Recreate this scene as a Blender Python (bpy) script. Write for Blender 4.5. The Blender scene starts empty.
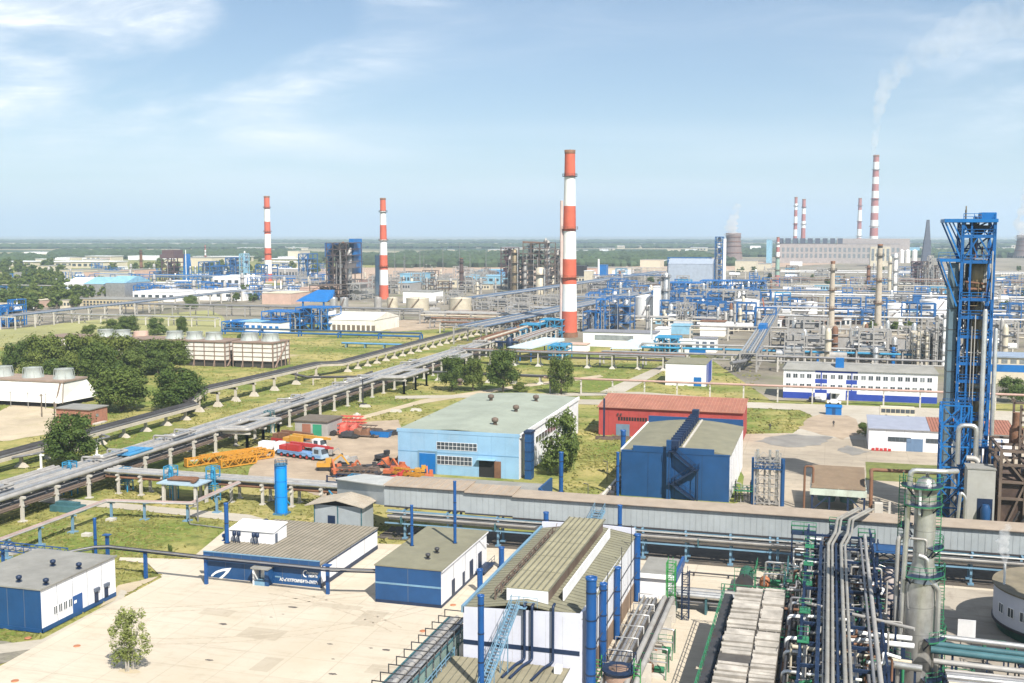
import bpy, math, random
from mathutils import Vector, Matrix
R = random.Random(11)
scn = bpy.context.scene
col = scn.collection
PI = math.pi

# ------------------------------------------------------------------ camera geometry (metres)
F, H, PSI, HOR = 1100.0, 50.0, math.radians(16.1), 234.0
PT = math.atan((341.5 - HOR) / F)
FW = (-math.sin(PSI), math.cos(PSI)); RT = (math.cos(PSI), math.sin(PSI))
FC = (FW[0]*math.cos(PT), FW[1]*math.cos(PT), -math.sin(PT))
UP = (FW[0]*math.sin(PT), FW[1]*math.sin(PT), math.cos(PT))
def ray(px, py):
    a, b = px - 512, 341.5 - py
    return (FC[0]*F + RT[0]*a + UP[0]*b, FC[1]*F + RT[1]*a + UP[1]*b, FC[2]*F + UP[2]*b)
def G(px, py, z=0.0):                       # point of the plane z under a line of sight
    d = ray(px, py); t = (z - H) / d[2]
    return (d[0]*t, d[1]*t)
def onY(px, py, Y):
    d = ray(px, py); t = Y / d[1]; return (d[0]*t, H + d[2]*t)
def onX(px, py, X):
    d = ray(px, py); t = X / d[0]; return (d[1]*t, H + d[2]*t)
def dep(x, y): return x*FW[0] + y*FW[1]
def ztop(px, py, x, y):                     # height of the point seen at (px,py) over ground point x,y
    d = ray(px, py); t = dep(x, y) / (d[0]*FW[0] + d[1]*FW[1]); return H + d[2]*t
def mpp(x, y): return dep(x, y) / F         # metres per pixel there

# ------------------------------------------------------------------ materials
def lin(r, g, b):
    f = lambda v: (v/255/12.92) if v <= 10 else ((v/255 + .055)/1.055)**2.4
    return (f(r), f(g), f(b))
MATS = {}
def mat(name, rgb, rough=.6, metal=0.0, var=.14, scale=.35, stain=0.0, stain_rgb=None, bump=0.0, bscale=3.0, world=False, spec=.4):
    if name in MATS: return MATS[name]
    m = bpy.data.materials.new(name); m.use_nodes = True
    nt = m.node_tree; N = nt.nodes; L = nt.links
    b = N['Principled BSDF']
    b.inputs['Roughness'].default_value = rough; b.inputs['Metallic'].default_value = metal
    b.inputs['Specular IOR Level'].default_value = spec
    if world:
        vec = N.new('ShaderNodeNewGeometry').outputs['Position']
    else:
        vec = N.new('ShaderNodeTexCoord').outputs['Object']
    n1 = N.new('ShaderNodeTexNoise'); n1.inputs['Scale'].default_value = scale; n1.inputs['Detail'].default_value = 6
    n1.inputs['Roughness'].default_value = .65
    L.new(vec, n1.inputs['Vector'])
    r1 = N.new('ShaderNodeMapRange'); r1.inputs['From Min'].default_value = .3; r1.inputs['From Max'].default_value = .7
    r1.inputs['To Min'].default_value = 1 - var*1.3; r1.inputs['To Max'].default_value = 1 + var
    L.new(n1.outputs['Fac'], r1.inputs['Value'])
    mx = N.new('ShaderNodeVectorMath'); mx.operation = 'SCALE'
    mx.inputs[0].default_value = rgb; L.new(r1.outputs['Result'], mx.inputs['Scale'])
    out = mx.outputs['Vector']
    if stain > 0:
        n2 = N.new('ShaderNodeTexNoise'); n2.inputs['Scale'].default_value = scale*1.7; n2.inputs['Detail'].default_value = 8
        n2.inputs['Roughness'].default_value = .75
        mp = N.new('ShaderNodeMapping'); mp.inputs['Location'].default_value = (31.7, 12.1, 5.5); mp.inputs['Scale'].default_value = (1, 1, .35)
        L.new(vec, mp.inputs['Vector']); L.new(mp.outputs['Vector'], n2.inputs['Vector'])
        r2 = N.new('ShaderNodeMapRange'); r2.inputs['From Min'].default_value = .5; r2.inputs['From Max'].default_value = .72
        r2.inputs['To Max'].default_value = stain
        L.new(n2.outputs['Fac'], r2.inputs['Value'])
        mm = N.new('ShaderNodeMix'); mm.data_type = 'RGBA'
        L.new(r2.outputs['Result'], mm.inputs['Factor']); L.new(out, mm.inputs[6])
        mm.inputs[7].default_value = (*(stain_rgb or (.18, .12, .08)), 1); out = mm.outputs[2]
    L.new(out, b.inputs['Base Color'])
    if bump > 0:
        n3 = N.new('ShaderNodeTexNoise'); n3.inputs['Scale'].default_value = bscale; n3.inputs['Detail'].default_value = 5
        L.new(vec, n3.inputs['Vector'])
        bp = N.new('ShaderNodeBump'); bp.inputs['Strength'].default_value = bump; bp.inputs['Distance'].default_value = .15
        L.new(n3.outputs['Fac'], bp.inputs['Height']); L.new(bp.outputs['Normal'], b.inputs['Normal'])
    MATS[name] = m
    return m
W_ = mat('white_cladding', (.74, .74, .76), .5, var=.06, stain=.25, stain_rgb=(.45, .40, .33))
GW = mat('greywhite_cladding', (.56, .57, .66), .5, var=.05, stain=.2, stain_rgb=(.38, .36, .36))
BL = mat('deep_blue_cladding', (.012, .062, .175), .45, var=.14, scale=.25, stain=.25, stain_rgb=(.035, .09, .19))
PBL = mat('blue_pipe_paint', (.010, .072, .24), .4, var=.15, stain=.3, stain_rgb=(.03, .07, .14))
NB = mat('navy_steel', (.012, .026, .065), .45, var=.25)
BR = mat('bright_blue_paint', (.008, .135, .40), .4, var=.12, stain=.2, stain_rgb=(.03, .1, .25))
CY = mat('tank_sky_blue', (.005, .22, .60), .35, var=.06)
LB = mat('light_blue_steel', (.15, .275, .385), .5, var=.15, stain=.3, stain_rgb=(.25, .22, .18))
PB = mat('pale_blue_panel', (.235, .40, .56), .6, var=.10, scale=.2, stain=.3, stain_rgb=(.42, .50, .56))
TL = mat('teal_steel', (.05, .13, .15), .5, var=.25)
GN = mat('green_rail_paint', (.03, .18, .085), .5, var=.3)
DG = mat('dark_green_steel', (.025, .10, .07), .5, var=.3)
DK = mat('dark_steel', (.045, .045, .05), .55, var=.3, stain=.4, stain_rgb=(.11, .06, .035))
BK = mat('black_bitumen_pipe', (.05, .046, .045), .6, var=.25)
RU = mat('rusty_steel', (.19, .095, .055), .75, var=.3, stain=.5, stain_rgb=(.09, .05, .035))
BN = mat('brown_steelwork', (.13, .095, .075), .7, var=.3, stain=.5, stain_rgb=(.22, .17, .13))
SV = mat('aluminium_jacket', (.60, .59, .57), .38, .75, var=.14, scale=.6, stain=.35, stain_rgb=(.33, .29, .24))
SG = mat('weathered_grey_pipe', (.36, .345, .325), .55, .2, var=.18, stain=.45, stain_rgb=(.22, .17, .14))
SD = mat('dull_zinc', (.22, .22, .23), .5, .3, var=.2, stain=.4, stain_rgb=(.14, .10, .08))
VS = mat('golden_vessel_jacket', (.24, .185, .11), .45, .55, var=.25, stain=.5, stain_rgb=(.16, .11, .07))
CT = mat('cream_vessel', (.55, .49, .38), .5, .2, var=.14, stain=.3, stain_rgb=(.3, .22, .15))
CO = mat('concrete_post', (.50, .47, .42), .85, var=.14, stain=.3, stain_rgb=(.3, .26, .22))
WH = mat('white_paint', (.80, .80, .79), .45, var=.05, stain=.12, stain_rgb=(.5, .47, .42))
RF = mat('olive_roof_felt', (.205, .195, .135), .9, var=.13, scale=.3, stain=.5, stain_rgb=(.16, .155, .12), bump=.3)
RO = mat('grey_roof_felt', (.25, .245, .225), .9, var=.15, scale=.25, stain=.5, stain_rgb=(.17, .16, .14), bump=.3)
RG = mat('green_grey_roof', (.29, .32, .265), .9, var=.12, scale=.12, stain=.55, stain_rgb=(.22, .235, .19), bump=.2)
RR = mat('rust_red_roof', (.33, .135, .09), .7, var=.14, stain=.35, stain_rgb=(.30, .17, .12))
RD = mat('red_wall', (.36, .055, .05), .7, var=.14, stain=.3, stain_rgb=(.27, .08, .06))
BC = mat('brick_red', (.33, .15, .10), .85, var=.2, scale=1.2, stain=.4, stain_rgb=(.40, .24, .18))
TN = mat('tan_gallery_roof', (.335, .275, .215), .7, var=.12, stain=.45, stain_rgb=(.26, .19, .13))
GC = mat('gallery_grey_cladding', (.34, .37, .385), .55, .1, var=.09, stain=.3, stain_rgb=(.26, .26, .25))
GL = mat('window_glass', (.055, .07, .085), .12, .0, var=.25, spec=.8)
GLL = mat('window_glass_pale', (.20, .22, .23), .2, var=.3, spec=.8)
BLK = mat('dark_opening', (.018, .017, .017), .9, var=.2)
OR = mat('crane_orange', (.46, .125, .05), .5, var=.16, stain=.2)
YE = mat('crane_yellow', (.52, .27, .04), .45, var=.12, stain=.2)
RE = mat('crane_red', (.42, .04, .04), .45, var=.16, stain=.2)
TY = mat('tyre_rubber', (.03, .03, .03), .85, var=.15)
STR_R = mat('chimney_red', (.54, .115, .065), .7, var=.16, scale=.12, stain=.45, stain_rgb=(.42, .12, .08))
STR_W = mat('chimney_white', (.74, .73, .71), .7, var=.07, scale=.12, stain=.3, stain_rgb=(.55, .5, .46))
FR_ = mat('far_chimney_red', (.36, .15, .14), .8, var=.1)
PK = mat('pink_render', (.52, .36, .29), .85, var=.10, stain=.3, stain_rgb=(.42, .3, .24))
CR = mat('cream_render', (.56, .50, .38), .85, var=.08, stain=.3, stain_rgb=(.42, .36, .28))
GYB = mat('grey_block', (.33, .32, .31), .85, var=.12, stain=.3)
BRK = mat('bark', (.16, .13, .10), .9, var=.3, scale=2)
BIR = mat('pale_bark', (.45, .42, .37), .8, var=.3, scale=3)

def leafmat(name, a, b):
    m = bpy.data.materials.new(name); m.use_nodes = True
    nt = m.node_tree; N = nt.nodes; L = nt.links; bs = N['Principled BSDF']
    bs.inputs['Roughness'].default_value = .65; bs.inputs['Specular IOR Level'].default_value = .25
    g = N.new('ShaderNodeNewGeometry'); oi = N.new('ShaderNodeObjectInfo')
    tc = N.new('ShaderNodeTexCoord'); nz = N.new('ShaderNodeTexNoise'); nz.inputs['Scale'].default_value = .5
    L.new(tc.outputs['Object'], nz.inputs['Vector'])
    ad = N.new('ShaderNodeMath'); ad.operation = 'MULTIPLY_ADD'; ad.inputs[1].default_value = .26
    L.new(g.outputs['Random Per Island'], ad.inputs[0])
    sub = N.new('ShaderNodeMath'); sub.operation = 'MULTIPLY_ADD'; sub.inputs[1].default_value = 1.2; sub.inputs[2].default_value = -.26
    L.new(nz.outputs['Fac'], sub.inputs[0]); L.new(sub.outputs[0], ad.inputs[2])
    mx = N.new('ShaderNodeMix'); mx.data_type = 'RGBA'; mx.inputs[6].default_value = (*a, 1); mx.inputs[7].default_value = (*b, 1)
    L.new(ad.outputs[0], mx.inputs['Factor'])
    hs = N.new('ShaderNodeHueSaturation')
    mr = N.new('ShaderNodeMapRange'); mr.inputs['To Min'].default_value = .8; mr.inputs['To Max'].default_value = 1.2
    L.new(oi.outputs['Random'], mr.inputs['Value']); mh = N.new('ShaderNodeMapRange'); mh.inputs['To Min'].default_value = .515; mh.inputs['To Max'].default_value = .475; L.new(oi.outputs['Random'], mh.inputs['Value']); L.new(mh.outputs['Result'], hs.inputs['Hue']); L.new(mr.outputs['Result'], hs.inputs['Value'])
    L.new(mx.outputs[2], hs.inputs['Color']); L.new(hs.outputs['Color'], bs.inputs['Base Color'])
    tr = N.new('ShaderNodeBsdfTranslucent'); L.new(hs.outputs['Color'], tr.inputs['Color'])
    ms = N.new('ShaderNodeMixShader'); ms.inputs[0].default_value = .25
    L.new(bs.outputs[0], ms.inputs[1]); L.new(tr.outputs[0], ms.inputs[2])
    L.new(ms.outputs[0], N['Material Output'].inputs['Surface'])
    return m
LF1 = leafmat('leaf_dark', (.036, .068, .013), (.165, .215, .045))
LF2 = leafmat('leaf_mid', (.05, .09, .018), (.19, .245, .06))
LF3 = leafmat('leaf_pale', (.10, .14, .035), (.27, .32, .10))

# ------------------------------------------------------------------ mesh builder
class MB:
    def __init__(s): s.v = []; s.f = []; s.m = []; s.sm = []
    def add(s, vs, fs, m=0, smooth=False):
        o = len(s.v); s.v += [tuple(p) for p in vs]
        for f in fs: s.f.append([o + i for i in f]); s.m.append(m); s.sm.append(smooth)
        return s
    def box(s, x0, y0, z0, x1, y1, z1, m=0):
        if x0 > x1: x0, x1 = x1, x0
        if y0 > y1: y0, y1 = y1, y0
        if z0 > z1: z0, z1 = z1, z0
        v = [(x0,y0,z0),(x1,y0,z0),(x1,y1,z0),(x0,y1,z0),(x0,y0,z1),(x1,y0,z1),(x1,y1,z1),(x0,y1,z1)]
        return s.add(v, [(0,3,2,1),(4,5,6,7),(0,1,5,4),(1,2,6,5),(2,3,7,6),(3,0,4,7)], m)
    def cbox(s, cx, cy, z0, wx, wy, h, m=0): return s.box(cx-wx/2, cy-wy/2, z0, cx+wx/2, cy+wy/2, z0+h, m)
    def hexa(s, lo, hi, m=0):               # two loops of 4 points
        return s.add(list(lo)+list(hi), [(0,3,2,1),(4,5,6,7),(0,1,5,4),(1,2,6,5),(2,3,7,6),(3,0,4,7)], m)
    def beam(s, p, q, w, h=None, m=0):
        h = h or w; p = Vector(p); q = Vector(q); d = q - p
        if d.length < 1e-6: return s
        d.normalize(); u = Vector((0,0,1)) if abs(d.z) < .95 else Vector((0,1,0))
        a = d.cross(u).normalized(); b = a.cross(d).normalized()
        o = [a*(sx*w/2) + b*(sy*h/2) for sx, sy in ((-1,-1),(1,-1),(1,1),(-1,1))]
        return s.hexa([p+k for k in o], [q+k for k in o], m)
    def path(s, pts, r, n=8, m=0, caps=True):
        P = [Vector(p) for p in pts]; k = len(P)
        rings = []
        d0 = (P[1]-P[0]).normalized(); u = Vector((0,0,1)) if abs(d0.z) < .9 else Vector((1,0,0))
        a = d0.cross(u).normalized()
        for i in range(k):
            if i == 0: t = (P[1]-P[0]).normalized(); sc = 1; din = t
            elif i == k-1: t = (P[-1]-P[-2]).normalized(); sc = 1; din = t
            else:
                d1 = (P[i]-P[i-1]).normalized(); d2 = (P[i+1]-P[i]).normalized(); t = (d1+d2)
                t = t.normalized() if t.length > 1e-5 else d1; din = d1
            if i > 0:                        # transport the frame
                a = a - din*a.dot(din)
                if a.length < 1e-4: a = din.orthogonal()
                a.normalize()
            b = din.cross(a).normalized()
            ring = []
            for j in range(n):
                an = 2*PI*j/n; o = (a*math.cos(an) + b*math.sin(an))*r
                den = t.dot(din); o = o - din*(o.dot(t)/den if abs(den) > .2 else 0)
                ring.append(P[i]+o)
            rings.append(ring)
            if 0 < i < k-1:
                d2 = (P[i+1]-P[i]).normalized(); q = din.rotation_difference(d2); a = q @ a
        v = [p for rg in rings for p in rg]; f = []
        for i in range(k-1):
            for j in range(n):
                f.append((i*n+j, i*n+(j+1)%n, (i+1)*n+(j+1)%n, (i+1)*n+j))
        s.add(v, f, m, n > 5)
        if caps: s.add([*rings[0], *rings[-1]], [tuple(reversed(range(n))), tuple(range(n, 2*n))], m)
        return s
    def tube(s, p, q, r, n=8, m=0): return s.path([p, q], r, n, m)
    def bends(s, pts, r, n=8, m=0, br=None): # pipe with rounded elbows
        br = br or r*2.2; P = [Vector(p) for p in pts]; o = [P[0]]
        for i in range(1, len(P)-1):
            a = (P[i-1]-P[i]); b = (P[i+1]-P[i]); k = min(br, a.length*.45, b.length*.45)
            A = P[i]+a.normalized()*k; B = P[i]+b.normalized()*k
            for t in (0, .33, .67, 1): o.append(A*(1-t)**2 + P[i]*2*t*(1-t) + B*t*t)
        o.append(P[-1]); return s.path(o, r, n, m)
    def lathe(s, cx, cy, prof, n=24, m=0, smooth=True, caps=True, a0=0, a1=2*PI):
        full = abs(a1-a0-2*PI) < 1e-6; nn = n if full else n+1
        v = []; f = []
        for r, z in prof:
            for j in range(nn):
                an = a0+(a1-a0)*j/n; v.append((cx+r*math.cos(an), cy+r*math.sin(an), z))
        for i in range(len(prof)-1):
            for j in range(n):
                k = (j+1) % nn; f.append((i*nn+j, i*nn+k, (i+1)*nn+k, (i+1)*nn+j))
        s.add(v, f, m, smooth)
        if caps and full:
            for i, rv in ((0, True), (len(prof)-1, False)):
                if prof[i][0] > 1e-3:
                    ids = list(range(n)); s.add(v[i*nn:i*nn+n], [tuple(reversed(ids)) if rv else tuple(ids)], m)
        return s
    def hpipe(s, x0, x1, y, z, r, n=10, m=0): return s.tube((x0,y,z), (x1,y,z), r, n, m)
    def prism(s, poly, z0, z1, m=0):
        n = len(poly); ar = sum(poly[i][0]*poly[(i+1)%n][1]-poly[(i+1)%n][0]*poly[i][1] for i in range(n))
        if ar < 0: poly = list(reversed(poly))
        v = [(x,y,z0) for x,y in poly]+[(x,y,z1) for x,y in poly]
        f = [tuple(reversed(range(n))), tuple(range(n,2*n))]+[(i,(i+1)%n,n+(i+1)%n,n+i) for i in range(n)]
        return s.add(v, f, m)
    def quad(s, a, b, c, d, m=0): return s.add([a,b,c,d], [(0,1,2,3)], m)
    def rail(s, pts, h=1.1, m=0, w=.05, closed=False):   # handrail with posts
        P = [Vector(p) for p in pts]
        if closed: P.append(P[0])
        for i in range(len(P)-1):
            for k in (h, h*.55): s.beam(P[i]+Vector((0,0,k)), P[i+1]+Vector((0,0,k)), w, w, m)
            n = max(1, int((P[i+1]-P[i]).length/1.4))
            for j in range(n+1):
                p = P[i].lerp(P[i+1], j/n); s.beam(p, p+Vector((0,0,h)), w, w, m)
        return s
    def build(s, name, mats, parent=None, loc=None, rot=0):
        if not isinstance(mats, (list, tuple)): mats = [mats]
        o = (0,0,0)
        if parent is not None:
            q = parent
            while q is not None: o = tuple(o[i]+q.location[i] for i in range(3)); q = q.parent
        elif loc is not None: o = loc
        me = bpy.data.meshes.new(name)
        me.from_pydata([(x-o[0], y-o[1], z-o[2]) for x,y,z in s.v], [], s.f)
        for mm in mats: me.materials.append(mm)
        me.polygons.foreach_set('material_index', s.m); me.polygons.foreach_set('use_smooth', s.sm)
        me.update()
        ob = bpy.data.objects.new(name, me); col.objects.link(ob)
        if parent is not None: ob.parent = parent
        elif loc is not None: ob.location = loc
        return ob
def setp(o, label=None, cat=None, group=None, kind=None):
    if label: o['label'] = label
    if cat: o['category'] = cat
    if group: o['group'] = group
    if kind: o['kind'] = kind
    return o
def thing(name, label, cat, loc=(0,0,0), group=None):
    o = bpy.data.objects.new(name, None); o.empty_display_size = .3; col.objects.link(o)
    o.location = (loc[0], loc[1], loc[2] if len(loc) > 2 else 0)
    return setp(o, label, cat, group)
def one(mb, name, mats, label, cat, loc, group=None):   # a thing that is one mesh
    l = (loc[0], loc[1], loc[2] if len(loc) > 2 else 0)
    return setp(mb.build(name, mats, None, l), label, cat, group)
def structure(mb, name, mats): return setp(mb.build(name, mats), kind='structure')
def kids(o): return [c for c in list(o.children)]
def dup(root, loc, label=None, group=None, rotz=None, scale=None):
    r = root.copy(); col.objects.link(r); r.location = (loc[0], loc[1], loc[2] if len(loc) > 2 else 0)
    if rotz is not None: r.rotation_euler = (0,0,rotz)
    if scale is not None: r.scale = scale if isinstance(scale, (tuple, list)) else (scale,)*3
    if label: r['label'] = label
    if group: r['group'] = group
    for ch in kids(root):
        c = ch.copy(); col.objects.link(c); c.parent = r
        for g in kids(ch):
            d = g.copy(); col.objects.link(d); d.parent = c
    return r
def copy_part(o, off):                       # another part of the same shape on the same thing
    c = o.copy(); col.objects.link(c); c.parent = o.parent
    c.location = (o.location[0]+off[0], o.location[1]+off[1], o.location[2]+(off[2] if len(off) > 2 else 0)); return c

# ------------------------------------------------------------------ camera, sun, sky, haze
cam = bpy.data.cameras.new('camera'); co = bpy.data.objects.new('camera', cam); col.objects.link(co)
cam.sensor_width = 36; cam.lens = 36*F/1024; cam.clip_start = 1; cam.clip_end = 80000
co.location = (0, 0, H); co.rotation_euler = (PI/2-PT, 0, PSI); scn.camera = co
SUN_EL, SH = math.radians(46), math.radians(41)          # shadows fall 41 degrees left of +Y
sd = bpy.data.lights.new('sun', 'SUN'); sd.energy = 4.9; sd.angle = math.radians(.5); sd.color = (1, .95, .86)
so = bpy.data.objects.new('sun', sd); col.objects.link(so)
tosun = Vector((math.sin(SH)*math.cos(SUN_EL), -math.cos(SH)*math.cos(SUN_EL), math.sin(SUN_EL)))
so.rotation_euler = tosun.to_track_quat('Z', 'Y').to_euler(); so.location = (0, 0, 300)
wd = bpy.data.worlds.new('World'); scn.world = wd; wd.use_nodes = True
nt = wd.node_tree; N = nt.nodes; L = nt.links
bg = N['Background']; sky = N.new('ShaderNodeTexSky'); sky.sky_type = 'NISHITA'; sky.sun_disc = False
sky.sun_elevation = SUN_EL; sky.sun_rotation = math.atan2(tosun.x, tosun.y)
sky.air_density = 1.0; sky.dust_density = .1; sky.ozone_density = 3.4; sky.altitude = 60
bg.inputs['Strength'].default_value = .064
tc = N.new('ShaderNodeTexCoord'); sx = N.new('ShaderNodeSeparateXYZ'); L.new(tc.outputs['Generated'], sx.inputs[0])
def M(op, a, b=None, c=None, clamp=False):
    n = N.new('ShaderNodeMath'); n.operation = op; n.use_clamp = clamp
    for i, q in enumerate((a, b, c)):
        if q is None: continue
        if isinstance(q, (int, float)): n.inputs[i].default_value = q
        else: L.new(q, n.inputs[i])
    return n.outputs[0]
def ramp(v, a, b): 
    n = N.new('ShaderNodeMapRange'); n.interpolation_type = 'SMOOTHSTEP'
    n.inputs['From Min'].default_value = a; n.inputs['From Max'].default_value = b; L.new(v, n.inputs['Value']); return n.outputs['Result']
zz = M('MAXIMUM', sx.outputs['Z'], .03)
# direction in the sky as azimuth u and height v about the works' axis, then streaky cirrus
fx = M('ADD', M('MULTIPLY', sx.outputs['X'], RT[0]), M('MULTIPLY', sx.outputs['Y'], RT[1]))
fy = M('ADD', M('MULTIPLY', sx.outputs['X'], FW[0]), M('MULTIPLY', sx.outputs['Y'], FW[1]))
fd = M('MAXIMUM', fy, .05); cu = M('DIVIDE', fx, fd); cv = M('DIVIDE', sx.outputs['Z'], fd)
cb = N.new('ShaderNodeCombineXYZ'); L.new(cu, cb.inputs[0]); L.new(cv, cb.inputs[1])
def cloud(rot, sc, loc, scale, rough, dist, lo, hi):
    mp = N.new('ShaderNodeMapping'); mp.inputs['Rotation'].default_value = (0, 0, math.radians(rot)); mp.inputs['Scale'].default_value = sc
    mp.inputs['Location'].default_value = loc; L.new(cb.outputs[0], mp.inputs['Vector'])
    nz = N.new('ShaderNodeTexNoise'); nz.inputs['Scale'].default_value = scale; nz.inputs['Detail'].default_value = 9; nz.inputs['Roughness'].default_value = rough
    nz.inputs['Distortion'].default_value = dist; L.new(mp.outputs[0], nz.inputs['Vector']); return ramp(nz.outputs['Fac'], lo, hi)
big = cloud(-20, (1.0, 3.2, 1), (.9, .35, 0), 2.6, .55, .5, .42, .66)
fine = cloud(-24, (1.5, 8, 1), (4.2, 1.1, 0), 4.5, .62, .9, .36, .74)
azm = M('ADD', ramp(cu, .0, -.30), M('MULTIPLY', ramp(cu, .30, .48), .5))
c1 = M('MULTIPLY', M('MULTIPLY', M('MULTIPLY', big, M('ADD', M('MULTIPLY', fine, 1.0), .5)), M('ADD', azm, .10)), ramp(cv, .045, .12))
c2 = M('MULTIPLY', M('MULTIPLY', cloud(-2, (1, 9, 1), (1.3, 2.2, 0), 2.4, .5, .3, .40, .68), ramp(cv, .11, .06)), .38)
cf = M('ADD', c1, c2, clamp=True)
mx = N.new('ShaderNodeMix'); mx.data_type = 'RGBA'; L.new(cf, mx.inputs['Factor']); L.new(sky.outputs[0], mx.inputs[6]); mx.inputs[7].default_value = (11, 11.2, 11.4, 1)
L.new(mx.outputs[2], bg.inputs['Color'])
vs = scn.view_settings; vs.view_transform = 'Standard'; vs.look = 'None'; vs.exposure = .78; vs.gamma = 1; vs.use_curve_mapping = False
hz = MB().box(-30000, -3000, -1.0, 30000, 36000, 560)
hm = bpy.data.materials.new('haze_air'); hm.use_nodes = True; ht = hm.node_tree
ht.nodes.remove(ht.nodes['Principled BSDF']); pv = ht.nodes.new('ShaderNodeVolumePrincipled')
pv.inputs['Color'].default_value = (.64, .80, 1, 1); pv.inputs['Density'].default_value = 1.15e-4; pv.inputs['Anisotropy'].default_value = .1
ht.links.new(pv.outputs[0], ht.nodes['Material Output'].inputs['Volume'])
ho = hz.build('haze', hm); setp(ho, kind='stuff')
try: hm.cycles.homogeneous_volume = True
except Exception: pass
cy = scn.cycles
cy.use_denoising = True; cy.max_bounces = 6; cy.diffuse_bounces = 3; cy.glossy_bounces = 3; cy.transparent_max_bounces = 12; cy.volume_bounces = 3
cy.use_adaptive_sampling = True; cy.adaptive_threshold = .015; cy.caustics_reflective = False; cy.caustics_refractive = False
cy.sample_clamp_indirect = 6
# ------------------------------------------------------------------ ground
def groundmat():
    m = bpy.data.materials.new('grass_ground'); m.use_nodes = True
    nt = m.node_tree; N = nt.nodes; L = nt.links; b = N['Principled BSDF']; b.inputs['Roughness'].default_value = .95
    b.inputs['Specular IOR Level'].default_value = .1
    g = N.new('ShaderNodeNewGeometry').outputs['Position']
    def noise(s, d=6, r=.6, loc=(0,0,0), sc=(1,1,1)):
        mp = N.new('ShaderNodeMapping'); mp.inputs['Location'].default_value = loc; mp.inputs['Scale'].default_value = sc
        L.new(g, mp.inputs['Vector']); n = N.new('ShaderNodeTexNoise'); n.inputs['Scale'].default_value = s
        n.inputs['Detail'].default_value = d; n.inputs['Roughness'].default_value = r; L.new(mp.outputs[0], n.inputs['Vector']); return n.outputs['Fac']
    def rmp(v, a, b_):
        n = N.new('ShaderNodeMapRange'); n.inputs['From Min'].default_value = a; n.inputs['From Max'].default_value = b_; L.new(v, n.inputs['Value']); return n.outputs['Result']
    def mix(f, a, b_):
        n = N.new('ShaderNodeMix'); n.data_type = 'RGBA'; L.new(f, n.inputs['Factor'])
        for s, k in ((a, 6), (b_, 7)):
            if isinstance(s, tuple): n.inputs[k].default_value = (*s, 1)
            else: L.new(s, n.inputs[k])
        return n.outputs[2]
    green = mix(rmp(noise(.9, 8, .7), .3, .7), (.09, .128, .028), (.20, .235, .055))
    dry = mix(rmp(noise(1.3, 8, .7, (9, 4, 0)), .3, .7), (.27, .235, .08), (.43, .36, .15))
    near = mix(rmp(noise(.035, 9, .68, (3, 8, 1)), .43, .60), green, dry)
    near = mix(rmp(noise(.22, 7, .75, (7, 1, 4)), .52, .68), near, (.075, .095, .025))
    near = mix(rmp(noise(.013, 6, .6, (2, 9, 0), (1, 1, 1)), .55, .70), near, (.36, .29, .13))
    bare = mix(rmp(noise(.05, 9, .72, (40, 11, 3)), .62, .72), near, (.42, .34, .22))
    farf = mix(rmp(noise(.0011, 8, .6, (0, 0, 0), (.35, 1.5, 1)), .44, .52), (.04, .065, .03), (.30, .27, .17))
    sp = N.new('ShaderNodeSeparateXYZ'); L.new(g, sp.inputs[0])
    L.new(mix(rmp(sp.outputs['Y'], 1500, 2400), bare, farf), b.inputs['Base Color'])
    return m
structure(MB().quad((-29000,-2900,0),(29000,-2900,0),(29000,35900,0),(-29000,35900,0)), 'ground', groundmat())

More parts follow.
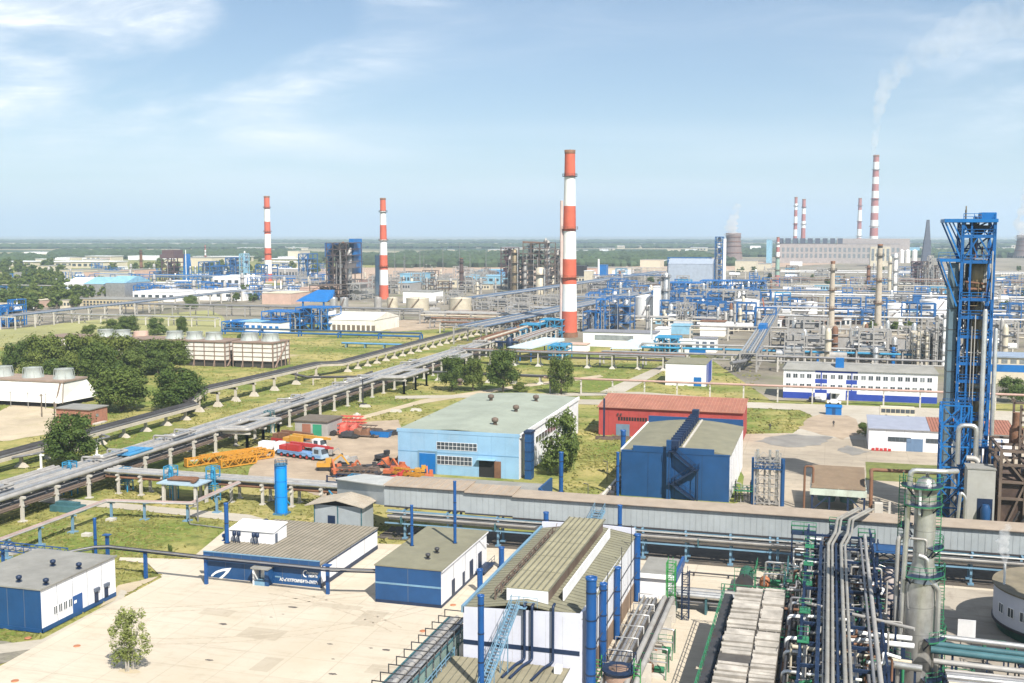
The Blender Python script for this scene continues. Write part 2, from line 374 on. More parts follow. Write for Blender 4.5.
def concretemat(name, base, dirt, sx, sy, joint=.13, stain=.55):
    m = bpy.data.materials.new(name); m.use_nodes = True
    nt = m.node_tree; N = nt.nodes; L = nt.links; b = N['Principled BSDF']; b.inputs['Roughness'].default_value = .9; b.inputs['Specular IOR Level'].default_value = .2
    g = N.new('ShaderNodeNewGeometry').outputs['Position']
    br = N.new('ShaderNodeTexBrick'); br.inputs['Scale'].default_value = 1; br.inputs['Brick Width'].default_value = sx; br.inputs['Row Height'].default_value = sy
    br.inputs['Mortar Size'].default_value = joint; br.inputs['Mortar Smooth'].default_value = .4; br.offset = 0.0
    br.inputs['Color1'].default_value = (*base, 1); br.inputs['Color2'].default_value = (*[c*.94 for c in base], 1); br.inputs['Mortar'].default_value = (*[c*.8 for c in base], 1)
    L.new(g, br.inputs['Vector'])
    def nz(s, d, r, sc=(1,1,1), loc=(0,0,0)):
        mp = N.new('ShaderNodeMapping'); mp.inputs['Scale'].default_value = sc; mp.inputs['Location'].default_value = loc; L.new(g, mp.inputs['Vector'])
        n = N.new('ShaderNodeTexNoise'); n.inputs['Scale'].default_value = s; n.inputs['Detail'].default_value = d; n.inputs['Roughness'].default_value = r
        L.new(mp.outputs[0], n.inputs['Vector']); return n.outputs['Fac']
    def mx(f, lo, hi, amt, a, col_):
        r = N.new('ShaderNodeMapRange'); r.inputs['From Min'].default_value = lo; r.inputs['From Max'].default_value = hi; r.inputs['To Max'].default_value = amt
        L.new(f, r.inputs['Value']); n = N.new('ShaderNodeMix'); n.data_type = 'RGBA'; L.new(r.outputs[0], n.inputs['Factor'])
        L.new(a, n.inputs[6]); n.inputs[7].default_value = (*col_, 1); return n.outputs[2]
    o = mx(nz(.09, 8, .65), .42, .72, stain, br.outputs['Color'], dirt)
    o = mx(nz(.6, 9, .7, (1, .3, 1), (5, 2, 0)), .55, .75, stain*.7, o, [c*.7 for c in dirt])
    o = mx(nz(2.5, 6, .7, (1, 1, 1), (15, 2, 0)), .3, .8, .22, o, [c*.8 for c in base])
    o = mx(nz(.35, 9, .8, (.25, 1.6, 1), (2, 7, 0)), .50, .70, stain*.8, o, [c*.62 for c in dirt])
    o = mx(nz(.03, 5, .6, (1, 1, 1), (8, 3, 0)), .45, .65, stain*.5, o, [c*.8 for c in dirt])
    L.new(o, b.inputs['Base Color']); return m
CY_ = concretemat('yard_concrete', (.56, .495, .40), (.45, .375, .27), 6, 6, .10)
CM_ = concretemat('worn_pavement', (.46, .39, .30), (.29, .25, .20), 9, 9, .12, .9)
RD_ = concretemat('pale_road', (.47, .43, .36), (.36, .31, .24), 40, 40, .02, .7)
DI_ = mat('bare_dirt', (.37, .29, .21), .95, var=.2, scale=.12, stain=.6, stain_rgb=(.24, .19, .14), world=True)
SA_ = mat('sandy_ground', (.46, .38, .27), .95, var=.15, scale=.1, stain=.5, stain_rgb=(.30, .27, .13), world=True)
PG_ = mat('works_ground', (.235, .205, .16), .95, var=.4, scale=.02, stain=.85, stain_rgb=(.15, .165, .07), world=True)
FP_ = mat('ploughed_field', (.42, .30, .215), .95, var=.14, scale=.006, stain=.4, stain_rgb=(.33, .28, .15), world=True)
FD_ = mat('dry_field', (.30, .29, .12), .95, var=.2, scale=.02, stain=.4, stain_rgb=(.16, .18, .06), world=True)
WT_ = mat('wet_asphalt', (.25, .23, .20), .5, var=.25, scale=.15, stain=.5, stain_rgb=(.30, .27, .23), world=True)
SHEETS = []
def jag(pts, n, j):
    o = []
    for i in range(len(pts)):
        a, b = pts[i], pts[(i+1) % len(pts)]
        for k in range(n):
            t = k/n; x = a[0]+(b[0]-a[0])*t; y = a[1]+(b[1]-a[1])*t
            o.append((x+R.uniform(-j, j), y+R.uniform(-j, j)))
    return o
def sheet(name, px, z, m, n=1, j=0.0, world=False):
    pts = [p if world else G(*p) for p in px]
    if n > 1: pts = jag(pts, n, j)
    SHEETS.append((min(p[0] for p in pts), max(p[0] for p in pts), min(p[1] for p in pts), max(p[1] for p in pts), pts))
    return structure(MB().add([(x, y, z) for x, y in pts], [tuple(range(len(pts)))]), name, m)
# far land
sheet('works_ground', [(-40,332),(150,322),(420,320),(560,345),(700,352),(770,400),(1080,405),(1080,258),(700,258),(640,268),(300,285),(120,290),(-40,300)], .02, PG_)
sheet('ploughed_field', [(265,283),(500,284),(640,276),(860,262),(700,262),(600,266.5),(440,267),(330,268),(255,273)], .05, FP_, 6, 12)
sheet('meadow', [(-40,345),(0,330),(95,320),(210,310),(240,330),(180,338),(0,347)], .04, FD_, 6, 2)
sheet('dirt_lot', [(390,332),(440,329),(478,324),(430,319),(400,320),(380,326)], .05, DI_, 6, 1.5)
# machinery yard and its tracks
sheet('machinery_yard', [(246,480),(262,452),(318,434),(340,424),(398,420),(404,440),(398,478),(470,492),(330,500),(290,486)], .05, DI_, 5, .7)
sheet('sandy_track', [(18,402),(60,410),(110,416),(62,431),(-20,445),(-30,424)], .04, SA_, 6, 1.2)
sheet('footpath', [(242,451),(330,425),(420,400),(520,385),(600,375),(604,377),(520,388),(420,404),(332,428),(244,454)], .06, SA_, 3, .3)
sheet('footpath', [(395,396),(640,392),(745,400),(745,403),(640,395),(395,399)], .065, RD_)
sheet('footpath', [(600,392),(660,366),(672,366),(625,392)], .06, RD_)
# pavement east of the blue halls, road in front of the office
sheet('pavement', [(742,470),(742,434),(800,433),(865,437),(870,420),(1060,430),(1060,545),(720,528),(700,520),(742,500)], .03, CM_, 4, .4)
sheet('road', [(560,399),(740,402),(800,404),(870,406),(1080,414),(1080,429),(880,420),(866,440),(790,436),(815,418),(800,410),(740,408),(560,404)], .055, RD_, 3, .4)
sheet('wet_patch', [(752,441),(790,434),(830,437),(822,445),(790,448)], .06, WT_, 5, 1.0)
sheet('wet_patch', [(835,450),(850,446),(868,452),(850,456)], .06, WT_, 5, .8)
sheet('verge', [(866,480),(866,462),(942,466),(942,484)], .05, mat('verge_grass', (.15, .165, .045), .95, var=.25, scale=.5, world=True), 3, .2)
sheet('dirt_lot', [(800,428),(815,415),(850,416),(868,432),(840,440)], .07, DI_, 5, 1.2)
# foreground yard
yard = [(-60,690),(0,667),(60,634),(98,612),(162,578),(148,564),(119,561),(120,558),(190,560),(226,530),(242,523),(300,526),(372,536),(372,544),(1060,570),(1200,600),(1200,760),(-60,760)]
sheet('concrete_yard', yard, .12, CY_)
sheet('footpath', [(-20,490),(60,498),(250,515),(264,519),(258,524),(150,512),(60,504),(-20,497)], .07, RD_, 3, .15)
sheet('apron', [(42,640),(115,601),(121,590),(127,592),(120,606),(45,648),(-40,660),(-40,650)], .10, RD_)
sheet('dirt_lot', [(-10,640),(30,645),(62,640),(20,658),(-10,668)], .08, mat('gravel_patch', (.22, .20, .16), .95, var=.3, scale=.8, stain=.6, stain_rgb=(.16,.17,.07), world=True), 5, .2)
sheet('dirt_lot', [(100,608),(128,594),(158,577),(118,586)], .09, SA_, 4, .15)
sheet('path', [(590,500),(560,530),(570,530),(606,495),(640,478),(628,476)], .06, CM_)
# slab repairs and tyre tracks on the yard
PT = concretemat('patched_concrete', (.49, .43, .345), (.38, .32, .23), 30, 30, .01, .7)
for x, y, w, d_ in ((-70,118,5.6,3.6),(-58,126,3.2,5.5),(-79,124,4.5,2.4),(-50,112,6.5,2.6),(-63,109,2.4,4.2),(-66,131,7,1.6)): structure(MB().quad((x,y,.124),(x+w,y,.124),(x+w,y+d_,.124),(x,y+d_,.124)), 'slab_repair', PT)
TK = mat('tyre_mark', (.43, .365, .28), .9, var=.2, scale=1.5, world=True)
for (x, y, a, l, cv) in ((-92,120,.35,38,.004),(-84,112,.1,40,.012),(-60,108,1.9,26,.006),(-74,134,-.15,24,-.01)):
    for off in (0, 1.8):
        q = MB(); P = []
        for k in range(25):
            s_ = l*k/24; th = a+cv*s_; P.append((x+s_*math.cos(th)-off*math.sin(th), y+s_*math.sin(th)+off*math.cos(th), th))
        for A, B in zip(P[:-1], P[1:]): q.add([(A[0]-.14*math.sin(-A[2]),A[1]-.14,.126),(B[0]-.14*math.sin(-B[2]),B[1]-.14,.126),(B[0],B[1]+.14,.126),(A[0],A[1]+.14,.126)],[(0,1,2,3)])
        structure(q, 'tyre_track', TK)
# oil stains and drain covers on the yard
STN = mat('oil_stain', (.11, .095, .085), .7, var=.3, scale=2)
for i, (px, py, rx) in enumerate([(223,625,.75),(293,608,.8),(330,645,.45),(386,651,.7),(333,675,.6),(209,661,.6),(271,618,.3),(283,615,.25),(333,660,.3),(371,649,.35)]):
    x, y = G(px, py); pts = [(x+rx*math.cos(a)*R.uniform(.6,1.1), y+.45*rx*math.sin(a)*R.uniform(.6,1.1)) for a in [k*PI/7 for k in range(14)]]
    setp(MB().add([(a, b, .128) for a, b in pts], [tuple(range(14))]).build('oil_stain', STN), kind='structure')
CVM = mat('rusty_iron_cover', (.40, .16, .08), .8, var=.2, scale=2)
for px, py, lb in [(77,647,'rust red drain cover on the concrete nearest the parked shrub'),(423,632,'rust red drain cover beside the grey pipe trestle'),(15,682,'rust red drain cover at the corner of the gravel patch'),(28,639,'rust red drain cover in the gravel beside the small blue hall'),(453,606,'rust red drain cover beside the white flank of the small hall')]:
    x, y = G(px, py); lb = lb.replace('nearest the parked shrub', 'in front of the lone young tree')
    one(MB().lathe(x, y, [(.42,.12),(.42,.17),(.36,.19)], 20), 'drain_cover', CVM, lb, 'drain cover', (x, y))
# ------------------------------------------------------------------ trees
def crown_mesh(name, m, lobes, nleaf, size, seed):
    r = random.Random(seed); mb = MB()
    tot = sum(l[3]**2 for l in lobes)
    for (cx, cy, cz, rad, sq) in lobes:
        k = int(nleaf*rad*rad/tot)
        for _ in range(k):
            while True:
                d = Vector((r.gauss(0,1), r.gauss(0,1), r.gauss(0,1)))
                if d.length > .01: break
            d.normalize(); q = rad*(r.uniform(.25, 1.0)**.5)*(1+.18*math.sin(5*d.x+seed)+.18*math.sin(6*d.y+4*d.z))
            p = Vector((cx, cy, cz)) + Vector((d.x*q, d.y*q, d.z*q*sq))
            if p.z < .25: continue
            nrm = (d + Vector((r.uniform(-.8,.8), r.uniform(-.8,.8), r.uniform(-.3,1.0)))).normalized()
            a = nrm.orthogonal().normalized(); b = nrm.cross(a); th = r.uniform(0, 2*PI)
            u = a*math.cos(th)+b*math.sin(th); v = nrm.cross(u); s = size*r.uniform(.6, 1.35)
            mb.add([p-u*s, p-v*s*.55+nrm*s*.12, p+u*s, p+v*s*.55+nrm*s*.12], [(0,1,2,3)])
    me = bpy.data.meshes.new(name); me.from_pydata(mb.v, [], mb.f); me.materials.append(m); return me
def trunk_mesh(name, m, h, r0, seed, limbs=6, multi=1):
    r = random.Random(seed); mb = MB()
    for k in range(multi):
        ox, oy = (0, 0) if multi == 1 else (r.uniform(-.35,.35), r.uniform(-.35,.35))
        tx, ty = r.uniform(-.12,.12)*h, r.uniform(-.12,.12)*h
        for i in range(4):
            a, b = i/4, (i+1)/4
            mb.beam((ox+tx*a*a, oy+ty*a*a, h*.75*a-.1), (ox+tx*b*b, oy+ty*b*b, h*.75*b), r0*(1.9-1.4*a)/math.sqrt(multi))
        for i in range(limbs):
            z = h*(.25+.45*i/limbs); an = r.uniform(0, 2*PI); l = h*r.uniform(.2,.34); f = (z/(h*.75))**2
            mb.beam((ox+tx*f, oy+ty*f, z), (ox+tx*f+l*math.cos(an), oy+ty*f+l*math.sin(an), z+l*.8), r0*.55/math.sqrt(multi))
    me = bpy.data.meshes.new(name); me.from_pydata(mb.v, [], mb.f); me.materials.append(m); return me
def lobes(seed, n, w, h, z0):                 # crown about w wide, from z0 to h
    r = random.Random(seed); o = []
    for i in range(n):
        z = z0+(h-z0)*r.uniform(.12,.9); t = (z-z0)/(h-z0); rr = w/2*(math.sin(PI*min(.95, .22+.72*t))**.6)*.75
        an = r.uniform(0, 2*PI); o.append((rr*.75*math.cos(an), rr*.75*math.sin(an), z, w*r.uniform(.10,.19), r.uniform(.7,1)))
    o.append((0, 0, z0+(h-z0)*.5, w*.22, 1.0)); return o
TREES = {}
for i in range(4):
    TREES['broad', i] = (crown_mesh('crown', LF1, lobes(20+i, 30, 8.6, 7.8, .9), 7500, .21, 50+i), trunk_mesh('trunk', BRK, 7, .22, i))
for i in range(3):
    TREES['bushy', i] = (crown_mesh('crown', LF2, lobes(40+i, 24, 7.4, 6.1, .4), 5600, .19, 70+i), trunk_mesh('trunk', BRK, 5, .18, 9+i))
for i in range(2):
    TREES['far', i] = (crown_mesh('crown', LF1, lobes(60+i, 10, 8, 7.5, .4), 700, .62, 90+i), trunk_mesh('trunk', BRK, 6, .3, 19+i, 3))
def tree(kind, x, y, h, w, label, group=None, cat='tree', rot=None):
    t = thing('leafy_tree', label, cat, (x, y), group); i = R.randrange(sum(1 for k in TREES if k[0] == kind))
    bh = {'broad': 7.6, 'bushy': 6.0, 'far': 7.5}[kind]; bw = {'broad': 8, 'bushy': 7, 'far': 8}[kind]
    t.scale = (w/bw, w/bw, h/bh); t.rotation_euler = (0, 0, R.uniform(0, 6.28) if rot is None else rot)
    for nm, me in zip(('crown', 'trunk'), TREES[kind, i]):
        o = bpy.data.objects.new(nm, me); col.objects.link(o); o.parent = t
    return t
def ptree(kind, px, py, top, wpx, label, group=None):
    x, y = G(px, py); k = mpp(x, y); h = ztop(px, top, x, y); return tree(kind, x, y, h, wpx*k, label, group)
# lone young tree on the yard, several thin pale stems
x, y = G(129, 672); t = thing('young_tree', 'lone young multi-stemmed tree growing through the concrete yard', 'tree', (x, y))
lb = [(R.uniform(-1.5,1.5)*(1.15-.1*i%1), R.uniform(-1,1), 1.2+5.2*i/34, R.uniform(.35,.62), 1.7) for i in range(34)]
lb += [(-1.6,0,4.4,.6,1.2),(1.7,.1,3.9,.65,1.5),(.4,0,6.4,.5,1.6),(-.9,0,5.7,.5,1.7),(1.5,0,5.2,.45,1.4)]
for nm, me in (('crown', crown_mesh('crown', LF3, [(a, b, c, d*.92, e) for a, b, c, d, e in lb], 4200, .12, 3)), ('trunk', trunk_mesh('trunk', BIR, 7.2, .075, 3, 5, 7))):
    o = bpy.data.objects.new(nm, me); col.objects.link(o); o.parent = t
t.scale = (1.22, 1.1, 1.08)
one(MB().add([(x+1.6*math.cos(a)*R.uniform(.7,1.1), y+.8*math.sin(a)*R.uniform(.7,1.1), .13) for a in [k*PI/8 for k in range(16)]], [tuple(range(16))]), 'soil_patch', SA_, 'bare soil patch round the foot of the lone young tree', 'soil', (x, y, .13))
# near and middle trees: kind, px, py(foot), top, width px, label
for a in [
 ('broad', 72, 466, 416, 58, 'dark round tree beside the blue painted pipe rack'),
  ('bushy', 560, 474, 414, 50, 'tall spreading bush against the white flank of the pale blue workshop'),
 ('broad', 452, 391, 357, 30, 'dark tree at the open end of the row behind the pale blue workshop'),
 ('broad', 473, 391, 359, 26, 'narrow dark tree in the middle of the row behind the workshop'),
 ('broad', 503, 392, 350, 38, 'tallest tree of the row behind the pale blue workshop'),
 ('bushy', 521, 392, 382, 20, 'small bush below the tallest tree behind the workshop'),
 ('broad', 561, 394, 357, 30, 'lone dark tree behind the corner of the pale blue workshop'),
 ('broad', 122, 411, 369, 62, 'round green tree beyond the brick hut roof'),
 ('broad', 180, 411, 369, 62, 'round green tree where the black pipeline steps up'),
 ('broad', 22, 378, 341, 42, 'end tree of the dark thicket behind the white cooling fans'),
 ('broad', 45, 379, 335, 48, 'dark tree of the thicket above the two white fan stacks'),
 ('broad', 68, 380, 334, 48, 'tall dark tree of the thicket behind the sloped cooling house'),
 ('broad', 92, 378, 335, 48, 'dark tree of the thicket beside the nearest fan stacks row'),
 ('broad', 98, 388, 343, 44, 'leaning tree between cooling house and round green tree'),
 ('broad', 120, 374, 336, 50, 'dark tree in the heart of the long thicket'),
 ('broad', 146, 372, 338, 50, 'dark tree of the thicket hiding the far fan house'),
 ('broad', 171, 372, 340, 44, 'last tree of the thicket beside the slatted cooling house'),
 ('bushy', 60, 384, 358, 40, 'low bush at the foot of the thicket'),
 ('bushy', 110, 336, 320, 26, 'bush beyond the thicket beside the pink fan housing'),
 ('broad', 128, 334, 315, 26, 'dark tree standing at the end of the far fan house'),
 ('bushy', 90, 337, 324, 20, 'small bush at the near end of the far hedge row'),
 ('bushy', 158, 335, 318, 24, 'pale bush behind the far fan house'),
 ('broad', 182, 335, 317, 14, 'narrow dark tree beside the slatted cooling house fans'),
 ('bushy', 241, 342, 333, 10, 'tiny bush between the twin slatted cooling houses'),
 ('bushy', 1012, 402, 378, 34, 'dark bushes beside the blue tower behind the pink pipe'),
 ('broad', 1012, 381, 358, 30, 'dark tree beside the blue tower in front of the long blue shed'),
 ('bushy', 697, 349, 341, 9, 'small round dark bush beside the white control house'),
 ('bushy', 865, 436, 423, 20, 'dark bush in the shade beside the white warehouse'),
 ('bushy', 170, 554, 544, 6, 'tiny dark shrub on the dry lawn'),
]: ptree(*a)
for px, py, tp, w in ((34,381,352,34),(78,383,350,36),(108,379,348,36),(134,377,350,34),(158,375,350,32)): ptree('bushy', px, py, tp, w, 'bush filling the dark thicket behind the sloped cooling house', 'bushes of the thicket')
# rough grass as one mass of tufts
def inside(x, y):
    for a, b, c, d, P in SHEETS[3:]:
        if a <= x <= b and c <= y <= d:
            k = False; n = len(P)
            for i in range(n):
                (x1, y1), (x2, y2) = P[i], P[i-1]
                if (y1 > y) != (y2 > y) and x < (x2-x1)*(y-y1)/(y2-y1)+x1: k = not k
            if k: return True
    return False
gm = MB(); rg = random.Random(3)
for (a, b, c, d, n) in ((-10,430,400,560,18000),(0,420,335,410,8000),(380,760,355,470,6000),(560,640,430,500,2500),(740,870,405,440,2500),(0,170,560,650,2500)):
    for _ in range(n):
        px, py = rg.uniform(a,b), rg.uniform(c,d); x, y = G(px, py)
        if math.sin(x*.13+1)*math.sin(y*.11)+math.sin(x*.31+y*.23) < rg.uniform(-1.6,1.2) or inside(x, y): continue
        w = rg.uniform(.15,.42)*(1+y/500); h = rg.uniform(.08,.26)*(1+y/500); t_ = rg.uniform(0,3.14); u, v = w*math.cos(t_), w*math.sin(t_)
        gm.add([(x-u,y-v,.01),(x+u,y+v,.01),(x+u*.7+rg.uniform(-.1,.1),y+v*.7,h),(x-u*.7,y-v*.7+rg.uniform(-.1,.1),h*.8)],[(0,1,2,3)])
setp(gm.build('grass', leafmat('grass_tuft', (.13,.155,.04), (.37,.345,.12))), kind='stuff')
# ------------------------------------------------------------------ building helpers
def south(mb, x0, x1, z0, z1, Y, d=.05, m=0): return mb.box(x0, Y-d, z0, x1, Y, z1, m)
def east(mb, y0, y1, z0, z1, X, d=.05, m=0): return mb.box(X, y0, z0, X+d, y1, z1, m)
def win_s(parent, x0, x1, z0, z1, Y, nx=3, nz=1, fm=None, gm=None, name='window'):
    mb = MB(); south(mb, x0, x1, z0, z1, Y, .04, 0); w = .07
    for i in range(nx+1):
        x = x0+(x1-x0)*i/nx; south(mb, x-w/2, x+w/2, z0-w/2, z1+w/2, Y, .075, 1)
    for k in range(nz+1):
        z = z0+(z1-z0)*k/nz; south(mb, x0+.04, x1-.04, z-w/2, z+w/2, Y, .07, 1)
    return mb.build(name, [gm or GL, fm or W_], parent)
def win_e(parent, y0, y1, z0, z1, X, ny=2, nz=1, fm=None, gm=None, name='window'):
    mb = MB(); east(mb, y0, y1, z0, z1, X, .04, 0); w = .07
    for i in range(ny+1):
        y = y0+(y1-y0)*i/ny; east(mb, y-w/2, y+w/2, z0-w/2, z1+w/2, X, .075, 1)
    for k in range(nz+1):
        z = z0+(z1-z0)*k/nz; east(mb, y0+.04, y1-.04, z-w/2, z+w/2, X, .07, 1)
    return mb.build(name, [gm or GL, fm or W_], parent)
def walls(x0, x1, y0, y1, h, z0=0, hb=None, seams=0, sm=1, eseams=0):
    """south face mat 0, other faces mat 1, seam strips mat 2; hb = height at the back"""
    hb = h if hb is None else hb; mb = MB()
    v = [(x0,y0,z0),(x1,y0,z0),(x1,y1,z0),(x0,y1,z0),(x0,y0,h),(x1,y0,h),(x1,y1,hb),(x0,y1,hb)]
    mb.add(v, [(0,1,5,4)], 0); mb.add(v, [(1,2,6,5),(2,3,7,6),(3,0,4,7),(4,5,6,7),(0,3,2,1)], 1)
    for i in range(1, seams): x = x0+(x1-x0)*i/seams; mb.box(x-.03, y0-.015, z0+.05, x+.03, y0, h-.05, 2)
    for i in range(1, eseams): y = y0+(y1-y0)*i/eseams; mb.box(x1, y-.03, z0+.05, x1+.015, y+.03, min(h, hb)-.1, 2)
    return mb
SEAM = mat('panel_seam', (.10, .12, .16), .7)
SEAMW = mat('pale_panel_seam', (.45, .45, .46), .7)
def ribbed(x0, x1, y0, y1, z, n, t=.12, along='y', hb=None):
    mb = MB(); hb = z if hb is None else hb
    mb.hexa([(x0,y0,z),(x1,y0,z),(x1,y1,hb),(x0,y1,hb)], [(x0,y0,z+t),(x1,y0,z+t),(x1,y1,hb+t),(x0,y1,hb+t)], 0)
    for i in range(n+1):
        if along == 'y':
            x = x0+(x1-x0)*i/n; mb.beam((x, y0+.02, z+t+.03), (x, y1-.02, hb+t+.03), .08, .07, 1)
        else:
            f = i/n; y = y0+(y1-y0)*f; zz = z+(hb-z)*f; mb.beam((x0+.02, y, zz+t+.03), (x1-.02, y, zz+t+.03), .08, .07, 1)
    return mb
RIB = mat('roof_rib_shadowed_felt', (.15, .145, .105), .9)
def vent(parent, x, y, z, m, s=1.0, name='roof_vent'):
    mb = MB().lathe(x, y, [(.28*s,z),(.28*s,z+.55*s),(.45*s,z+.6*s),(.5*s,z+.8*s),(.5*s,z+1.05*s),(.2*s,z+1.2*s)], 12)
    mb.cbox(x, y, z, .8*s, .8*s, .14*s); return mb.build(name, m, parent)
def stack_pipe(px, top, bot, rpx, label, z=0.12, xy=None, name='vent_pipe', m=None, cat='vent pipe', cap=True, zt=None):
    x, y = xy or G(px, bot, z); r = rpx*mpp(x, y); h = zt if zt else ztop(px, top, x, y)
    t = thing(name, label, cat, (x, y, z))
    MB().lathe(x, y, [(r,z),(r,h-.5*r)], 18).build('pipe', m or PBL, t)
    c = MB().lathe(x, y, [(r*1.12,h-.5*r),(r*1.16,h),(r*.95,h),(r*.9,h-.35*r)], 18, caps=False)
    c.lathe(x, y, [(.001, h-.3*r), (r*.9, h-.3*r)], 18, caps=False); c.build('rim', m or PBL, t)
    b = MB().lathe(x, y, [(r*1.5,z),(r*1.5,z+.12)], 18)
    k = 1
    while z+k*3 < h-.6: b.lathe(x, y, [(r*1.06,z+k*3),(r*1.06,z+k*3+.16)], 18); k += 1
    b.build('flange', NB, t); return t

# ------------------------------------------------------------------ small blue-fronted hall at the yard's edge
x0, x1, y0, y1, h = -106.5, -93.8, 112.3, 127.2, 5.6
t = thing('small_hall', 'small flat-roofed hall with blue end wall beside the gravel patch', 'building', (-100, 119.7))
walls(x0, x1, y0, y1, h, .12, seams=5, eseams=5).build('wall', [BL, W_, SEAM], t)
rm = MB().box(x0-.2, y0-.12, h, x1+.2, y1+.2, h+.18); rm.beam((x1+.16,y0-.1,h+.2),(x1+.16,y1+.2,h+.2),.14,.16); rm.build('roof', [RO], t)
pl = MB(); south(pl, x0, x1+.06, .12, .6, y0, .06); east(pl, y0-.06, y1, .12, .7, x1, .06); pl.build('plinth', BL, t)
for k in range(4):
    a = y0+2.2+k*.95; win_e(t, a, a+.72, 1.7, 2.8, x1, 2, 1)
d = MB(); east(d, 118.2, 120.1, .55, 2.9, x1, .07); d = d.build('door', PBL, t); e = MB(); east(e, 118.4, 118.9, 1.9, 2.3, x1+.07, .02); e.build('door_sign', WH, d)
for y in (122.6, 124.7):
    e = MB(); east(e, y, y+.8, .6, 2.1, x1, .06); d = e.build('door', NB, t)
    g = MB(); east(g, y-.1, y+.9, 2.15, 2.6, x1, .3); g.build('door_hood', SEAM, d)
for px, py in ((19,582),(46,585),(53,566),(79,569)): x, y = G(px, py, h+.15); vent(t, x, y, h+.15, NB, .75)

# ------------------------------------------------------------------ wide hall with blue fascia, lettering and roof house
x0, x1, y0, y1, h = -86.2, -68.0, 138.2, 158.4, 4.0
t = thing('lettered_hall', 'low hall with blue fascia, white curved emblem and lettering on its front', 'building', (-77, 148.3))
walls(x0, x1, y0, y1, h-.5, .12, seams=6, eseams=4).build('wall', [BL, W_, SEAM], t)
ribbed(x0+.1, x1+.15, y0-.4, y1+.1, h-.5, 26).build('roof', [mat('brown_grey_ribbed_roof', (.27, .235, .185), .85, var=.15, stain=.5, stain_rgb=(.17,.15,.12)), RIB], t)
fs = MB().box(x0-.15, y0-.75, h-1.15, x1+.1, y0-.5, h+.12); fs.box(x0-.15, y0-.5, h-1.15, x1+.1, y0-.02, h-.95)
for i in range(1, 12): x = x0+(x1-x0)*i/12; fs.box(x-.02, y0-.765, h-1.1, x+.02, y0-.75, h+.1, 1)
fs.build('fascia', [BL, SEAM], t)
MB().box(x0-.2, y0-.8, h+.122, x1+.13, y0-.45, h+.19).build('coping', LB, t)
p = MB(); east(p, y0, y1, .12, .75, x1, .07); p.box(x1, y0+.3, h-.95, x1+.06, y1, h-.75); p.build('plinth', NB, t)
po = MB().box(-78.0, y0-1.5, .12, -77.75, y0, 2.5, 0); po.box(-76.1, y0-1.5, .12, -75.5, y0, 2.5, 1); po.box(-78.2, y0-1.7, 2.5, -75.4, y0-.03, 2.72, 2)
po.box(-77.75, y0-1.5, .12, -76.1, y0, .7, 3); po.build('porch', [WH, BL, RO, LB], t)
d = MB(); south(d, -77.5, -76.3, .72, 2.45, y0, .05); d.build('door', SV, t)
def Zx(px, py): return onY(200+px/7.854, 510+py/7.854, y0-.06)
em = MB(); o = [Zx(*q) for q in [(85,522),(92,506),(125,480),(175,463),(246,455)]]; i_ = [Zx(*q) for q in [(103,519),(112,508),(140,492),(180,480),(206,477)]]
tp = [Zx(*q) for q in [(246,455),(222,492),(188,525),(155,551)]]; ti = [Zx(*q) for q in [(206,477),(190,500),(165,522),(128,551)]]
for A, B in ((o, i_), (tp, ti)):
    for k in range(len(A)-1):
        lo = [(A[k][0],y0-.001,A[k][1]),(A[k+1][0],y0-.001,A[k+1][1]),(B[k+1][0],y0-.001,B[k+1][1]),(B[k][0],y0-.001,B[k][1])]
        em.hexa(lo, [(q[0],y0-.06,q[2]) for q in lo])
em.build('emblem', WH, t)
def text(parent, s, x, z, Y, size, m, name='lettering', shear=.2, bold=0.0, w=None):
    cu = bpy.data.curves.new(name, 'FONT'); cu.body = s; cu.size = size; cu.extrude = .02; cu.shear = shear; cu.offset = bold
    cu.materials.append(m); ob = bpy.data.objects.new(name, cu); col.objects.link(ob)
    bpy.context.view_layer.update(); me = bpy.data.meshes.new_from_object(ob.evaluated_get(bpy.context.evaluated_depsgraph_get()))
    bpy.data.objects.remove(ob); ob = bpy.data.objects.new(name, me); col.objects.link(ob)
    ob.parent = parent; ob.location = (x-parent.location[0], Y-parent.location[1], z-parent.location[2]); ob.rotation_euler = (PI/2, 0, 0)
    k = max(v.co.x for v in me.vertices)
    if w: ob.scale = (w/k, 1, 1)
    return ob
a = onY(279.5, 581.6, y0-.06); b = onY(318.0, 584.6, y0-.06)
text(t, 'АО «ГАЗПРОМНЕФТЬ-ОНПЗ»', a[0], .62, y0-.05, .62, WH, w=b[0]-a[0], bold=.012)
a = onY(303.5, 569, y0-.06); b = onY(317.8, 571.5, y0-.06)
text(t, 'ГАЗПРОМ', a[0]+.45, 1.98, y0-.05, .42, WH, w=b[0]-a[0]-.4, bold=.01)
text(t, 'НЕФТЬ', a[0]+.75, 1.55, y0-.05, .42, WH, w=b[0]-a[0]-.8, bold=.01)
ar = MB(); ctr = (a[0]+.35, 2.0)
for k in range(7):
    a1, a2 = math.radians(70+k*30), math.radians(100+k*30)
    ar.beam((ctr[0]+.42*math.cos(a1), y0-.04, ctr[1]+.48*math.sin(a1)), (ctr[0]+.42*math.cos(a2), y0-.04, ctr[1]+.48*math.sin(a2)), .07, .12)
ar.build('emblem', WH, t)
mk = MB(); q = onY(277.5, 576.8, y0-.06); mk.box(q[0]-.4, y0-.05, q[1]-.1, q[0]+.5, y0-.001, q[1]+.1); mk.build('emblem', LB, t)
q0 = G(229.5, 541, h-.4); q1 = G(273, 545, h-.4); py0 = q1[1]+.2
ph = MB(); X0, X1 = q0[0], q1[0]; ph.box(X0, py0, h-.38, X1, py0+4.2, h+1.45)
ph = ph.build('roof_house', W_, t)
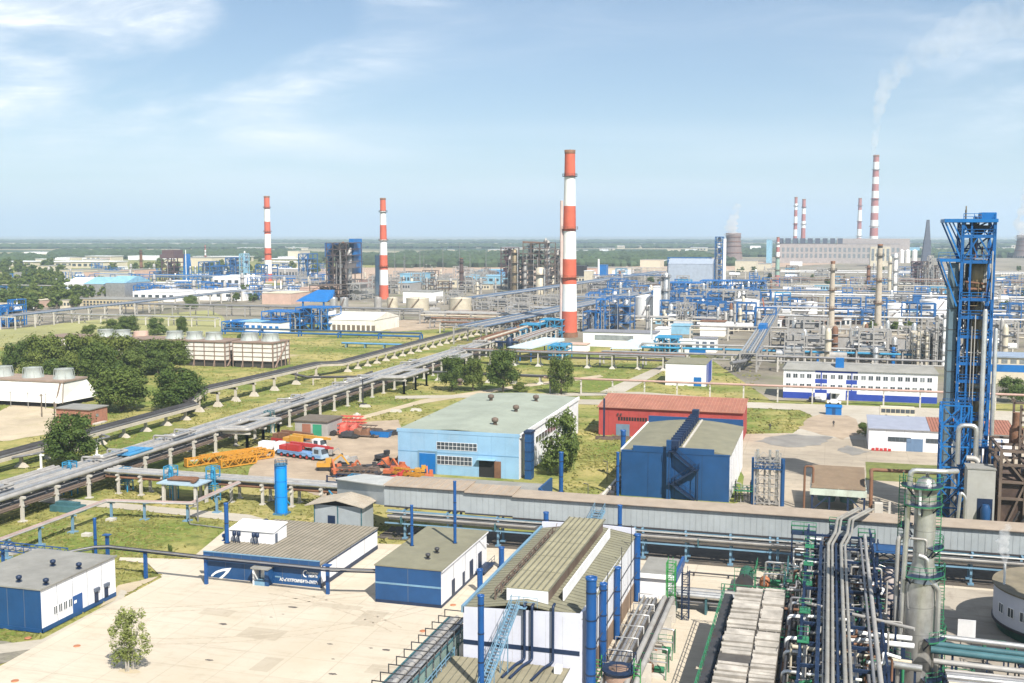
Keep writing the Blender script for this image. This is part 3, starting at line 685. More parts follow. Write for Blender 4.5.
rr = MB(); rr.hexa([(X0-.1,py0-.2,h+1.4),(X1+.15,py0-.2,h+1.4),(X1+.15,py0+4.3,h+1.9),(X0-.1,py0+4.3,h+1.9)], [(X0-.1,py0-.2,h+1.52),(X1+.15,py0-.2,h+1.52),(X1+.15,py0+4.3,h+2.02),(X0-.1,py0+4.3,h+2.02)]); rr.build('roof_house_roof', WH, ph)
e = MB(); east(e, py0+.5, py0+1.2, h-.3, h+1.1, X1, .05); e.build('roof_house_door', SEAM, ph)
for k, fx in enumerate((.18, .28, .62, .70)):
    x = X0+(X1-X0)*fx; v = MB().lathe(x, py0-.9, [(.22,h+.75),(.3,h+.85),(.3,h+1.4),(.12,h+1.5)], 12)
    v.beam((x-.2,py0-.9,h-.35),(x,py0-.9,h+.75),.07).beam((x+.2,py0-.9,h-.35),(x,py0-.9,h+.75),.07).beam((x,py0-.7,h-.35),(x,py0-.9,h+.75),.07)
    v.build('roof_fan', NB, t)
vent(t, *G(266, 524, h-.3), h-.38, NB, .8); vent(t, *G(225, 540, h-.3), h-.38, PBL, .9)
stack_pipe(227, 503, 543, 2.2, 'slim blue vent pipe rising from the lettered hall roof', z=h-.36)

# ------------------------------------------------------------------ narrow hall with plain blue end
x0, x1, y0, y1, h = -58.3, -48.8, 134.9, 155.2, 5.2
t = thing('narrow_hall', 'narrow olive-roofed hall with plain blue end and white flank', 'building', (-53.5, 145))
walls(x0, x1, y0, y1, h, .12, seams=2, eseams=4).build('wall', [BL, W_, SEAM], t)
rm = MB().box(x0-.1, y0-.1, h, x1+.25, y1+.15, h+.16); rm.build('roof', [RF], t)
g = MB(); g.beam((x1+.2,y0-.1,h-.02),(x1+.2,y1+.1,h-.02),.16,.2); g.beam((x1+.15,y1-4,h-.1),(x1+.6,y1-1,h-1.6),.1,.1); g.build('gutter', W_, t)
b_ = MB(); south(b_, x0, x1, 2.75, 3.0, y0, .05); b_.build('band', LB, t)
p = MB(); south(p, x0, x1+.07, .12, .55, y0, .06); east(p, y0, y1, .12, .5, x1, .06); p.build('plinth', NB, t)
for a, w, zt in ((139.2, 1.2, 2.6), (143.8, .9, 2.3), (147.0, 1.5, 3.0), (151.0, 1.6, 3.0)):
    e = MB(); east(e, a, a+w, .5, zt, x1, .07); e.build('door', NB, t)
pf = MB().box(x1+.02, 149.6, .55, x1+1.5, 154.6, .75); pf.rail([(x1+1.45,149.6,.75),(x1+1.45,154.6,.75)], 1.1, 0); pf.build('landing', NB, t)
for px, py in ((428,559),(437,553)): x, y = G(px, py, h+.15); vent(t, x, y, h+.15, DK, .7)
stack_pipe(412, 505, 546, 1.5, 'short blue vent pipe on the narrow hall roof', z=h+.1)
stack_pipe(455, 481, 543.5, 1.6, 'taller blue vent pipe on the narrow hall roof', z=h+.1)

# ------------------------------------------------------------------ pipe on square posts along the hall fronts
t = thing('front_pipeline', 'dark pipe bundle on square blue posts along the hall fronts', 'pipeline', (-80, 137))
pts = [(-112,141,5.2),(-104,140.5,5.2),(-100.5,137.4,4.6),(-95.5,140.5,4.6),(-86.5,136.7,4.3),(-67.0,136.7,4.3),(-58.4,136.4,4.3)]
pts = [(*G(60,553,4.4),4.4),(*G(95,546.5,4.4),4.4),(*G(110,546,4.4),4.4),(*G(206,556.5,4.3),4.3),(*G(328,568.5,4.3),4.3),(-58.4,136.0,4.2)]
MB().path(pts, .16, 8).build('pipe', DK, t); MB().path([(x, y-.4, z+.02) for x, y, z in pts], .12, 8).build('pipe', SD, t)
MB().path([(x, y-.2, z-.3) for x, y, z in pts], .10, 6).build('pipe', NB, t)
for px, b in ((108,561),(146,578),(206.5,584),(328,594)):
    x, y = G(px, b, .12); m_ = MB(); m_.cbox(x, y, .1, .42, .42, 4.1); m_.cbox(x, y-.1, 4.2, 1.1, .9, .12); m_.build('post', PBL, t)
stack_pipe(96, 518, 559, 1.6, 'slim blue vent pipe beside the pipeline corner at the dry lawn')
# blue walkway truss coming in from the west
t = thing('pipe_truss', 'blue truss bridge carrying pipes behind the small blue-ended hall', 'pipe bridge', (-118, 138))
A = Vector((*G(-14,549,4.2),4.2)); B = Vector((*G(62,557,4.2),4.2)); d_ = (B-A); m_ = MB()
for oy in (0, 1.3):
    for oz in (0, .9): m_.beam(A+Vector((0,oy,oz)), B+Vector((0,oy,oz)), .12)
    for k in range(10):
        a = A+d_*(k/10)+Vector((0,oy,0)); b = A+d_*((k+1)/10)+Vector((0,oy,.9)); m_.beam(a, b, .08); m_.beam(b, b-Vector((0,0,.9)), .08)
m_.build('truss', PBL, t)
for k in range(3): MB().tube(A+Vector((0,.3+.35*k,.3)), B+Vector((0,.3+.35*k,.3)), .13, 8).build('pipe', SG, t)
for f in (.18, .55, .95):
    p = A+d_*f; q = MB(); q.cbox(p.x, p.y+.65, 0, .35, .35, p.z); q.cbox(p.x, p.y+.65, 0, 1.1, 1.1, .25); q.build('post', PBL, t)
# ------------------------------------------------------------------ tall workshop with roof lantern
x0, x1, y0, y1 = -37.7, -24.6, 111.3, 146.0; HE, HR = 9.0, 10.1; xm = -30.8
t = thing('compressor_hall', 'tall pale grey hall with long slatted roof lantern and blue pipes beside it', 'building', (-31, 128))
mb = MB(); v = [(x0,y0,.12),(x1,y0,.12),(x1,y1,.12),(x0,y1,.12),(x0,y0,9.3),(x1,y0,9.8),(x1,y1,HE),(x0,y1,HE)]
mb.add(v, [(0,1,5,4)], 0); mb.add(v, [(1,2,6,5),(2,3,7,6),(3,0,4,7)], 1)
for i in range(1, 7): x = x0+(x1-x0)*i/7; mb.box(x-.02, y0-.012, .2, x+.02, y0, 9.25, 2)
for i in range(1, 12): y = y0+(y1-y0)*i/12; mb.box(x1, y-.04, .2, x1+.02, y+.04, 8.9, 2)
mb.build('wall', [GW, W_, SEAMW], t)
ch = MB().add([(x1+.003,y0,.12),(x1+.5,y0+1.0,.12),(x1+.5,y0+1.0,9.9),(x1+.003,y0,9.8),(x1+.003,y0+2.6,.12),(x1+.003,y0+2.6,9.8)], [(0,1,2,3),(1,4,5,2),(3,2,5)], 0); ch.build('corner_panel', GW, t)
ra = ribbed(x0-.2, xm, y0+.25, y1-.3, HE, 1, .1); mbr = MB()
for (a, za, b, zb) in ((x0-.2, HE, xm, HR), (xm, HR, x1+.2, HE)):
    mbr.hexa([(a,y0+.25,za),(b,y0+.25,zb),(b,y1-.3,zb),(a,y1-.3,za)], [(a,y0+.25,za+.12),(b,y0+.25,zb+.12),(b,y1-.3,zb+.12),(a,y1-.3,za+.12)], 0)
    for k in range(34): y = y0+.6+k*(y1-y0-1.2)/33; mbr.beam((a,y,za+.14),(b,y,zb+.14),.09,.08,1)
mbr.build('roof', [RF, RIB], t)
bp = MB().add([(x0,y1-.25,HE),(x1,y1-.25,HE),(x1,y1-.25,10.0),(xm,y1-.25,10.2),(x0,y1-.25,10.0)], [(0,1,2,3,4)]); bp.add([(x0,y1+.02,HE),(x1,y1+.02,HE),(x1,y1+.02,10.0),(xm,y1+.02,10.2),(x0,y1+.02,10.0)], [(4,3,2,1,0)])
bp.add([(x0,y1-.25,10.0),(xm,y1-.25,10.2),(x1,y1-.25,10.0),(x0,y1+.02,10.0),(xm,y1+.02,10.2),(x1,y1+.02,10.0)], [(0,1,4,3),(1,2,5,4)]); bp.build('gable_parapet', GW, t)
pa = MB().box(x0-.25, y0, 8.6, x0+.1, y1, 9.4); pa.build('parapet', LB, t)
bd = MB(); south(bd, x0, x1, 5.1, 5.6, y0, .05); bd.build('band', NB, t)
bb = MB(); east(bb, y0+2.7, y1, .12, 2.6, x1, .06); bb.build('plinth', mat('rusty_brown_plinth', (.24,.17,.12), .8, stain=.5), t)
# lantern with slatted sides and windbreak screens
l0, l1, ly0, ly1 = -33.2, -28.5, 113.0, 143.8
lm = MB().box(l0+.15, ly0, HR-.9, l1-.15, ly1, 11.1, 0); lm.box(l0, ly0-.1, 9.7, l1, ly0, 11.35, 1)
ln = lm.build('roof_lantern', [BN, W_], t)
lr = MB().box(l0-.15, ly0-.15, 11.352, l1+.15, ly1+.2, 11.44, 0)
for k in range(8): x = l0-.1+(l1-l0+.2)*k/7; lr.beam((x,ly0-.1,11.49),(x,ly1+.15,11.49),.14,.1,1)
for k in range(1, 5): y = ly0+(ly1-ly0)*k/5; lr.beam((l0-.1,y,11.46),(l1+.1,y,11.46),.04,.03,1)
lr.build('lantern_roof', [mat('olive_lantern_roof', (.30,.275,.18), .8, var=.14, stain=.4, stain_rgb=(.2,.19,.13)), RIB], ln)
ws = MB().box(-27.35, 115, 9.7, -27.2, 141.5, 11.0); ws.build('windbreak', W_, t)
for xx in (l0-1.5,):
    wl = MB()
    for k in range(12):
        y = 113.5+k*2.4; wl.beam((xx,y,9.3),(xx,y,10.9),.12); wl.beam((xx,y,10.9),(l0,y,11.2),.1); wl.beam((xx,y,9.6),(xx,y+2.4,10.9),.07)
    for z in (10.3, 10.9): wl.beam((xx,113.5,z),(xx,140,z),.1)
    wl.build('windbreak', BN, t)
# downpipes on the end wall
for px, zt, k in ((524.5, 10.3, 1), (532, 10.2, 1), (553, 10.4, 1)):
    x = onY(px, 625, y0-.3)[0]; MB().bends([(x,y0+.4,zt),(x,y0-.32,zt),(x,y0-.32,4.2),(x-.7,y0-1.6,4.0),(x-1.3,y0-4.5,3.7)], .16, 8).build('downpipe', NB, t)
# caged stair on the end wall
A = Vector((-31.6, y0-.5, 10.2)); B = Vector((-32.9, y0-8.6, 3.5)); lm = MB()
side = Vector((.45, -.1, 0))
for s_ in (-1, 1):
    lm.beam(A+side*s_, B+side*s_, .12, .2); 
    for hh in (.55, 1.1): lm.beam(A+side*s_+Vector((0,0,hh)), B+side*s_+Vector((0,0,hh)), .05)
    for k in range(13): p = A.lerp(B, k/12)+side*s_; lm.beam(p, p+Vector((0,0,1.1)), .05)
for k in range(27): p = A.lerp(B, k/26); lm.beam(p-side, p+side, .3, .05)
for p in (A.lerp(B, .35), A.lerp(B, .75)):
    for s_ in (-1, 1): q = p+side*s_; lm.beam((q.x,q.y,3.3), q, .09)
    lm.beam((p.x-.45,p.y,3.4),(p.x+.45,p.y,p.z),.06)
lm.rail([(A.x-.6,y0-.35,10.0),(A.x+2.4,y0-.35,10.0)], 1.1)
lm.box(A.x-.6, y0-.75, 9.9, A.x+1.2, y0-.05, 10.0)
one(lm, 'steel_stair', LB, 'light blue inclined steel stair against the grey end wall of the tall hall', 'stair', (-33, y0-4, 4))
# annex
t = thing('hall_annex', 'low lean-to with ribbed olive roof below the tall grey hall', 'building', (-32, 104))
walls(-38.4, -25.9, 97, 110.9, 3.1, .12, hb=3.6, seams=4).build('wall', [GW, W_, SEAMW], t)
ribbed(-38.7, -25.6, 96.5, 111.0, 3.1, 16, .12, hb=3.6).build('roof', [mat('olive_brown_lean_to', (.25,.225,.155), .85, var=.12, stain=.5, stain_rgb=(.16,.14,.1)), RIB], t)
e = MB().box(-26.9, 109.2, 3.7, -26.2, 110.2, 4.4); e.build('air_unit', W_, t)
rl = MB().rail([(-38.6,96.6,3.25),(-38.6,110.9,3.75)], 1.0, 0, .07); rl.build('handrail', LB, t)
# vertical blue pipes about the tall hall
stack_pipe(483, 595, 690, 3.3, 'blue vent pipe standing before the grey end wall of the tall hall', xy=(-33.2, 103.6), z=3.4)
stack_pipe(594, 577, 690, 5.4, 'thickest blue vent pipe, at the corner of the tall grey hall', xy=(-23.4, 111.4))
stack_pipe(603, 583, 656, 3.6, 'blue vent pipe partly hidden behind the thickest one', xy=(-24.1, 121.5))
stack_pipe(613.5, 567, 641, 3.3, 'blue vent pipe halfway along the white flank of the tall hall', xy=(-24.15, 130.5))
stack_pipe(638, 534, 600, 3.2, 'blue vent pipe at the far end of the tall hall flank', xy=(-24.15, 145.2))
stack_pipe(501.5, 547, 568, 2.8, 'short blue vent pipe between the narrow hall and tall hall, beside its far end')
stack_pipe(480, 569, 592, 2.9, 'short blue vent pipe between the narrow hall and tall hall, beside the doors')
stack_pipe(565.5, 512, 533, 2.6, 'blue vent pipe just before the grey gallery beyond the lantern roof', xy=(-41.0, 161))
stack_pipe(628.5, 505, 545, 2.2, 'slender blue vent pipe before the gallery near its short stair', xy=(-29.6, 161.5))
# thin black conduits on the east flank
cd = MB(); xx = x1+.5
for y, zt in ((118, 9.5), (124, 10.5), (133, 11), (140, 12)): cd.beam((xx,y,.12),(xx,y,zt),.08); cd.beam((xx,y,zt*.8),(x1-.5,y+.2,zt*.8),.06)
for z in (4.2, 6.8): cd.beam((xx,113,z),(xx,145,z+.1),.07)
cd.build('conduit', DK, [o for o in col.objects if o.name == 'compressor_hall'][0])

# ------------------------------------------------------------------ pipe trestle on the yard's edge
t = thing('pipe_trestle', 'grey pipe trestle with hoops and braced side rising past the yard', 'pipe rack', (-40, 108))
ya, yb, xa, xb = 88.0, 119.0, -42.0, -39.3
tr = MB()
for x in (xa, xb):
    for z in (3.6, 5.1): tr.beam((x,ya,z),(x,yb,z),.16)
    n = 14
    for k in range(n):
        a, b = ya+(yb-ya)*k/n, ya+(yb-ya)*(k+1)/n; tr.beam((x,a,3.6),(x,a,5.1),.09); tr.beam((x,a,3.6) if k%2 else (x,a,5.1),(x,b,5.1) if k%2 else (x,b,3.6),.09)
tr.build('truss', TL, t)
pl = MB(); 
for k in range(14):
    a, b = ya+(yb-ya)*k/14, ya+(yb-ya)*(k+1)/14; pl.box(xb+.1, a+.35, 3.75, xb+.14, b-.35, 4.95)
pl.build('side_panel', mat('dull_green_panel', (.20,.28,.25), .6, stain=.4), t)
h0 = None
for k in range(15):
    y = ya+.6+k*2.15
    hb = MB().path([(xa-.5,y,5.1),(xa-.5,y,6.0),(xb+.2,y,6.0),(xb+.2,y,5.1)], .06, 6)
    hb.build('hoop', DK, t)
for x, z, r, m in ((-41.6,4.9,.32,SD),(-40.9,5.2,.3,SG),(-40.2,5.1,.26,SD),(-41.2,4.3,.2,SG),(-40.3,4.3,.24,SD),(-39.8,5.3,.14,SV)): MB().tube((x,ya,z),(x,yb-.4,z),r,10).build('pipe', m, t)
for y in (92, 99, 106, 112.5, 118.5):
    m_ = MB()
    for x in (xa, xb): m_.cbox(x, y, .12, .3, .3, 3.5)
    m_.beam((xa,y,2),(xb,y,3.4),.1); m_.build('post', TL, t)
wl = MB().tube((-38.9,113,4.4),(-38.9,113,1.2),.1,8); wl.lathe(-38.9,113,[(.05,.5),(.55,.8),(.6,1.3),(.3,1.7),(.1,1.8)],14); wl.build('hanging_drum', DG, t)

# ------------------------------------------------------------------ long enclosed gallery
YF = 165.0; GB, GT = 5.5, 8.85
t = thing('gallery', 'long enclosed grey gallery with tan roof on light blue posts crossing the works', 'gallery', (-10, 167))
sg = [(-69.5, -55.5, 0.0, 5.2), (-55.5, -47.5, -.25, 4.6), (-47.5, 62.0, -.45, 3.4)]
wl = MB(); rf = MB(); tb = MB()
for a, b, dz, w in sg:
    wl.box(a, YF, GB+dz, b, YF+w, GT+dz, 0)
    n = int((b-a)/.9)
    for k in range(1, n): x = a+(b-a)*k/n; wl.box(x-.035, YF-.03, GB+dz+.1, x+.035, YF, GT+dz-.1, 1)
    rf.hexa([(a-.02,YF-.35,GT+dz),(b,YF-.35,GT+dz),(b,YF+w+.3,GT+dz+.25),(a-.02,YF+w+.3,GT+dz+.25)], [(a-.02,YF-.35,GT+dz+.13),(b,YF-.35,GT+dz+.13),(b,YF+w+.3,GT+dz+.4),(a-.02,YF+w+.3,GT+dz+.4)], 0)
    m_ = int((b-a)/1.1)
    if a < -50:
        for k in range(m_+1): x = a+(b-a)*k/m_; rf.beam((x,YF-.3,GT+dz+.17),(x,YF+w+.25,GT+dz+.43),.07,.07,1)
    tb.box(a, YF-.4, GT+dz-.12, b, YF-.28, GT+dz+.02, 0); tb.box(a, YF-.1, GB+dz-.2, b, YF-.02, GB+dz+.05, 0)
for a in (-69.5,): pass
wl.build('wall', [GC, mat('gallery_rib_shade', (.27,.295,.305), .6)], t); rf.build('roof', [TN, mat('tan_seam', (.40,.31,.23), .8)], t); tb.build('edge_trim', DK, t)
def gal_post(x):
    m_ = MB()
    for yy in (YF+.2, YF+3.0):
        m_.cbox(x, yy, .12, .32, .32, 5.0); m_.cbox(x, yy, .12, .8, .8, .22)
    m_.cbox(x, YF+1.6, 3.2, .22, 3.4, .22); m_.cbox(x, YF+1.2, 4.85, .3, 4.4, .2)
    m_.beam((x,YF+.2,.8),(x,YF+3,3.2),.1); return m_
gp = gal_post(-66.0).build('post', LB, t)
xs = [-58.5,-57.2,-50,-42,-34,-27.8,-26.6,-20,-13.3,-7.5,-6.4,0,6.5,13,14.2,20.5,27,34,41]
for x in xs: copy_part(gp, (x+66.0, 0, 0))
bm = MB()
for yy in (YF+.1, YF+3.1): bm.box(-69, yy-.12, 4.62, 60, yy+.12, 4.84)
bm.box(-69, YF-1.2, 2.85, 60, YF-1.0, 3.05)
bm.build('girder', LB, t)
for yy, z, r, m in ((YF-1.05,4.1,.30,SG),(YF-.2,3.5,.26,SG),(YF+1.0,3.6,.4,SD),(YF+2.1,3.7,.3,LB),(YF-1.6,4.9,.12,SV)): MB().hpipe(-68.5, 60, yy, z, r, 10).build('pipe', m, t)
for x in range(-66, 60, 8): MB().cbox(x, YF-1.05, 3.05, .12, 1.4, 1.2).build('pipe_bracket', TL, t) if x % 16 == 14 else None
sheet('gallery_shade_strip', [(-71,164.2),(62,164.2),(62,176),(-30,176.5),(-71,172)], .14, mat('shade_dark_earth', (.10,.085,.07), .95, var=.35, scale=.4, stain=.5, stain_rgb=(.2,.15,.1), world=True), 6, .3, world=True)  # dark earth sheet, painted to stand for shade beneath and behind the gallery
# bend and end house of the gallery
sl = MB(); A = [(-69.5,165.2),(-69.5,170.2),(-80.0,168.2),(-79.2,163.0)]
lo = [(-69.5,165.0,GB),(-69.5,170.2,GB),(-78.5,176.5,4.2),(-81.5,172.5,4.2)]; hi = [(x,y,z+3.3) for x,y,z in lo]; sl.hexa(lo, hi, 0)
lo2 = [(x,y,z+.003) for x,y,z in [(-69.2,164.4,GB+3.3),(-69.2,170.8,GB+3.3),(-78.4,177.2,7.5),(-82.1,172.2,7.5)]]; sl.hexa(lo2, [(x,y,z+.16) for x,y,z in lo2], 1)
sl.build('sloping_wing', [GC, mat('pale_grey_sheet_roof', (.50,.50,.47), .55, .2, var=.12, stain=.4, stain_rgb=(.35,.3,.25))], t)
t = thing('end_house', 'grey sheet-clad hut with low gabled roof at the gallery end', 'hut', (-77, 164.5))
hx0, hx1, hy0, hy1, hh = -80.6, -72.2, 161.8, 166.6, 5.7
w = MB().box(hx0, hy0, .12, hx1, hy1, hh, 0); xm_ = (hx0+hx1)/2
w.add([(hx0,hy0,hh),(hx1,hy0,hh),(xm_,hy0,hh+.9),(hx0,hy1,hh),(hx1,hy1,hh),(xm_,hy1,hh+.9)], [(0,1,2),(5,4,3)], 1); w.build('wall', [GC, BLK], t)
r_ = MB()
for a, za, b, zb in ((hx0-1.4,hh-.2,xm_,hh+1),(xm_,hh+1,hx1+.7,hh+.05)):
    r_.hexa([(a,hy0-.8,za),(b,hy0-.8,zb),(b,hy1+.4,zb),(a,hy1+.4,za)], [(a,hy0-.8,za+.12),(b,hy0-.8,zb+.12),(b,hy1+.4,zb+.12),(a,hy1+.4,za+.12)], 0)
    for k in range(8): y = hy0-.7+k*.85; r_.beam((a,y,za+.15),(b,y,zb+.15),.06,.06,0)
r_.build('roof', mat('warm_grey_sheet_roof', (.42,.37,.30), .6, .1, var=.12, stain=.4, stain_rgb=(.3,.22,.15)), t)
d = MB(); south(d, -78.2, -76.9, .12, 4.0, hy0, .06); d.build('door', NB, t)
d = MB(); 
for x in (hx0, xm_, hx1): d.cbox(x, hy0-.06, .12, .14, .12, hh-.1)
d.build('frame', TL, t)
# short covered stair leaving the gallery front
st = MB(); a = Vector((-33.3, YF-.4, 7.3)); b = Vector((-36.2, YF-6.5, .3)); sd_ = Vector((.8,0,0))
for s_ in (-1, 1):
    st.beam(a+sd_*s_, b+sd_*s_, .12, .25)
    for hh_ in (.6, 1.2): st.beam(a+sd_*s_+Vector((0,0,hh_)), b+sd_*s_+Vector((0,0,hh_)), .06)
    for k in range(9): p = a.lerp(b,k/8)+sd_*s_; st.beam(p, p+Vector((0,0,1.2)), .06)
for k in range(24): p = a.lerp(b, k/23); st.beam(p-sd_, p+sd_, .28, .05)
one(st, 'gallery_stair', LB, 'short light blue stair climbing to a doorway in the gallery wall', 'stair', (-35, 161, .12))
# ------------------------------------------------------------------ process area east of the tall hall
sheet('unit_paving', [(-23.5,97),(60,97),(60,163),(-6,163),(-6,150),(-12,136),(-12,100),(-23.5,100)], .135, concretemat('oily_paving', (.40,.355,.295), (.24,.20,.16), 5, 5, .012, .8), world=True)
sheet('unit_paving', [(-5.5,97),(14,97),(14,160),(-7.5,160),(-7.5,141),(-5.5,136)], .15, concretemat('shaded_stained_paving', (.17,.155,.14), (.10,.085,.07), 4, 4, .012, .8), world=True)  # paving colour darkened for the shade under the rack, plus stains
rb = random.Random(5)
# flat store room behind the tall hall
t = thing('flat_store', 'small flat-roofed store with blue end parapet behind the tall grey hall', 'building', (-21.5, 150))
walls(-24.0, -19.2, 146.9, 154.6, 3.4, .12).build('wall', [W_, W_, SEAM], t); MB().box(-24.1,146.7,3.4,-19.3,154.8,3.55).build('roof',RO,t)
MB().box(-19.29,146.5,2.7,-18.9,155,3.95).build('parapet',PBL,t); MB().box(-24.1,146.45,3.0,-19.3,146.69,3.6).build('fascia',WH,t)
# sloping pipe bundle along the hall flank
t = thing('flank_pipe_rack', 'low rack of pale pipes with hoop frames along the white flank of the tall hall', 'pipe rack', (-20, 126))
for x, r, z, m in ((-18.5,.33,3.0,SG),(-19.5,.33,3.0,SG),(-19.0,.12,2.9,DK),(-20.7,.2,2.7,SD),(-21.2,.16,2.7,SG),(-21.7,.2,2.6,SD),(-22.2,.14,2.9,SV),(-20.2,.12,2.3,SD)):
    MB().bends([(x,110.5,z-.6),(x,112,z),(x,139.5,z),(x,139.8,.9)], r, 10).build('pipe', m, t)
for k in range(7):
    y = 114+k*4; q = MB()
    q.path([(-22.7,y,.12),(-22.7,y,3.6),(-20.1,y,3.6),(-20.1,y,.12)], .06, 6); q.build('hoop_frame', SV, t)
    q = MB().cbox(-18.9, y, .12, 2.0, .3, 2.25); q.build('sleeper', CO, t)
# east-west pipe bundle
t = thing('cross_pipe_rack', 'bundle of bright aluminium pipes on low stands leading to the air coolers', 'pipe rack', (-14, 144))
for i, (y, z, r, m) in enumerate(((142.6,2.4,.36,SV),(143.5,2.4,.36,SV),(144.4,2.5,.3,SG),(145.2,2.4,.22,SV),(142.9,1.5,.2,SD),(144.1,1.5,.2,DK))): MB().hpipe(-19.5,-8.5,y,z,r,10).build('pipe', m, t)
for x in (-18.5,-14.5,-10.5): MB().cbox(x,144,.12,.25,4.0,1.95).build('stand', TL, t)
# narrow pipe lines crossing the paving
for y, z, lb in ((151.5,.5,'thin dark ground pipe on the paving beside the flat store'),(158.5,.6,'thin dark ground pipe on the paving just before the gallery')):
    m_ = MB().hpipe(-19,-7,y,z,.12,8)
    for x in (-18,-13,-8): m_.cbox(x,y,.12,.25,.3,z-.2)
    one(m_,'ground_pipe',DK,lb,'pipe',(-13,y,.12))
# green ladder tower
def cage_tower(x, y, h, w, m, label, name='ladder_tower', extra=None):
    t = thing(name, label, 'ladder tower', (x, y, .12)); q = MB()
    for a in (-1, 1):
        for b in (-1, 1): q.cbox(x+a*w/2, y+b*w/2, .12, .12, .12, h)
    k = 0
    while k*1.2 < h:
        z = .12+k*1.2
        for a, b, c, d in ((-1,-1,1,-1),(1,-1,1,1),(1,1,-1,1),(-1,1,-1,-1)): q.beam((x+a*w/2,y+b*w/2,z),(x+c*w/2,y+d*w/2,z),.07)
        q.beam((x-w/2,y-w/2,z),(x+w/2,y-w/2,min(h,z+1.2)),.06); k += 1
    q.build('frame', m, t)
    l = MB()
    for k in range(int(h/.35)): l.beam((x-.3,y-w/2-.1,.3+k*.35),(x+.3,y-w/2-.1,.3+k*.35),.05)
    for s_ in (-.3,.3): l.beam((x+s_,y-w/2-.1,.2),(x+s_,y-w/2-.1,h+1),.06)
    l.build('ladder', m, t); return t
cage_tower(-18.9, 140.6, 7.2, 1.1, mat('bright_green_paint', (.04,.25,.06), .5, var=.2), 'bright green ladder tower at the end of the flank pipe rack')
cage_tower(-16.9, 139.8, 6.4, .9, NB, 'navy ladder tower beside the bright green one')
# pumps and drums
def pump_skid(x, y, label, body, motor=GN, s=1.0):
    t = thing('pump_skid', label, 'pump', (x, y, .12))
    MB().cbox(x, y, .12, 3.2*s, 2.2*s, .35).build('base', CO, t)
    b = MB().lathe(x-.6*s, y, [(.55*s,.47),(.7*s,.9*s),(.6*s,1.5*s),(.25*s,1.8*s)], 14); b.tube((x-.6*s,y-.9*s,1.0*s),(x-.6*s,y+.9*s,1.0*s),.35*s,10); b.build('casing', body, t)
    MB().tube((x+.1*s,y,1.0*s),(x+1.4*s,y,1.0*s),.42*s,12).build('motor', motor, t)
    p = MB().bends([(x-.6*s,y+.9*s,1.0*s),(x-.6*s,y+1.6*s,1.0*s),(x-.6*s,y+1.6*s,3.2*s),(x+1.6*s,y+1.6*s,3.2*s),(x+1.6*s,y+1.6*s,.2)],.13*s,8)
    p.bends([(x-.6*s,y-.9*s,1.0*s),(x-.6*s,y-1.5*s,1.0*s),(x-.6*s,y-1.5*s,2.6*s),(x+1.9*s,y-1.5*s,2.6*s)],.12*s,8); p.build('pipework', SV, t)
    f = MB()
    for a in (-1,1):
        for c in (-1,1): f.beam((x+a*1.8*s,y+c*1.4*s,.12),(x+a*1.8*s,y+c*1.4*s,3.4*s),.1)
    f.rail([(x-1.8*s,y-1.4*s,2.3*s),(x+1.8*s,y-1.4*s,2.3*s)],1.1,0,.05); f.build('frame', motor, t); return t
ORP = mat('primer_orange', (.50,.19,.09), .6, var=.2, stain=.4)
pump_skid(-18.2, 126.5, 'pump with primer orange casing beside the flank pipe rack', ORP, GN, .9)
pump_skid(-18.0, 120.5, 'rust brown pump on a white plinth beside the flank pipe rack', RU, GN, .85)
pump_skid(-7.0, 155.2, 'orange headed pump behind the air coolers', ORP, GN, 1.1)
pump_skid(-5.0, 157.8, 'small dark pump beside the gallery posts behind the air coolers', DK, SV, .9)
t = thing('heat_exchanger', 'dark green drum with blind cover behind the air coolers', 'heat exchanger', (-10.2, 153.5, .12))
MB().tube((-10.2,151.8,1.9),(-10.2,156.5,1.9),1.0,18).build('shell', DG, t); MB().tube((-10.2,151.6,1.9),(-10.2,151.8,1.9),1.2,18).build('flange', DK, t)
q = MB().cbox(-10.2,152.8,.12,1.2,.4,1.1); q.cbox(-10.2,155.6,.12,1.2,.4,1.1); q.build('saddle', CO, t)
q = MB().rail([(-11.6,151.4,2.9),(-8.8,151.4,2.9),(-8.8,157,2.9)],1.1,0,.06); q.beam((-8.8,151.4,.12),(-8.8,151.4,3),.1).beam((-11.6,151.4,.12),(-11.6,151.4,3),.1).beam((-11.6,157,.12),(-8.8,152,4),.12); q.build('frame', GN, t)
t = thing('heat_exchanger', 'fat brown banded drum between two green ladders at the foot of the thickest blue pipe', 'heat exchanger', (-20.6, 113, .12))
MB().lathe(-20.6, 112.5, [(1.5,.12),(1.55,1.2),(1.55,3.2),(1.2,3.7),(.4,4.0)], 22).build('shell', mat('brown_jacket', (.30,.2,.15), .6, .2, var=.25, stain=.5), t)
q = MB()
for z in (1.3, 3.25): q.lathe(-20.6,112.5,[(1.6,z),(1.62,z+.25)],22)
q.lathe(-20.6,112.5,[(1.9,3.6),(1.9,3.75)],12); q.build('band', NB, t)
for a in (-1, 1):
    q = MB(); X = -20.6+a*2.1
    for k in range(11): q.beam((X-.35,112,.4+k*.42),(X+.35,112,.4+k*.42),.07)
    for s_ in (-.35,.35): q.beam((X+s_,112,.12),(X+s_,112,5.2),.1)
    q.build('ladder', MATS['bright_green_paint'], t)
q = MB().rail([(-22.2,111.3,3.8),(-19,111.3,3.8),(-19,114.4,3.8),(-22.2,114.4,3.8)],1.1,0,.06,True); q.build('handrail', NB, t)

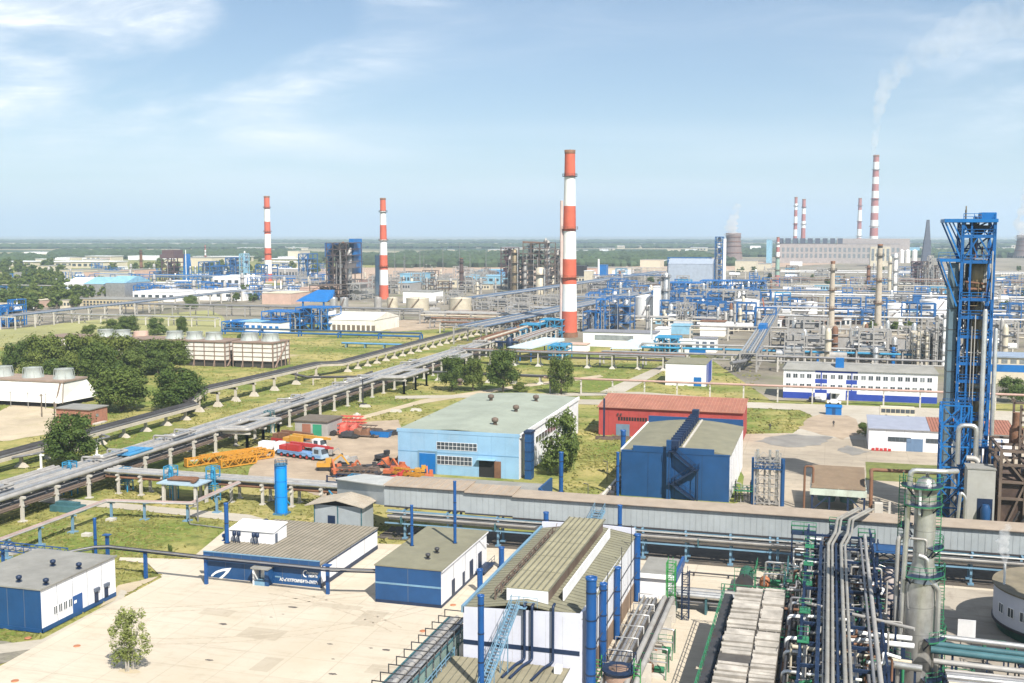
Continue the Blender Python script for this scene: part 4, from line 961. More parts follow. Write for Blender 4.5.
# air coolers: four banks of silver panels on one long structure
PAN = mat('silver_panel', (.48,.44,.385), .45, .4, var=.28, scale=.5, stain=.45, stain_rgb=(.36,.31,.26)); PAN2 = mat('silver_panel_edge', (.10,.09,.08), .6, .2, var=.2)
CX0, CX1 = -10.0, -4.1
t = thing('cooler_platform', 'long dark steel platform with green handrails under the silver air coolers', 'platform', (-7, 118))
q = MB()
for y in range(98, 137, 6):
    for x in (CX0-.6, -7, CX1+.4): q.cbox(x, y, .15, .3, .3, 5.4)
    q.beam((CX0-.6,y,5.3),(CX1+.4,y,5.3),.3); q.beam((CX0-.6,y,1),(CX1+.4,y,5),.14)
for x in (CX0-.6, CX1+.4): q.beam((x,97,5.3),(x,135,5.3),.3)
q.build('frame', NB, t)
MB().box(CX0-1.5,97,5.5,CX0-.55,135,5.6).build('walkway', DK, t)
g = MB().rail([(CX0-1.5,97,5.6),(CX0-1.5,135,5.6)],1.2,0,.07); g.build('handrail', GN, t)
g = MB().rail([(CX0-1.9,135,5.6),(CX1+.5,135,5.6)],1.2,0,.08); g.build('handrail', GN, t)
for y in range(99, 135, 5): MB().beam((CX0-1.4,y,.15),(CX0-1.4,y,5.5),.16).build('post', TL, t)
def air_cooler(ya, yb, label, zbase=5.5, left_gap=0.0):
    t = thing('air_cooler', label, 'air cooler', ((CX0+CX1)/2, (ya+yb)/2, zbase)); xm = (CX0+CX1)/2+.35
    MB().box(CX0, ya, zbase, CX1, yb, zbase+1.15).build('casing', PAN2, t)
    for a, b in ((CX0, xm-.05), (xm+.05, CX1)):
        if left_gap and a == CX0: a0 = ya+left_gap
        else: a0 = ya
        p = MB(); n = max(4, int((yb-a0)/.36)); zz = zbase+1.155
        for k in range(n):
            y = a0+(yb-a0)*k/n; w = (yb-a0)/n-.13; hgt = rb.choice((.06,.1,.2,.42,.5)); sp = rb.uniform(-.06,.06)
            o = rb.uniform(0,.25)
            p.hexa([(a+.03+o,y,zz),(b-.03,y,zz),(b-.03,y+w,zz),(a+.03+o,y+w,zz)], [(a+.03+o,y,zz+hgt),(b-.03,y,zz+hgt+sp),(b-.03,y+w,zz+hgt+.14+sp),(a+.03+o,y+w,zz+hgt+.14)], 0)
        p.build('louvre_panel', PAN, t)
    e = MB(); 
    for k in range(6): x = CX0+.5+k*(CX1-CX0-1)/5; e.box(x-.05,ya-.05,zbase+.02,x+.05,ya,zbase+1.15)
    e.build('end_frame', SG, t); return t
air_cooler(127.4, 133.8, 'silver louvred air cooler bank nearest the gallery')
air_cooler(120.2, 127.1, 'silver louvred air cooler bank just beyond the dark gap')
air_cooler(109.4, 118.8, 'silver louvred air cooler bank just in front of the dark gap', left_gap=3.0)
air_cooler(98.6, 109.0, 'silver louvred air cooler bank at the bottom edge, farthest from the gallery')
# pipes of the cooler headers, thick rusty header
h = thing('cooler_header', 'dark rusty header pipe with pale elbows along the coolers', 'pipe', (-3.4, 118, 5.5))
MB().tube((-3.4,98,6.0),(-3.4,135,6.0),.28,10).build('pipe', RU, h); MB().tube((-3.2,98,6.9),(-3.2,132,6.9),.2,10).build('pipe', DK, h)
for y in (104, 107.6, 113, 117, 124, 128.5): MB().bends([(-3.4,y,6.1),(-3.4,y,7.3),(-1.6,y,7.3),(-1.6,y,5.4)], .22, 8).build('elbow', WH if y in (104,117,124) else SV, h)

# main pipe rack of the unit, three tiers running away from the camera
t = thing('unit_pipe_rack', 'tall navy pipe rack packed with pipes between the air coolers and the silver column', 'pipe rack', (2.2, 125, .15))
X0, X1 = -1.9, 6.3
fp = MB()
for x in (X0, X1, 2.2): fp.cbox(x, 100, .15, .35, .35, 9.4 if x != 2.2 else 9.0)
for z in (3.2, 6.0, 8.6): fp.cbox(2.2, 100, z, X1-X0, .28, .3)
fp.beam((X0,100,3.3),(2.2,100,6.1),.14); fp.beam((X1,100,3.3),(2.2,100,6.1),.14)
f0 = fp.build('bent', NB, t)
for y in range(106, 160, 6): copy_part(f0, (0, y-100, 0))
q = MB()
for x in (X0, X1):
    for z in (3.4, 6.2, 8.8): q.beam((x,98,z),(x,159,z),.22)
q.build('girder', NB, t)
ml = [SG, SV, SV, SD, SV, DK, SG, SD, DK, RU, SD, DK, BN]
for z in (3.65, 6.45):
    x = X0+.5
    while x < X1-.3:
        r = rb.choice((.1,.14,.2,.26,.3)); 
        ya = rb.uniform(97,104); yb = rb.uniform(146,160)
        MB().tube((x,ya,z+r),(x,yb,z+r),r,8).build('pipe', rb.choice(ml), t); x += r*2+rb.uniform(.25,.8)
for x, r, m in ((.4,.12,SG),(1.0,.1,SD),(1.7,.18,NB),(2.3,.1,SV),(4.9,.16,SD),(5.5,.24,SG)): MB().tube((x,98,9.15),(x,rb.uniform(138,158),9.15),r,8).build('pipe', m, t)
q = MB().box(-.35,98,9.0,.0,150,9.06); q.rail([(0,98,9.06),(0,150,9.06)],1.1,0,.05); q.build('walkway', NB, t)
for y in (112, 121, 131, 139, 147): 
    q = MB().cbox(-1.6,y,9.0,1.2,1.5,.12); q.rail([(-2.2,y-.7,9.1),(-1.0,y-.7,9.1),(-1.0,y+.7,9.1),(-2.2,y+.7,9.1)],1.1,0,.05,True); q.build('valve_platform', GN, t)
# the pair of large jacketed flue pipes that climb over the gallery
t = thing('overhead_pipe', 'pair of large pale pipes running up the rack and over the gallery', 'pipe', (1.2, 130, 9))
def dbl(x, r, dx): 
    MB().bends([(x,97,9.5),(x,147,9.5),(x+.9,153,9.6),(x+1.2,158,10.2),(x+3.6,163.5,10.3),(x+4.2,167.5,9.6)], r, 12).build('pipe', mat('aged_flue_jacket',(.33,.315,.28),.5,.3,var=.2,stain=.5,stain_rgb=(.2,.15,.11)), t)
for x, r in ((.75,.21),(1.25,.17),(2.35,.21),(2.85,.17)): dbl(x, r, 0)
q = MB()
for y in range(100, 142, 3): q.cbox(1.0,y,9.0,1.3,.16,.3); q.cbox(2.65,y,9.0,1.3,.16,.3)
q.build('saddle', NB, t)
# cross pipes above and beside the rack
for i, (xa, ya, xb, yb, z, r, m, lb) in enumerate((
    (-3.0,115.6,9.0,114.4,6.9,.24,CT,'cream horizontal pipe crossing in front of the pipe rack low down'),
    (3.0,121.6,9.5,121.4,6.9,.3,WH,'upper white pipe between pipe rack and silver column'),
    (3.0,118.6,9.5,118.4,7.2,.3,WH,'lower white pipe between pipe rack and silver column'),
    (5.5,112.6,9.8,112.0,7.3,.36,SV,'bright aluminium elbow pipe at the foot of the silver column'),
    (-2.5,124.5,9.5,118.8,8.9,.2,SG,'long slanting grey pipe sloping towards the silver column'),
    (-2.5,138.5,3.5,138.5,8.2,.22,SG,'grey cross pipe between the flue pipes'),
    (11.0,125.6,24.0,124.6,6.0,.32,SV,'bright aluminium pipe leading away from the silver column'),
    (11.5,122.3,26.0,121.3,5.6,.4,TL,'dark teal pipe pair beyond the silver column'),
    (11.5,119.0,26.0,118.2,5.6,.3,SG,'grey pipe nearest the bottom edge beyond the silver column'))):
    m_ = MB(); 
    if 'elbow' in lb: m_.bends([(xb,yb,z),(xa,ya,z),(xa,ya,.2)], r, 12)
    elif 'pair' in lb: m_.tube((xa,ya,z),(xb,yb,z),r,12); m_.tube((xa,ya+1.3,z+.2),(xb,yb+1.3,z+.2),r*.8,12)
    else: m_.tube((xa,ya,z),(xb,yb,z),r,12)
    t = thing('cross_pipe', lb, 'pipe', ((xa+xb)/2,(ya+yb)/2,.15)); m_.build('pipe', m, t)
    q = MB()
    for f in (.15,.85): X = xa+(xb-xa)*f; Y = ya+(yb-ya)*f; q.cbox(X,Y,.15,.22,.22,z-r-.15)
    q.build('post', NB, t)
# racks of vertical piping: tall exchangers, valves, manifolds
def manifold(x, y, n, h, label, m1, m2, fr):
    t = thing('pipe_manifold', label, 'pipe manifold', (x, y, .15))
    q = MB(); w = n*.62
    for a in (-.3, w):
        for b in (-.8,.8): q.cbox(x+a,y+b,.15,.18,.18,h)
    for z in [k*2.2+1.5 for k in range(int(h/2.2))]:
        for b in (-.8,.8): q.beam((x-.3,y+b,z),(x+w,y+b,z),.14)
        q.beam((x-.3,y-.8,z),(x-.3,y+.8,z),.14); q.beam((x+w,y-.8,z),(x+w,y+.8,z),.14)
    q.build('frame', fr, t)
    for k in range(n):
        r = rb.choice((.1,.14,.19)); X = x+k*.62+.1; yo = rb.uniform(-.5,.5); hh = h*rb.uniform(.6,1.05)
        MB().bends([(X,y+yo,.2),(X,y+yo,hh),(X+rb.choice((-1,1))*rb.uniform(.5,1.4),y+yo,hh),(X+rb.uniform(-1,1),y+yo+rb.choice((-1.5,1.5)),hh-.2)], r, 8).build('pipe', rb.choice((m1,m1,m2)), t)
    p = MB().cbox(x+w/2,y-1.2,h*.62,w+.8,1.0,.1); p.rail([(x-.5,y-1.7,h*.62+.1),(x+w+.5,y-1.7,h*.62+.1)],1.1,0,.06); p.build('platform', GN, t); return t
manifold(3.4, 151, 6, 9.2, 'tall cluster of grey vertical pipes under the flue pipe bend', SG, SV, NB)
manifold(-.6, 156, 5, 8.0, 'cluster of vertical pipes with green platform beside the gallery wall', SV, SD, NB)
manifold(3.2, 137, 6, 8.6, 'cluster of vertical pipes and white loops beside the navy lattice tower', SG, WH, NB)
manifold(-4.2, 142, 4, 6.5, 'manifold of pipes with green rail behind the air coolers', SV, SD, TL)
manifold(4.0, 107, 5, 6.0, 'dark pipe cluster near the foot of the silver column', DK, SD, TL)
manifold(4.6, 128, 5, 8.0, 'pipe cluster midway along the navy rack', SG, SD, NB)
manifold(-4.0, 147.5, 4, 7.0, 'manifold of silver risers between coolers and gallery', SV, SG, TL)
for (x, y, l, r, m, lb) in ((-1,104,8,.8,DG,'dark green horizontal drum under the navy rack end'),(-1,116,7,.7,DK,'black horizontal drum low under the navy rack'),(1,133,6,.75,SD,'dull zinc horizontal drum under the navy rack'),(6.6,134.5,3,.6,CT,'cream horizontal drum beside the navy lattice tower')):
    t = thing('horizontal_drum', lb, 'drum', (x+l/2, y, .15)); MB().tube((x,y,1.6),(x+l,y,1.6),r,14).build('shell', m, t)
    q = MB().cbox(x+.8,y,.15,.4,r*1.6,.9); q.cbox(x+l-.8,y,.15,.4,r*1.6,.9); q.build('saddle', CO, t)
# green platforms
def platform(x, y, z, wx, wy, label):
    t = thing('service_platform', label, 'platform', (x, y, .15)); q = MB()
    q.cbox(x,y,z,wx,wy,.14); 
    for a in (-1,1):
        for b in (-1,1): q.cbox(x+a*(wx/2-.1),y+b*(wy/2-.1),.15,.16,.16,z-.15)
    q.build('deck', NB, t); MB().rail([(x-wx/2,y-wy/2,z+.14),(x+wx/2,y-wy/2,z+.14),(x+wx/2,y+wy/2,z+.14),(x-wx/2,y+wy/2,z+.14)],1.15,0,.08,True).build('handrail', GN, t); return t
platform(-2.6, 159.5, 7.4, 3.4, 2.4, 'green railed platform against the gallery above the pump')
platform(2.4, 160.5, 8.2, 3.0, 2.2, 'green railed platform close below the flue pipe bend')
platform(5.9, 157.5, 7.6, 2.2, 2.2, 'green railed platform beside the bend of the flue pipes')
platform(-4.4, 101.5, 4.4, 1.8, 3.4, 'green railed platform at the coolers bottom end')
platform(-4.0, 121, 5.0, 1.5, 2.6, 'green railed platform at the dark gap between coolers')

# small cross pipes and loops filling the rack
rp = [o for o in col.objects if o.name == 'unit_pipe_rack'][0]
for k in range(190):
    y = rb.uniform(99,158); z = rb.choice((2.2,3.5,4.7,5.5,6.6,7.6,8.4))+rb.uniform(-.3,.3); a = rb.uniform(-4.2,5); l = rb.uniform(1.5,5.5); r = rb.choice((.06,.08,.1,.14,.18)); m = rb.choice((SG,SD,SV,WH,DK,SG,GN,RU))
    if rb.random() < .45: MB().bends([(a,y,rb.uniform(.2,2)),(a,y,z),(a+l,y,z),(a+l,y,z-rb.uniform(1,3))], r, 6).build('pipe', m, rp)
    elif rb.random() < .5: MB().bends([(a,y,z),(a+l*.5,y,z),(a+l*.5,y+l*.6,z+rb.uniform(-.6,.8)),(a+l,y+l*.6,z)], r, 6).build('pipe', m, rp)
    else: MB().tube((a,y,z),(a+l,y,z), r, 6).build('pipe', m, rp)
for k in range(40):
    x, y = rb.uniform(-3.4,7.6), rb.uniform(108,158); h = rb.uniform(4,9); MB().lathe(x,y,[(.28,.2),(.28,h*.35),(.12,h*.4),(.12,h)],8).build('riser', rb.choice((SV,SG,CT,WH,SD)), rp)
# navy lattice tower holding a pale column
x0, x1, y0, y1, h = 6.7, 9.9, 142.6, 145.6, 10.3
t = thing('lattice_tower', 'navy lattice tower holding a pale vertical vessel before the gallery', 'tower', (8.3, 144, .15)); q = MB()
for a in (x0,x1):
    for b in (y0,y1): q.cbox(a,b,.15,.28,.28,h)
n = 5
for k in range(n):
    za, zb = .3+h*k/n, .3+h*(k+1)/n-.3
    for p, r_ in (((x0,y0),(x1,y0)),((x1,y0),(x1,y1)),((x0,y0),(x0,y1)),((x0,y1),(x1,y1))):
        q.beam((*p,zb),(*r_,zb),.2); q.beam((*p,za),(*r_,zb),.12); q.beam((*r_,za),(*p,zb),.12)
q.build('frame', NB, t); MB().lathe(8.3,144.1,[(.75,.2),(.75,7.2),(.4,8.0)],16).build('vessel', mat('pinkish_grey_jacket', (.46,.40,.38), .5, .2, var=.15, stain=.3), t)
q = MB().box(x0-.4,y0-.6,h-.05,x1+.4,y1+.3,h+.08); q.build('platform', BL, t)

# silver column
cx, cyy = 10.3, 125.6
CSH = mat('column_jacket', (.50,.49,.47), .34, .7, var=.16, scale=.8, stain=.5, stain_rgb=(.27,.23,.18))
t = thing('silver_column', 'tall silver process column with green platforms and side pipes', 'column', (cx, cyy, .15))
MB().lathe(cx, cyy, [(1.75,.15),(1.75,11.4),(1.7,12.2)], 40, caps=False).build('shell', CSH, t); MB().lathe(cx+.4, cyy, [(1.72,12.2),(1.12,14.2),(1.12,22.2),(1.05,22.9),(.8,23.4),(.4,23.7)], 40).build('shell', CSH, t)
q = MB()
for z in (3.4,6.4,9.4): q.lathe(cx,cyy,[(1.77,z),(1.77,z+.1)],40,caps=False)
for z in (15.4,17.8,20.2): q.lathe(cx+.4,cyy,[(1.14,z),(1.14,z+.08)],40,caps=False)
q.build('weld_band', mat('grey_band', (.34,.33,.31), .5, .5), t)
MB().lathe(cx+.4,cyy,[(1.2,22.0),(1.4,22.4),(1.4,22.6),(1.1,22.6)],30,caps=False).build('skirt', SG, t)
def ringplat(z, r0, r1, a0, a1, m=GN):
    q = MB(); n = 10; ri = []; ro = []
    for k in range(n+1):
        a = math.radians(a0+(a1-a0)*k/n); ri.append((cx+r0*math.cos(a),cyy+r0*math.sin(a))); ro.append((cx+r1*math.cos(a),cyy+r1*math.sin(a)))
    for k in range(n): q.prism([ri[k],ro[k],ro[k+1],ri[k+1]], z, z+.12, 0)
    for k in range(0, n+1, 3): q.beam((*ri[k],z-1.2),(*ro[k],z),.12,m=0)
    q.rail([(x,y,z+.12) for x,y in ro[::2]],1.1,1,.05)
    for k in range(n): q.beam((*ro[k],z+.04),(*ro[k+1],z+.04),.14,m=1)
    return q.build('ring_platform', [NB, m], t)
ringplat(22.7, 1.0, 2.15, 150, 390); ringplat(20.7, 1.0, 2.15, 210, 400); ringplat(18.2, 1.0, 2.2, 140, 200); ringplat(16.0, 1.3, 2.4, 300, 390); ringplat(13.0, 1.4, 2.6, 235, 395); ringplat(6.0, 1.75, 3.0, 290, 400); ringplat(3.6, 1.75, 3.0, 160, 255); ringplat(1.6, 1.75, 3.2, 285, 400)
for (px, h0, m, r) in ((-2.75,23.0,SG,.34),(-2.35,17.0,SV,.2)): pass
MB().bends([(cx-2.0,cyy-.9,.2),(cx-1.3,cyy-.8,24.5),(cx+2.2,cyy-.6,24.5),(cx+3.6,cyy+1,24.3)],.28,12).build('riser_pipe', SV, t)
MB().bends([(cx-2.3,cyy-.4,.2),(cx-2.3,cyy-.4,17.0),(cx-1.1,cyy,17.0)],.26,12).build('riser_pipe', SG, t)
MB().bends([(cx+2.0,cyy-.9,.2),(cx+2.0,cyy-.9,11.6),(cx+.9,cyy-1.3,12.6),(cx+.7,cyy-1.3,15.0),(cx-.2,cyy-1.15,15.2)],.27,12).build('riser_pipe', SV, t)
MB().bends([(cx-.9,cyy-1.4,12.9),(cx-1.2,cyy-1.2,11),(cx-1.1,cyy-1.3,9.2),(cx-.1,cyy-1.62,9.2),(cx-.1,cyy-1.62,7.4),(cx-1.4,cyy-.9,7.4),(cx-1.4,cyy-.9,.2)],.11,8).build('riser_pipe', SG, t)
MB().bends([(cx-.3,cyy-1.2,20.0),(cx-.3,cyy-1.5,19.8),(cx-.3,cyy-1.4,22.8)],.16,8).build('riser_pipe', WH, t)
MB().bends([(cx+.7,cyy-1.0,16.9),(cx-1.1,cyy-.6,16.9)],.12,8).build('riser_pipe', SG, t)
MB().bends([(cx+.5,cyy-1.1,14.2),(cx+.55,cyy-1.15,17.0),(cx-.9,cyy-.95,17.0)],.13,8).build('riser_pipe', SG, t)
MB().lathe(cx+.5,cyy,[(.18,23.4),(.18,24.2),(.3,24.25),(.3,24.4)],12).build('nozzle', SV, t)
for z0, z1, X, Y in ((6,13,cx+2.4,cyy+.5),(13,20.5,cx+1.8,cyy+.5),(.15,6,cx+2.7,cyy+.4),(16,22.5,cx-2.0,cyy+.7)):
    q = MB()
    for s_ in (-.3,.3): q.beam((X+s_,Y,z0),(X+s_,Y,z1+1.1),.09)
    k = z0
    while k < z1+1: q.beam((X-.3,Y,k),(X+.3,Y,k),.06); k += .35
    for k in range(int((z1-z0)/2.2)): q.path([(X-.4,Y,z0+2+k*2.2),(X-.35,Y-.6,z0+2+k*2.2),(X+.35,Y-.6,z0+2+k*2.2),(X+.4,Y,z0+2+k*2.2)],.04,4)
    q.build('ladder', GN, t)

# pipe bridge to the east of the column with green platforms
t = thing('east_pipe_rack', 'dark pipe rack with grey pipes between silver column and round building', 'pipe rack', (19, 120, .15)); q = MB()
for x in (13.5, 18.5, 23.5):
    for y in (113, 118): q.cbox(x,y,.15,.3,.3,5)
    q.beam((x,112.4,4.8),(x,118.6,4.8),.25); q.beam((x,112.4,2.8),(x,118.6,2.8),.25)
q.build('frame', TL, t)
for y, z, r, m in ((112.9,5.2,.22,SG),(113.8,5.3,.3,CT),(114.9,5.2,.2,SD),(115.8,5.3,.32,SV),(116.9,5.2,.22,SD),(117.7,5.2,.16,SG),(113.5,3.2,.2,SD),(115.2,3.2,.28,DK),(117,3.2,.24,SG)): MB().hpipe(12.5,27,y,z,r,10).build('pipe', m, t)
platform(14.2, 121.3, 3.0, 3.0, 2.0, 'green railed platform at the foot of the silver column beside the pipes')
platform(22.5, 126.8, 3.4, 3.6, 2.6, 'green railed platform below the round white building')
platform(19.3, 131.5, 2.2, 2.4, 3.2, 'dark green stair platform beside the board and round building')
# white board on posts
t = thing('notice_board', 'blank pale board on two posts in the shade before the round building', 'board', (16.9, 138.0, .15))
MB().box(15.9,137.95,1.6,17.9,138.05,4.0).build('panel', mat('pale_board', (.62,.62,.63), .6), t); q = MB().cbox(16.3,138.11,.15,.12,.1,3.6); q.cbox(17.5,138.11,.15,.12,.1,3.6); q.build('post', DK, t)
# round building with steam vent
cx2, cy2, r2 = 29.6, 148.2, 8.4
t = thing('round_building', 'round white building with flat brown roof and small square windows', 'building', (cx2, cy2, .15))
MB().lathe(cx2,cy2,[(r2-.5,.15),(r2-.5,1.6)],56).build('base', DG, t)
MB().lathe(cx2,cy2,[(r2,1.6),(r2,5.8)],56).build('wall', mat('pale_lilac_wall', (.62,.63,.68), .6, var=.06, stain=.2, stain_rgb=(.4,.4,.42)), t)
MB().lathe(cx2,cy2,[(r2+.2,5.802),(r2+.2,6.0)],56).build('roof', mat('brown_green_roof', (.20,.17,.12), .9, var=.2, stain=.5, stain_rgb=(.13,.13,.08)), t)
q = MB().lathe(cx2,cy2,[(r2+.15,1.3),(r2+.15,1.6)],56); q.build('plinth', DK, t)
for a in (200, 213, 226, 239, 252, 265, 278):
    an = math.radians(a); u = Vector((-math.sin(an),math.cos(an),0)); n_ = Vector((math.cos(an),math.sin(an),0)); c = Vector((cx2,cy2,3.5))+n_*(r2-.02); q = MB()
    for s_, w_, d_, mi in ((1,.5,.06,0),):
        lo = [c-u*w_-Vector((0,0,.6)), c+u*w_-Vector((0,0,.6)), c+u*w_+Vector((0,0,.6)), c-u*w_+Vector((0,0,.6))]; q.hexa(lo,[p+n_*d_ for p in lo],0)
    for k in (-.5,0,.5): q.beam(c+u*k+n_*.06-Vector((0,0,.62)), c+u*k+n_*.06+Vector((0,0,.62)), .08, m=1)
    for k in (-.6,.6): q.beam(c-u*.5+n_*.06+Vector((0,0,k)), c+u*.5+n_*.06+Vector((0,0,k)), .08, m=1)
    q.build('window', [GL, WH], t)
t = thing('steam_vent', 'thin white vent pole puffing steam beside the round building', 'vent pipe', (22.2, 147.2, .15))
MB().lathe(22.2,147.2,[(.16,.15),(.14,8.6)],10).build('pipe', WH, t)
q = MB().lathe(22.2,147.2,[(.5,3.3),(.5,4.2)],10); q.build('collar', DG, t)
# column added east of the view to shade the paving beside the round building
t = thing('process_column', 'stout unseen column added to shade the paving by the round building', 'column', (35, 126.5, .15))
MB().lathe(35,126.5,[(3.0,.15),(3.0,30),(2.6,32),(2.6,42),(1.5,43.2),(.3,43.6)],36).build('shell', CSH, t)
for z in (12, 22, 31, 40): q = MB(); q.lathe(35,126.5,[(2.6,z),(4.2,z),(4.2,z+.15),(2.6,z+.15)],24,caps=False); q.rail([(35+4.1*math.cos(a),126.5+4.1*math.sin(a),z+.15) for a in [k*PI/6 for k in range(12)]],1.1,0,.06,True); q.build('ring_platform', GN, t)
# ------------------------------------------------------------------ pale blue workshop
x0, x1, y0, y1, h = -86.5, -60.0, 213.0, 268.0, 9.0
t = thing('workshop', 'pale blue workshop with broad grey-green roof and gridded windows beside the machinery yard', 'building', (-73, 240))
walls(x0, x1, y0, y1, h-.1, 0, seams=9, eseams=9).build('wall', [PB, W_, mat('pale_blue_seam', (.20,.34,.48), .7)], t)
xm = -74; r_ = MB()
for a, za, b, zb in ((x0-.2,h-.1,xm,h+.55),(xm,h+.55,x1+.3,h-.1)):
    r_.hexa([(a,y0+.2,za),(b,y0+.2,zb),(b,y1,zb),(a,y1,za)], [(a,y0+.2,za+.2),(b,y0+.2,zb+.2),(b,y1,zb+.2),(a,y1,za+.2)], 0)
r_.build('roof', [RG], t)
q = MB()
for x in (-80.3, -67.2): q.box(x-.06, y0+.4, h+.36, x+.06, y1-.3, h+.40)
for y in (230, 251): q.box(x0+.5, y-.05, h+.30, x0+1, y+.05, h+.36)
q.build('roof_seam', mat('dark_roof_seam', (.14,.15,.12), .9), t)
MB().box(x0-.25, y0-.06, h-.35, x1+.1, y0+.22, h+.35).build('parapet', PB, t)
MB().box(x1+.02, y0+.3, h-.5, x1+.35, y1, h+.3).build('eaves', W_, t)
for px, py in ((460,382.5),(491,399),(516,410),(536,399.5),(495,423)): x, y = G(px, py+2, h+.4); vent(t, x, y, h+.25, BN, 1.5)
def rx(px): return onY(px, 465, y0)[0]
win_s(t, rx(437), rx(477), 5.35, 6.9, y0, 10, 2, W_); win_s(t, rx(437), rx(472), 2.2, 4.0, y0, 9, 2, W_)
d = MB(); south(d, rx(419.5), rx(435.5), .05, 4.3, y0, .07); d.build('door', BR, t)
d = MB(); south(d, rx(418), rx(419.4), .05, 4.6, y0, .09); south(d, rx(435.6), rx(437), .05, 4.6, y0, .09); south(d, rx(418), rx(437), 4.61, 4.9, y0, .09); d.build('door_frame', LB, t)
d = MB(); south(d, rx(479), rx(494.5), .05, 3.6, y0, .03); d.build('doorway', BLK, t)
d = MB(); south(d, rx(494.6), rx(501), .05, 3.5, y0, .2); d.build('door_leaf', RU, t)
d = MB(); d.box(rx(478), y0-1.2, 3.75, rx(496), y0-.02, 3.9); d.build('canopy', PB, t)
d = MB(); south(d, x0, x1, 4.55, 4.7, y0, .04); d.build('band', mat('pale_blue_line', (.13,.27,.42), .6), t)
win_e(t, 226, 262, 5.0, 6.5, x1, 14, 1, W_)
du = thing('air_duct', 'square deep blue air duct against the corner of the pale blue workshop', 'duct', (-58.2, 214.6))
MB().box(-58.9,213.4,.05,-57.5,215.6,9.6).build('duct', BL, du); MB().box(-59.1,213.2,9.61,-57.3,215.8,10.0).build('rim', NB, du)
q = MB()
for k in range(1,5): q.box(-58.95,213.35,k*1.9,-57.45,215.65,k*1.9+.1)
q.build('flange', NB, du)
stack_pipe(790-0, 372, 412, .01, 'x') if False else None
one(MB().box(-52.4,262,.0,-52.0,262.4,10).cbox(-52.2,262.2,0,.8,.8,.3), 'steel_mast', NB, 'dark slim mast behind the bush beside the pale blue workshop', 'mast', (-52.2,262.2))
# flat shed before the workshop
t = thing('flat_canopy', 'low flat grey roof slab in front of the pale blue workshop', 'shed', (-62, 196))
q = MB().box(-76, 190.2, 2.4, -50, 199.5, 2.65); q.build('roof', RO, t)
q = MB().box(-75.5,190.6,.05,-50.4,199,2.38); q.build('wall', GYB, t)
q = MB().box(-50,190.4,.05,-49.6,199.6,3.9); q.hexa([(-49.6,190.4,.05),(-46.9,190.4,.05),(-46.9,190.8,.05),(-49.6,190.8,.05)],[(-49.6,190.4,3.9),(-46.9,190.4,1.6),(-46.9,190.8,1.6),(-49.6,190.8,3.9)]); q.build('side_wall', BL, t)
stack_pipe(561, 452, 492, 2.2, 'blue vent pipe at the low flat roof before the grassy strip', z=0)
for px, py, hh, lb in ((607,482,4.2,'short dark lamp post on the grass left of the tall blue hall'.replace('left of','beside')),(588,497,2.5,'dark stub post on the grass nearest the gallery roof')):
    x, y = G(px, py); one(MB().path([(x,y,0),(x,y,hh),(x-.9,y,hh+.1)],.08,6), 'lamp_post', DK, lb, 'lamp post', (x,y))
# ------------------------------------------------------------------ red hall
x0, x1, y0, y1, h = -54.5, -19.2, 267, 281, 7.0
t = thing('red_hall', 'long red hall with ribbed orange-red roof behind the tall blue hall', 'building', (-37, 274))
walls(x0, x1, y0, y1, h, 0, seams=14, eseams=5).build('wall', [RD, RD, mat('red_seam', (.24,.04,.04), .7)], t)
ribbed(x0-.3, x1+.3, y0-.5, y1, h+.02, 42, .14, hb=h+1.5).build('roof', [RR, mat('rust_rib', (.43,.22,.15), .7)], t)
q = MB()
for k in range(11): a = onY(618+k*2.7, 422, y0)[0]; south(q, a, a+.5, 3.9, 4.8, y0, .05)
q.build('window_strip', BLK, t)
d = MB(); a = onY(616,430,y0)[0]; south(d, a, a+3.4, .02, 3.0, y0, .06); d.build('door', mat('grey_blue_door',(.14,.2,.27),.5), t)
q = MB(); a = onY(618,412,y0)[0]
for b in (a, a+.8): q.cbox(b, y0-.15, 5.2, .3, .3, .5)
q.build('wall_lamp', DK, t)
# ------------------------------------------------------------------ tall blue hall with duct on its roof
x0, x1, y0, y1, h = -37.4, -17.0, 205.3, 238.0, 8.7
t = thing('blue_hall', 'tall deep blue hall with zigzag stair and roof duct behind the gallery', 'building', (-27, 221))
walls(x0, x1, y0, y1, h, 0, seams=4, eseams=8).build('wall', [BL, W_, NB], t)
q = MB().box(x0-.03, y0-.08, h, x0+2.2, y0+.22, h+.25); q.box(x0+2.2, y0-.08, h, x1-2.9, y0+.22, h+1.15); q.box(x1-2.9, y0-.08, h, x1+.05, y0+.22, h+.25); q.box(x0, y1-.3, h, x1, y1+.05, h+1.6, 0); q.build('parapet', [BL], t)
def arcroof(xa, xb, zc, e):
    m_ = MB(); n = 9
    for k in range(n):
        a, b = k/n, (k+1)/n; za = h+.1+zc*math.sin(PI*(e[0]+(e[1]-e[0])*a)); zb = h+.1+zc*math.sin(PI*(e[0]+(e[1]-e[0])*b)); A, B = xa+(xb-xa)*a, xa+(xb-xa)*b
        m_.hexa([(A,y0+.25,h+.01),(B,y0+.25,h+.01),(B,y1-.3,h+.01),(A,y1-.3,h+.01)], [(A,y0+.25,za),(B,y0+.25,zb),(B,y1-.3,zb),(A,y1-.3,za)])
    return m_
arcroof(x0, x1+.2, 1.1, (.02,.98)).build('roof', RF, t)
MB().box(x0-.25, y0+.3, h-.3, x0+.1, y1, h+.35).build('eaves', W_, t)
xd = onY(690,430,220)[0]; q = MB(); xd = -27.2
q.box(xd-.75, y0-.6, h+1.2, xd+.75, y1-1, h+2.5)
for k in range(12): y = y0+1.5+k*2.6; q.box(xd-.95,y,h+1.0,xd+.95,y+.45,h+2.75)
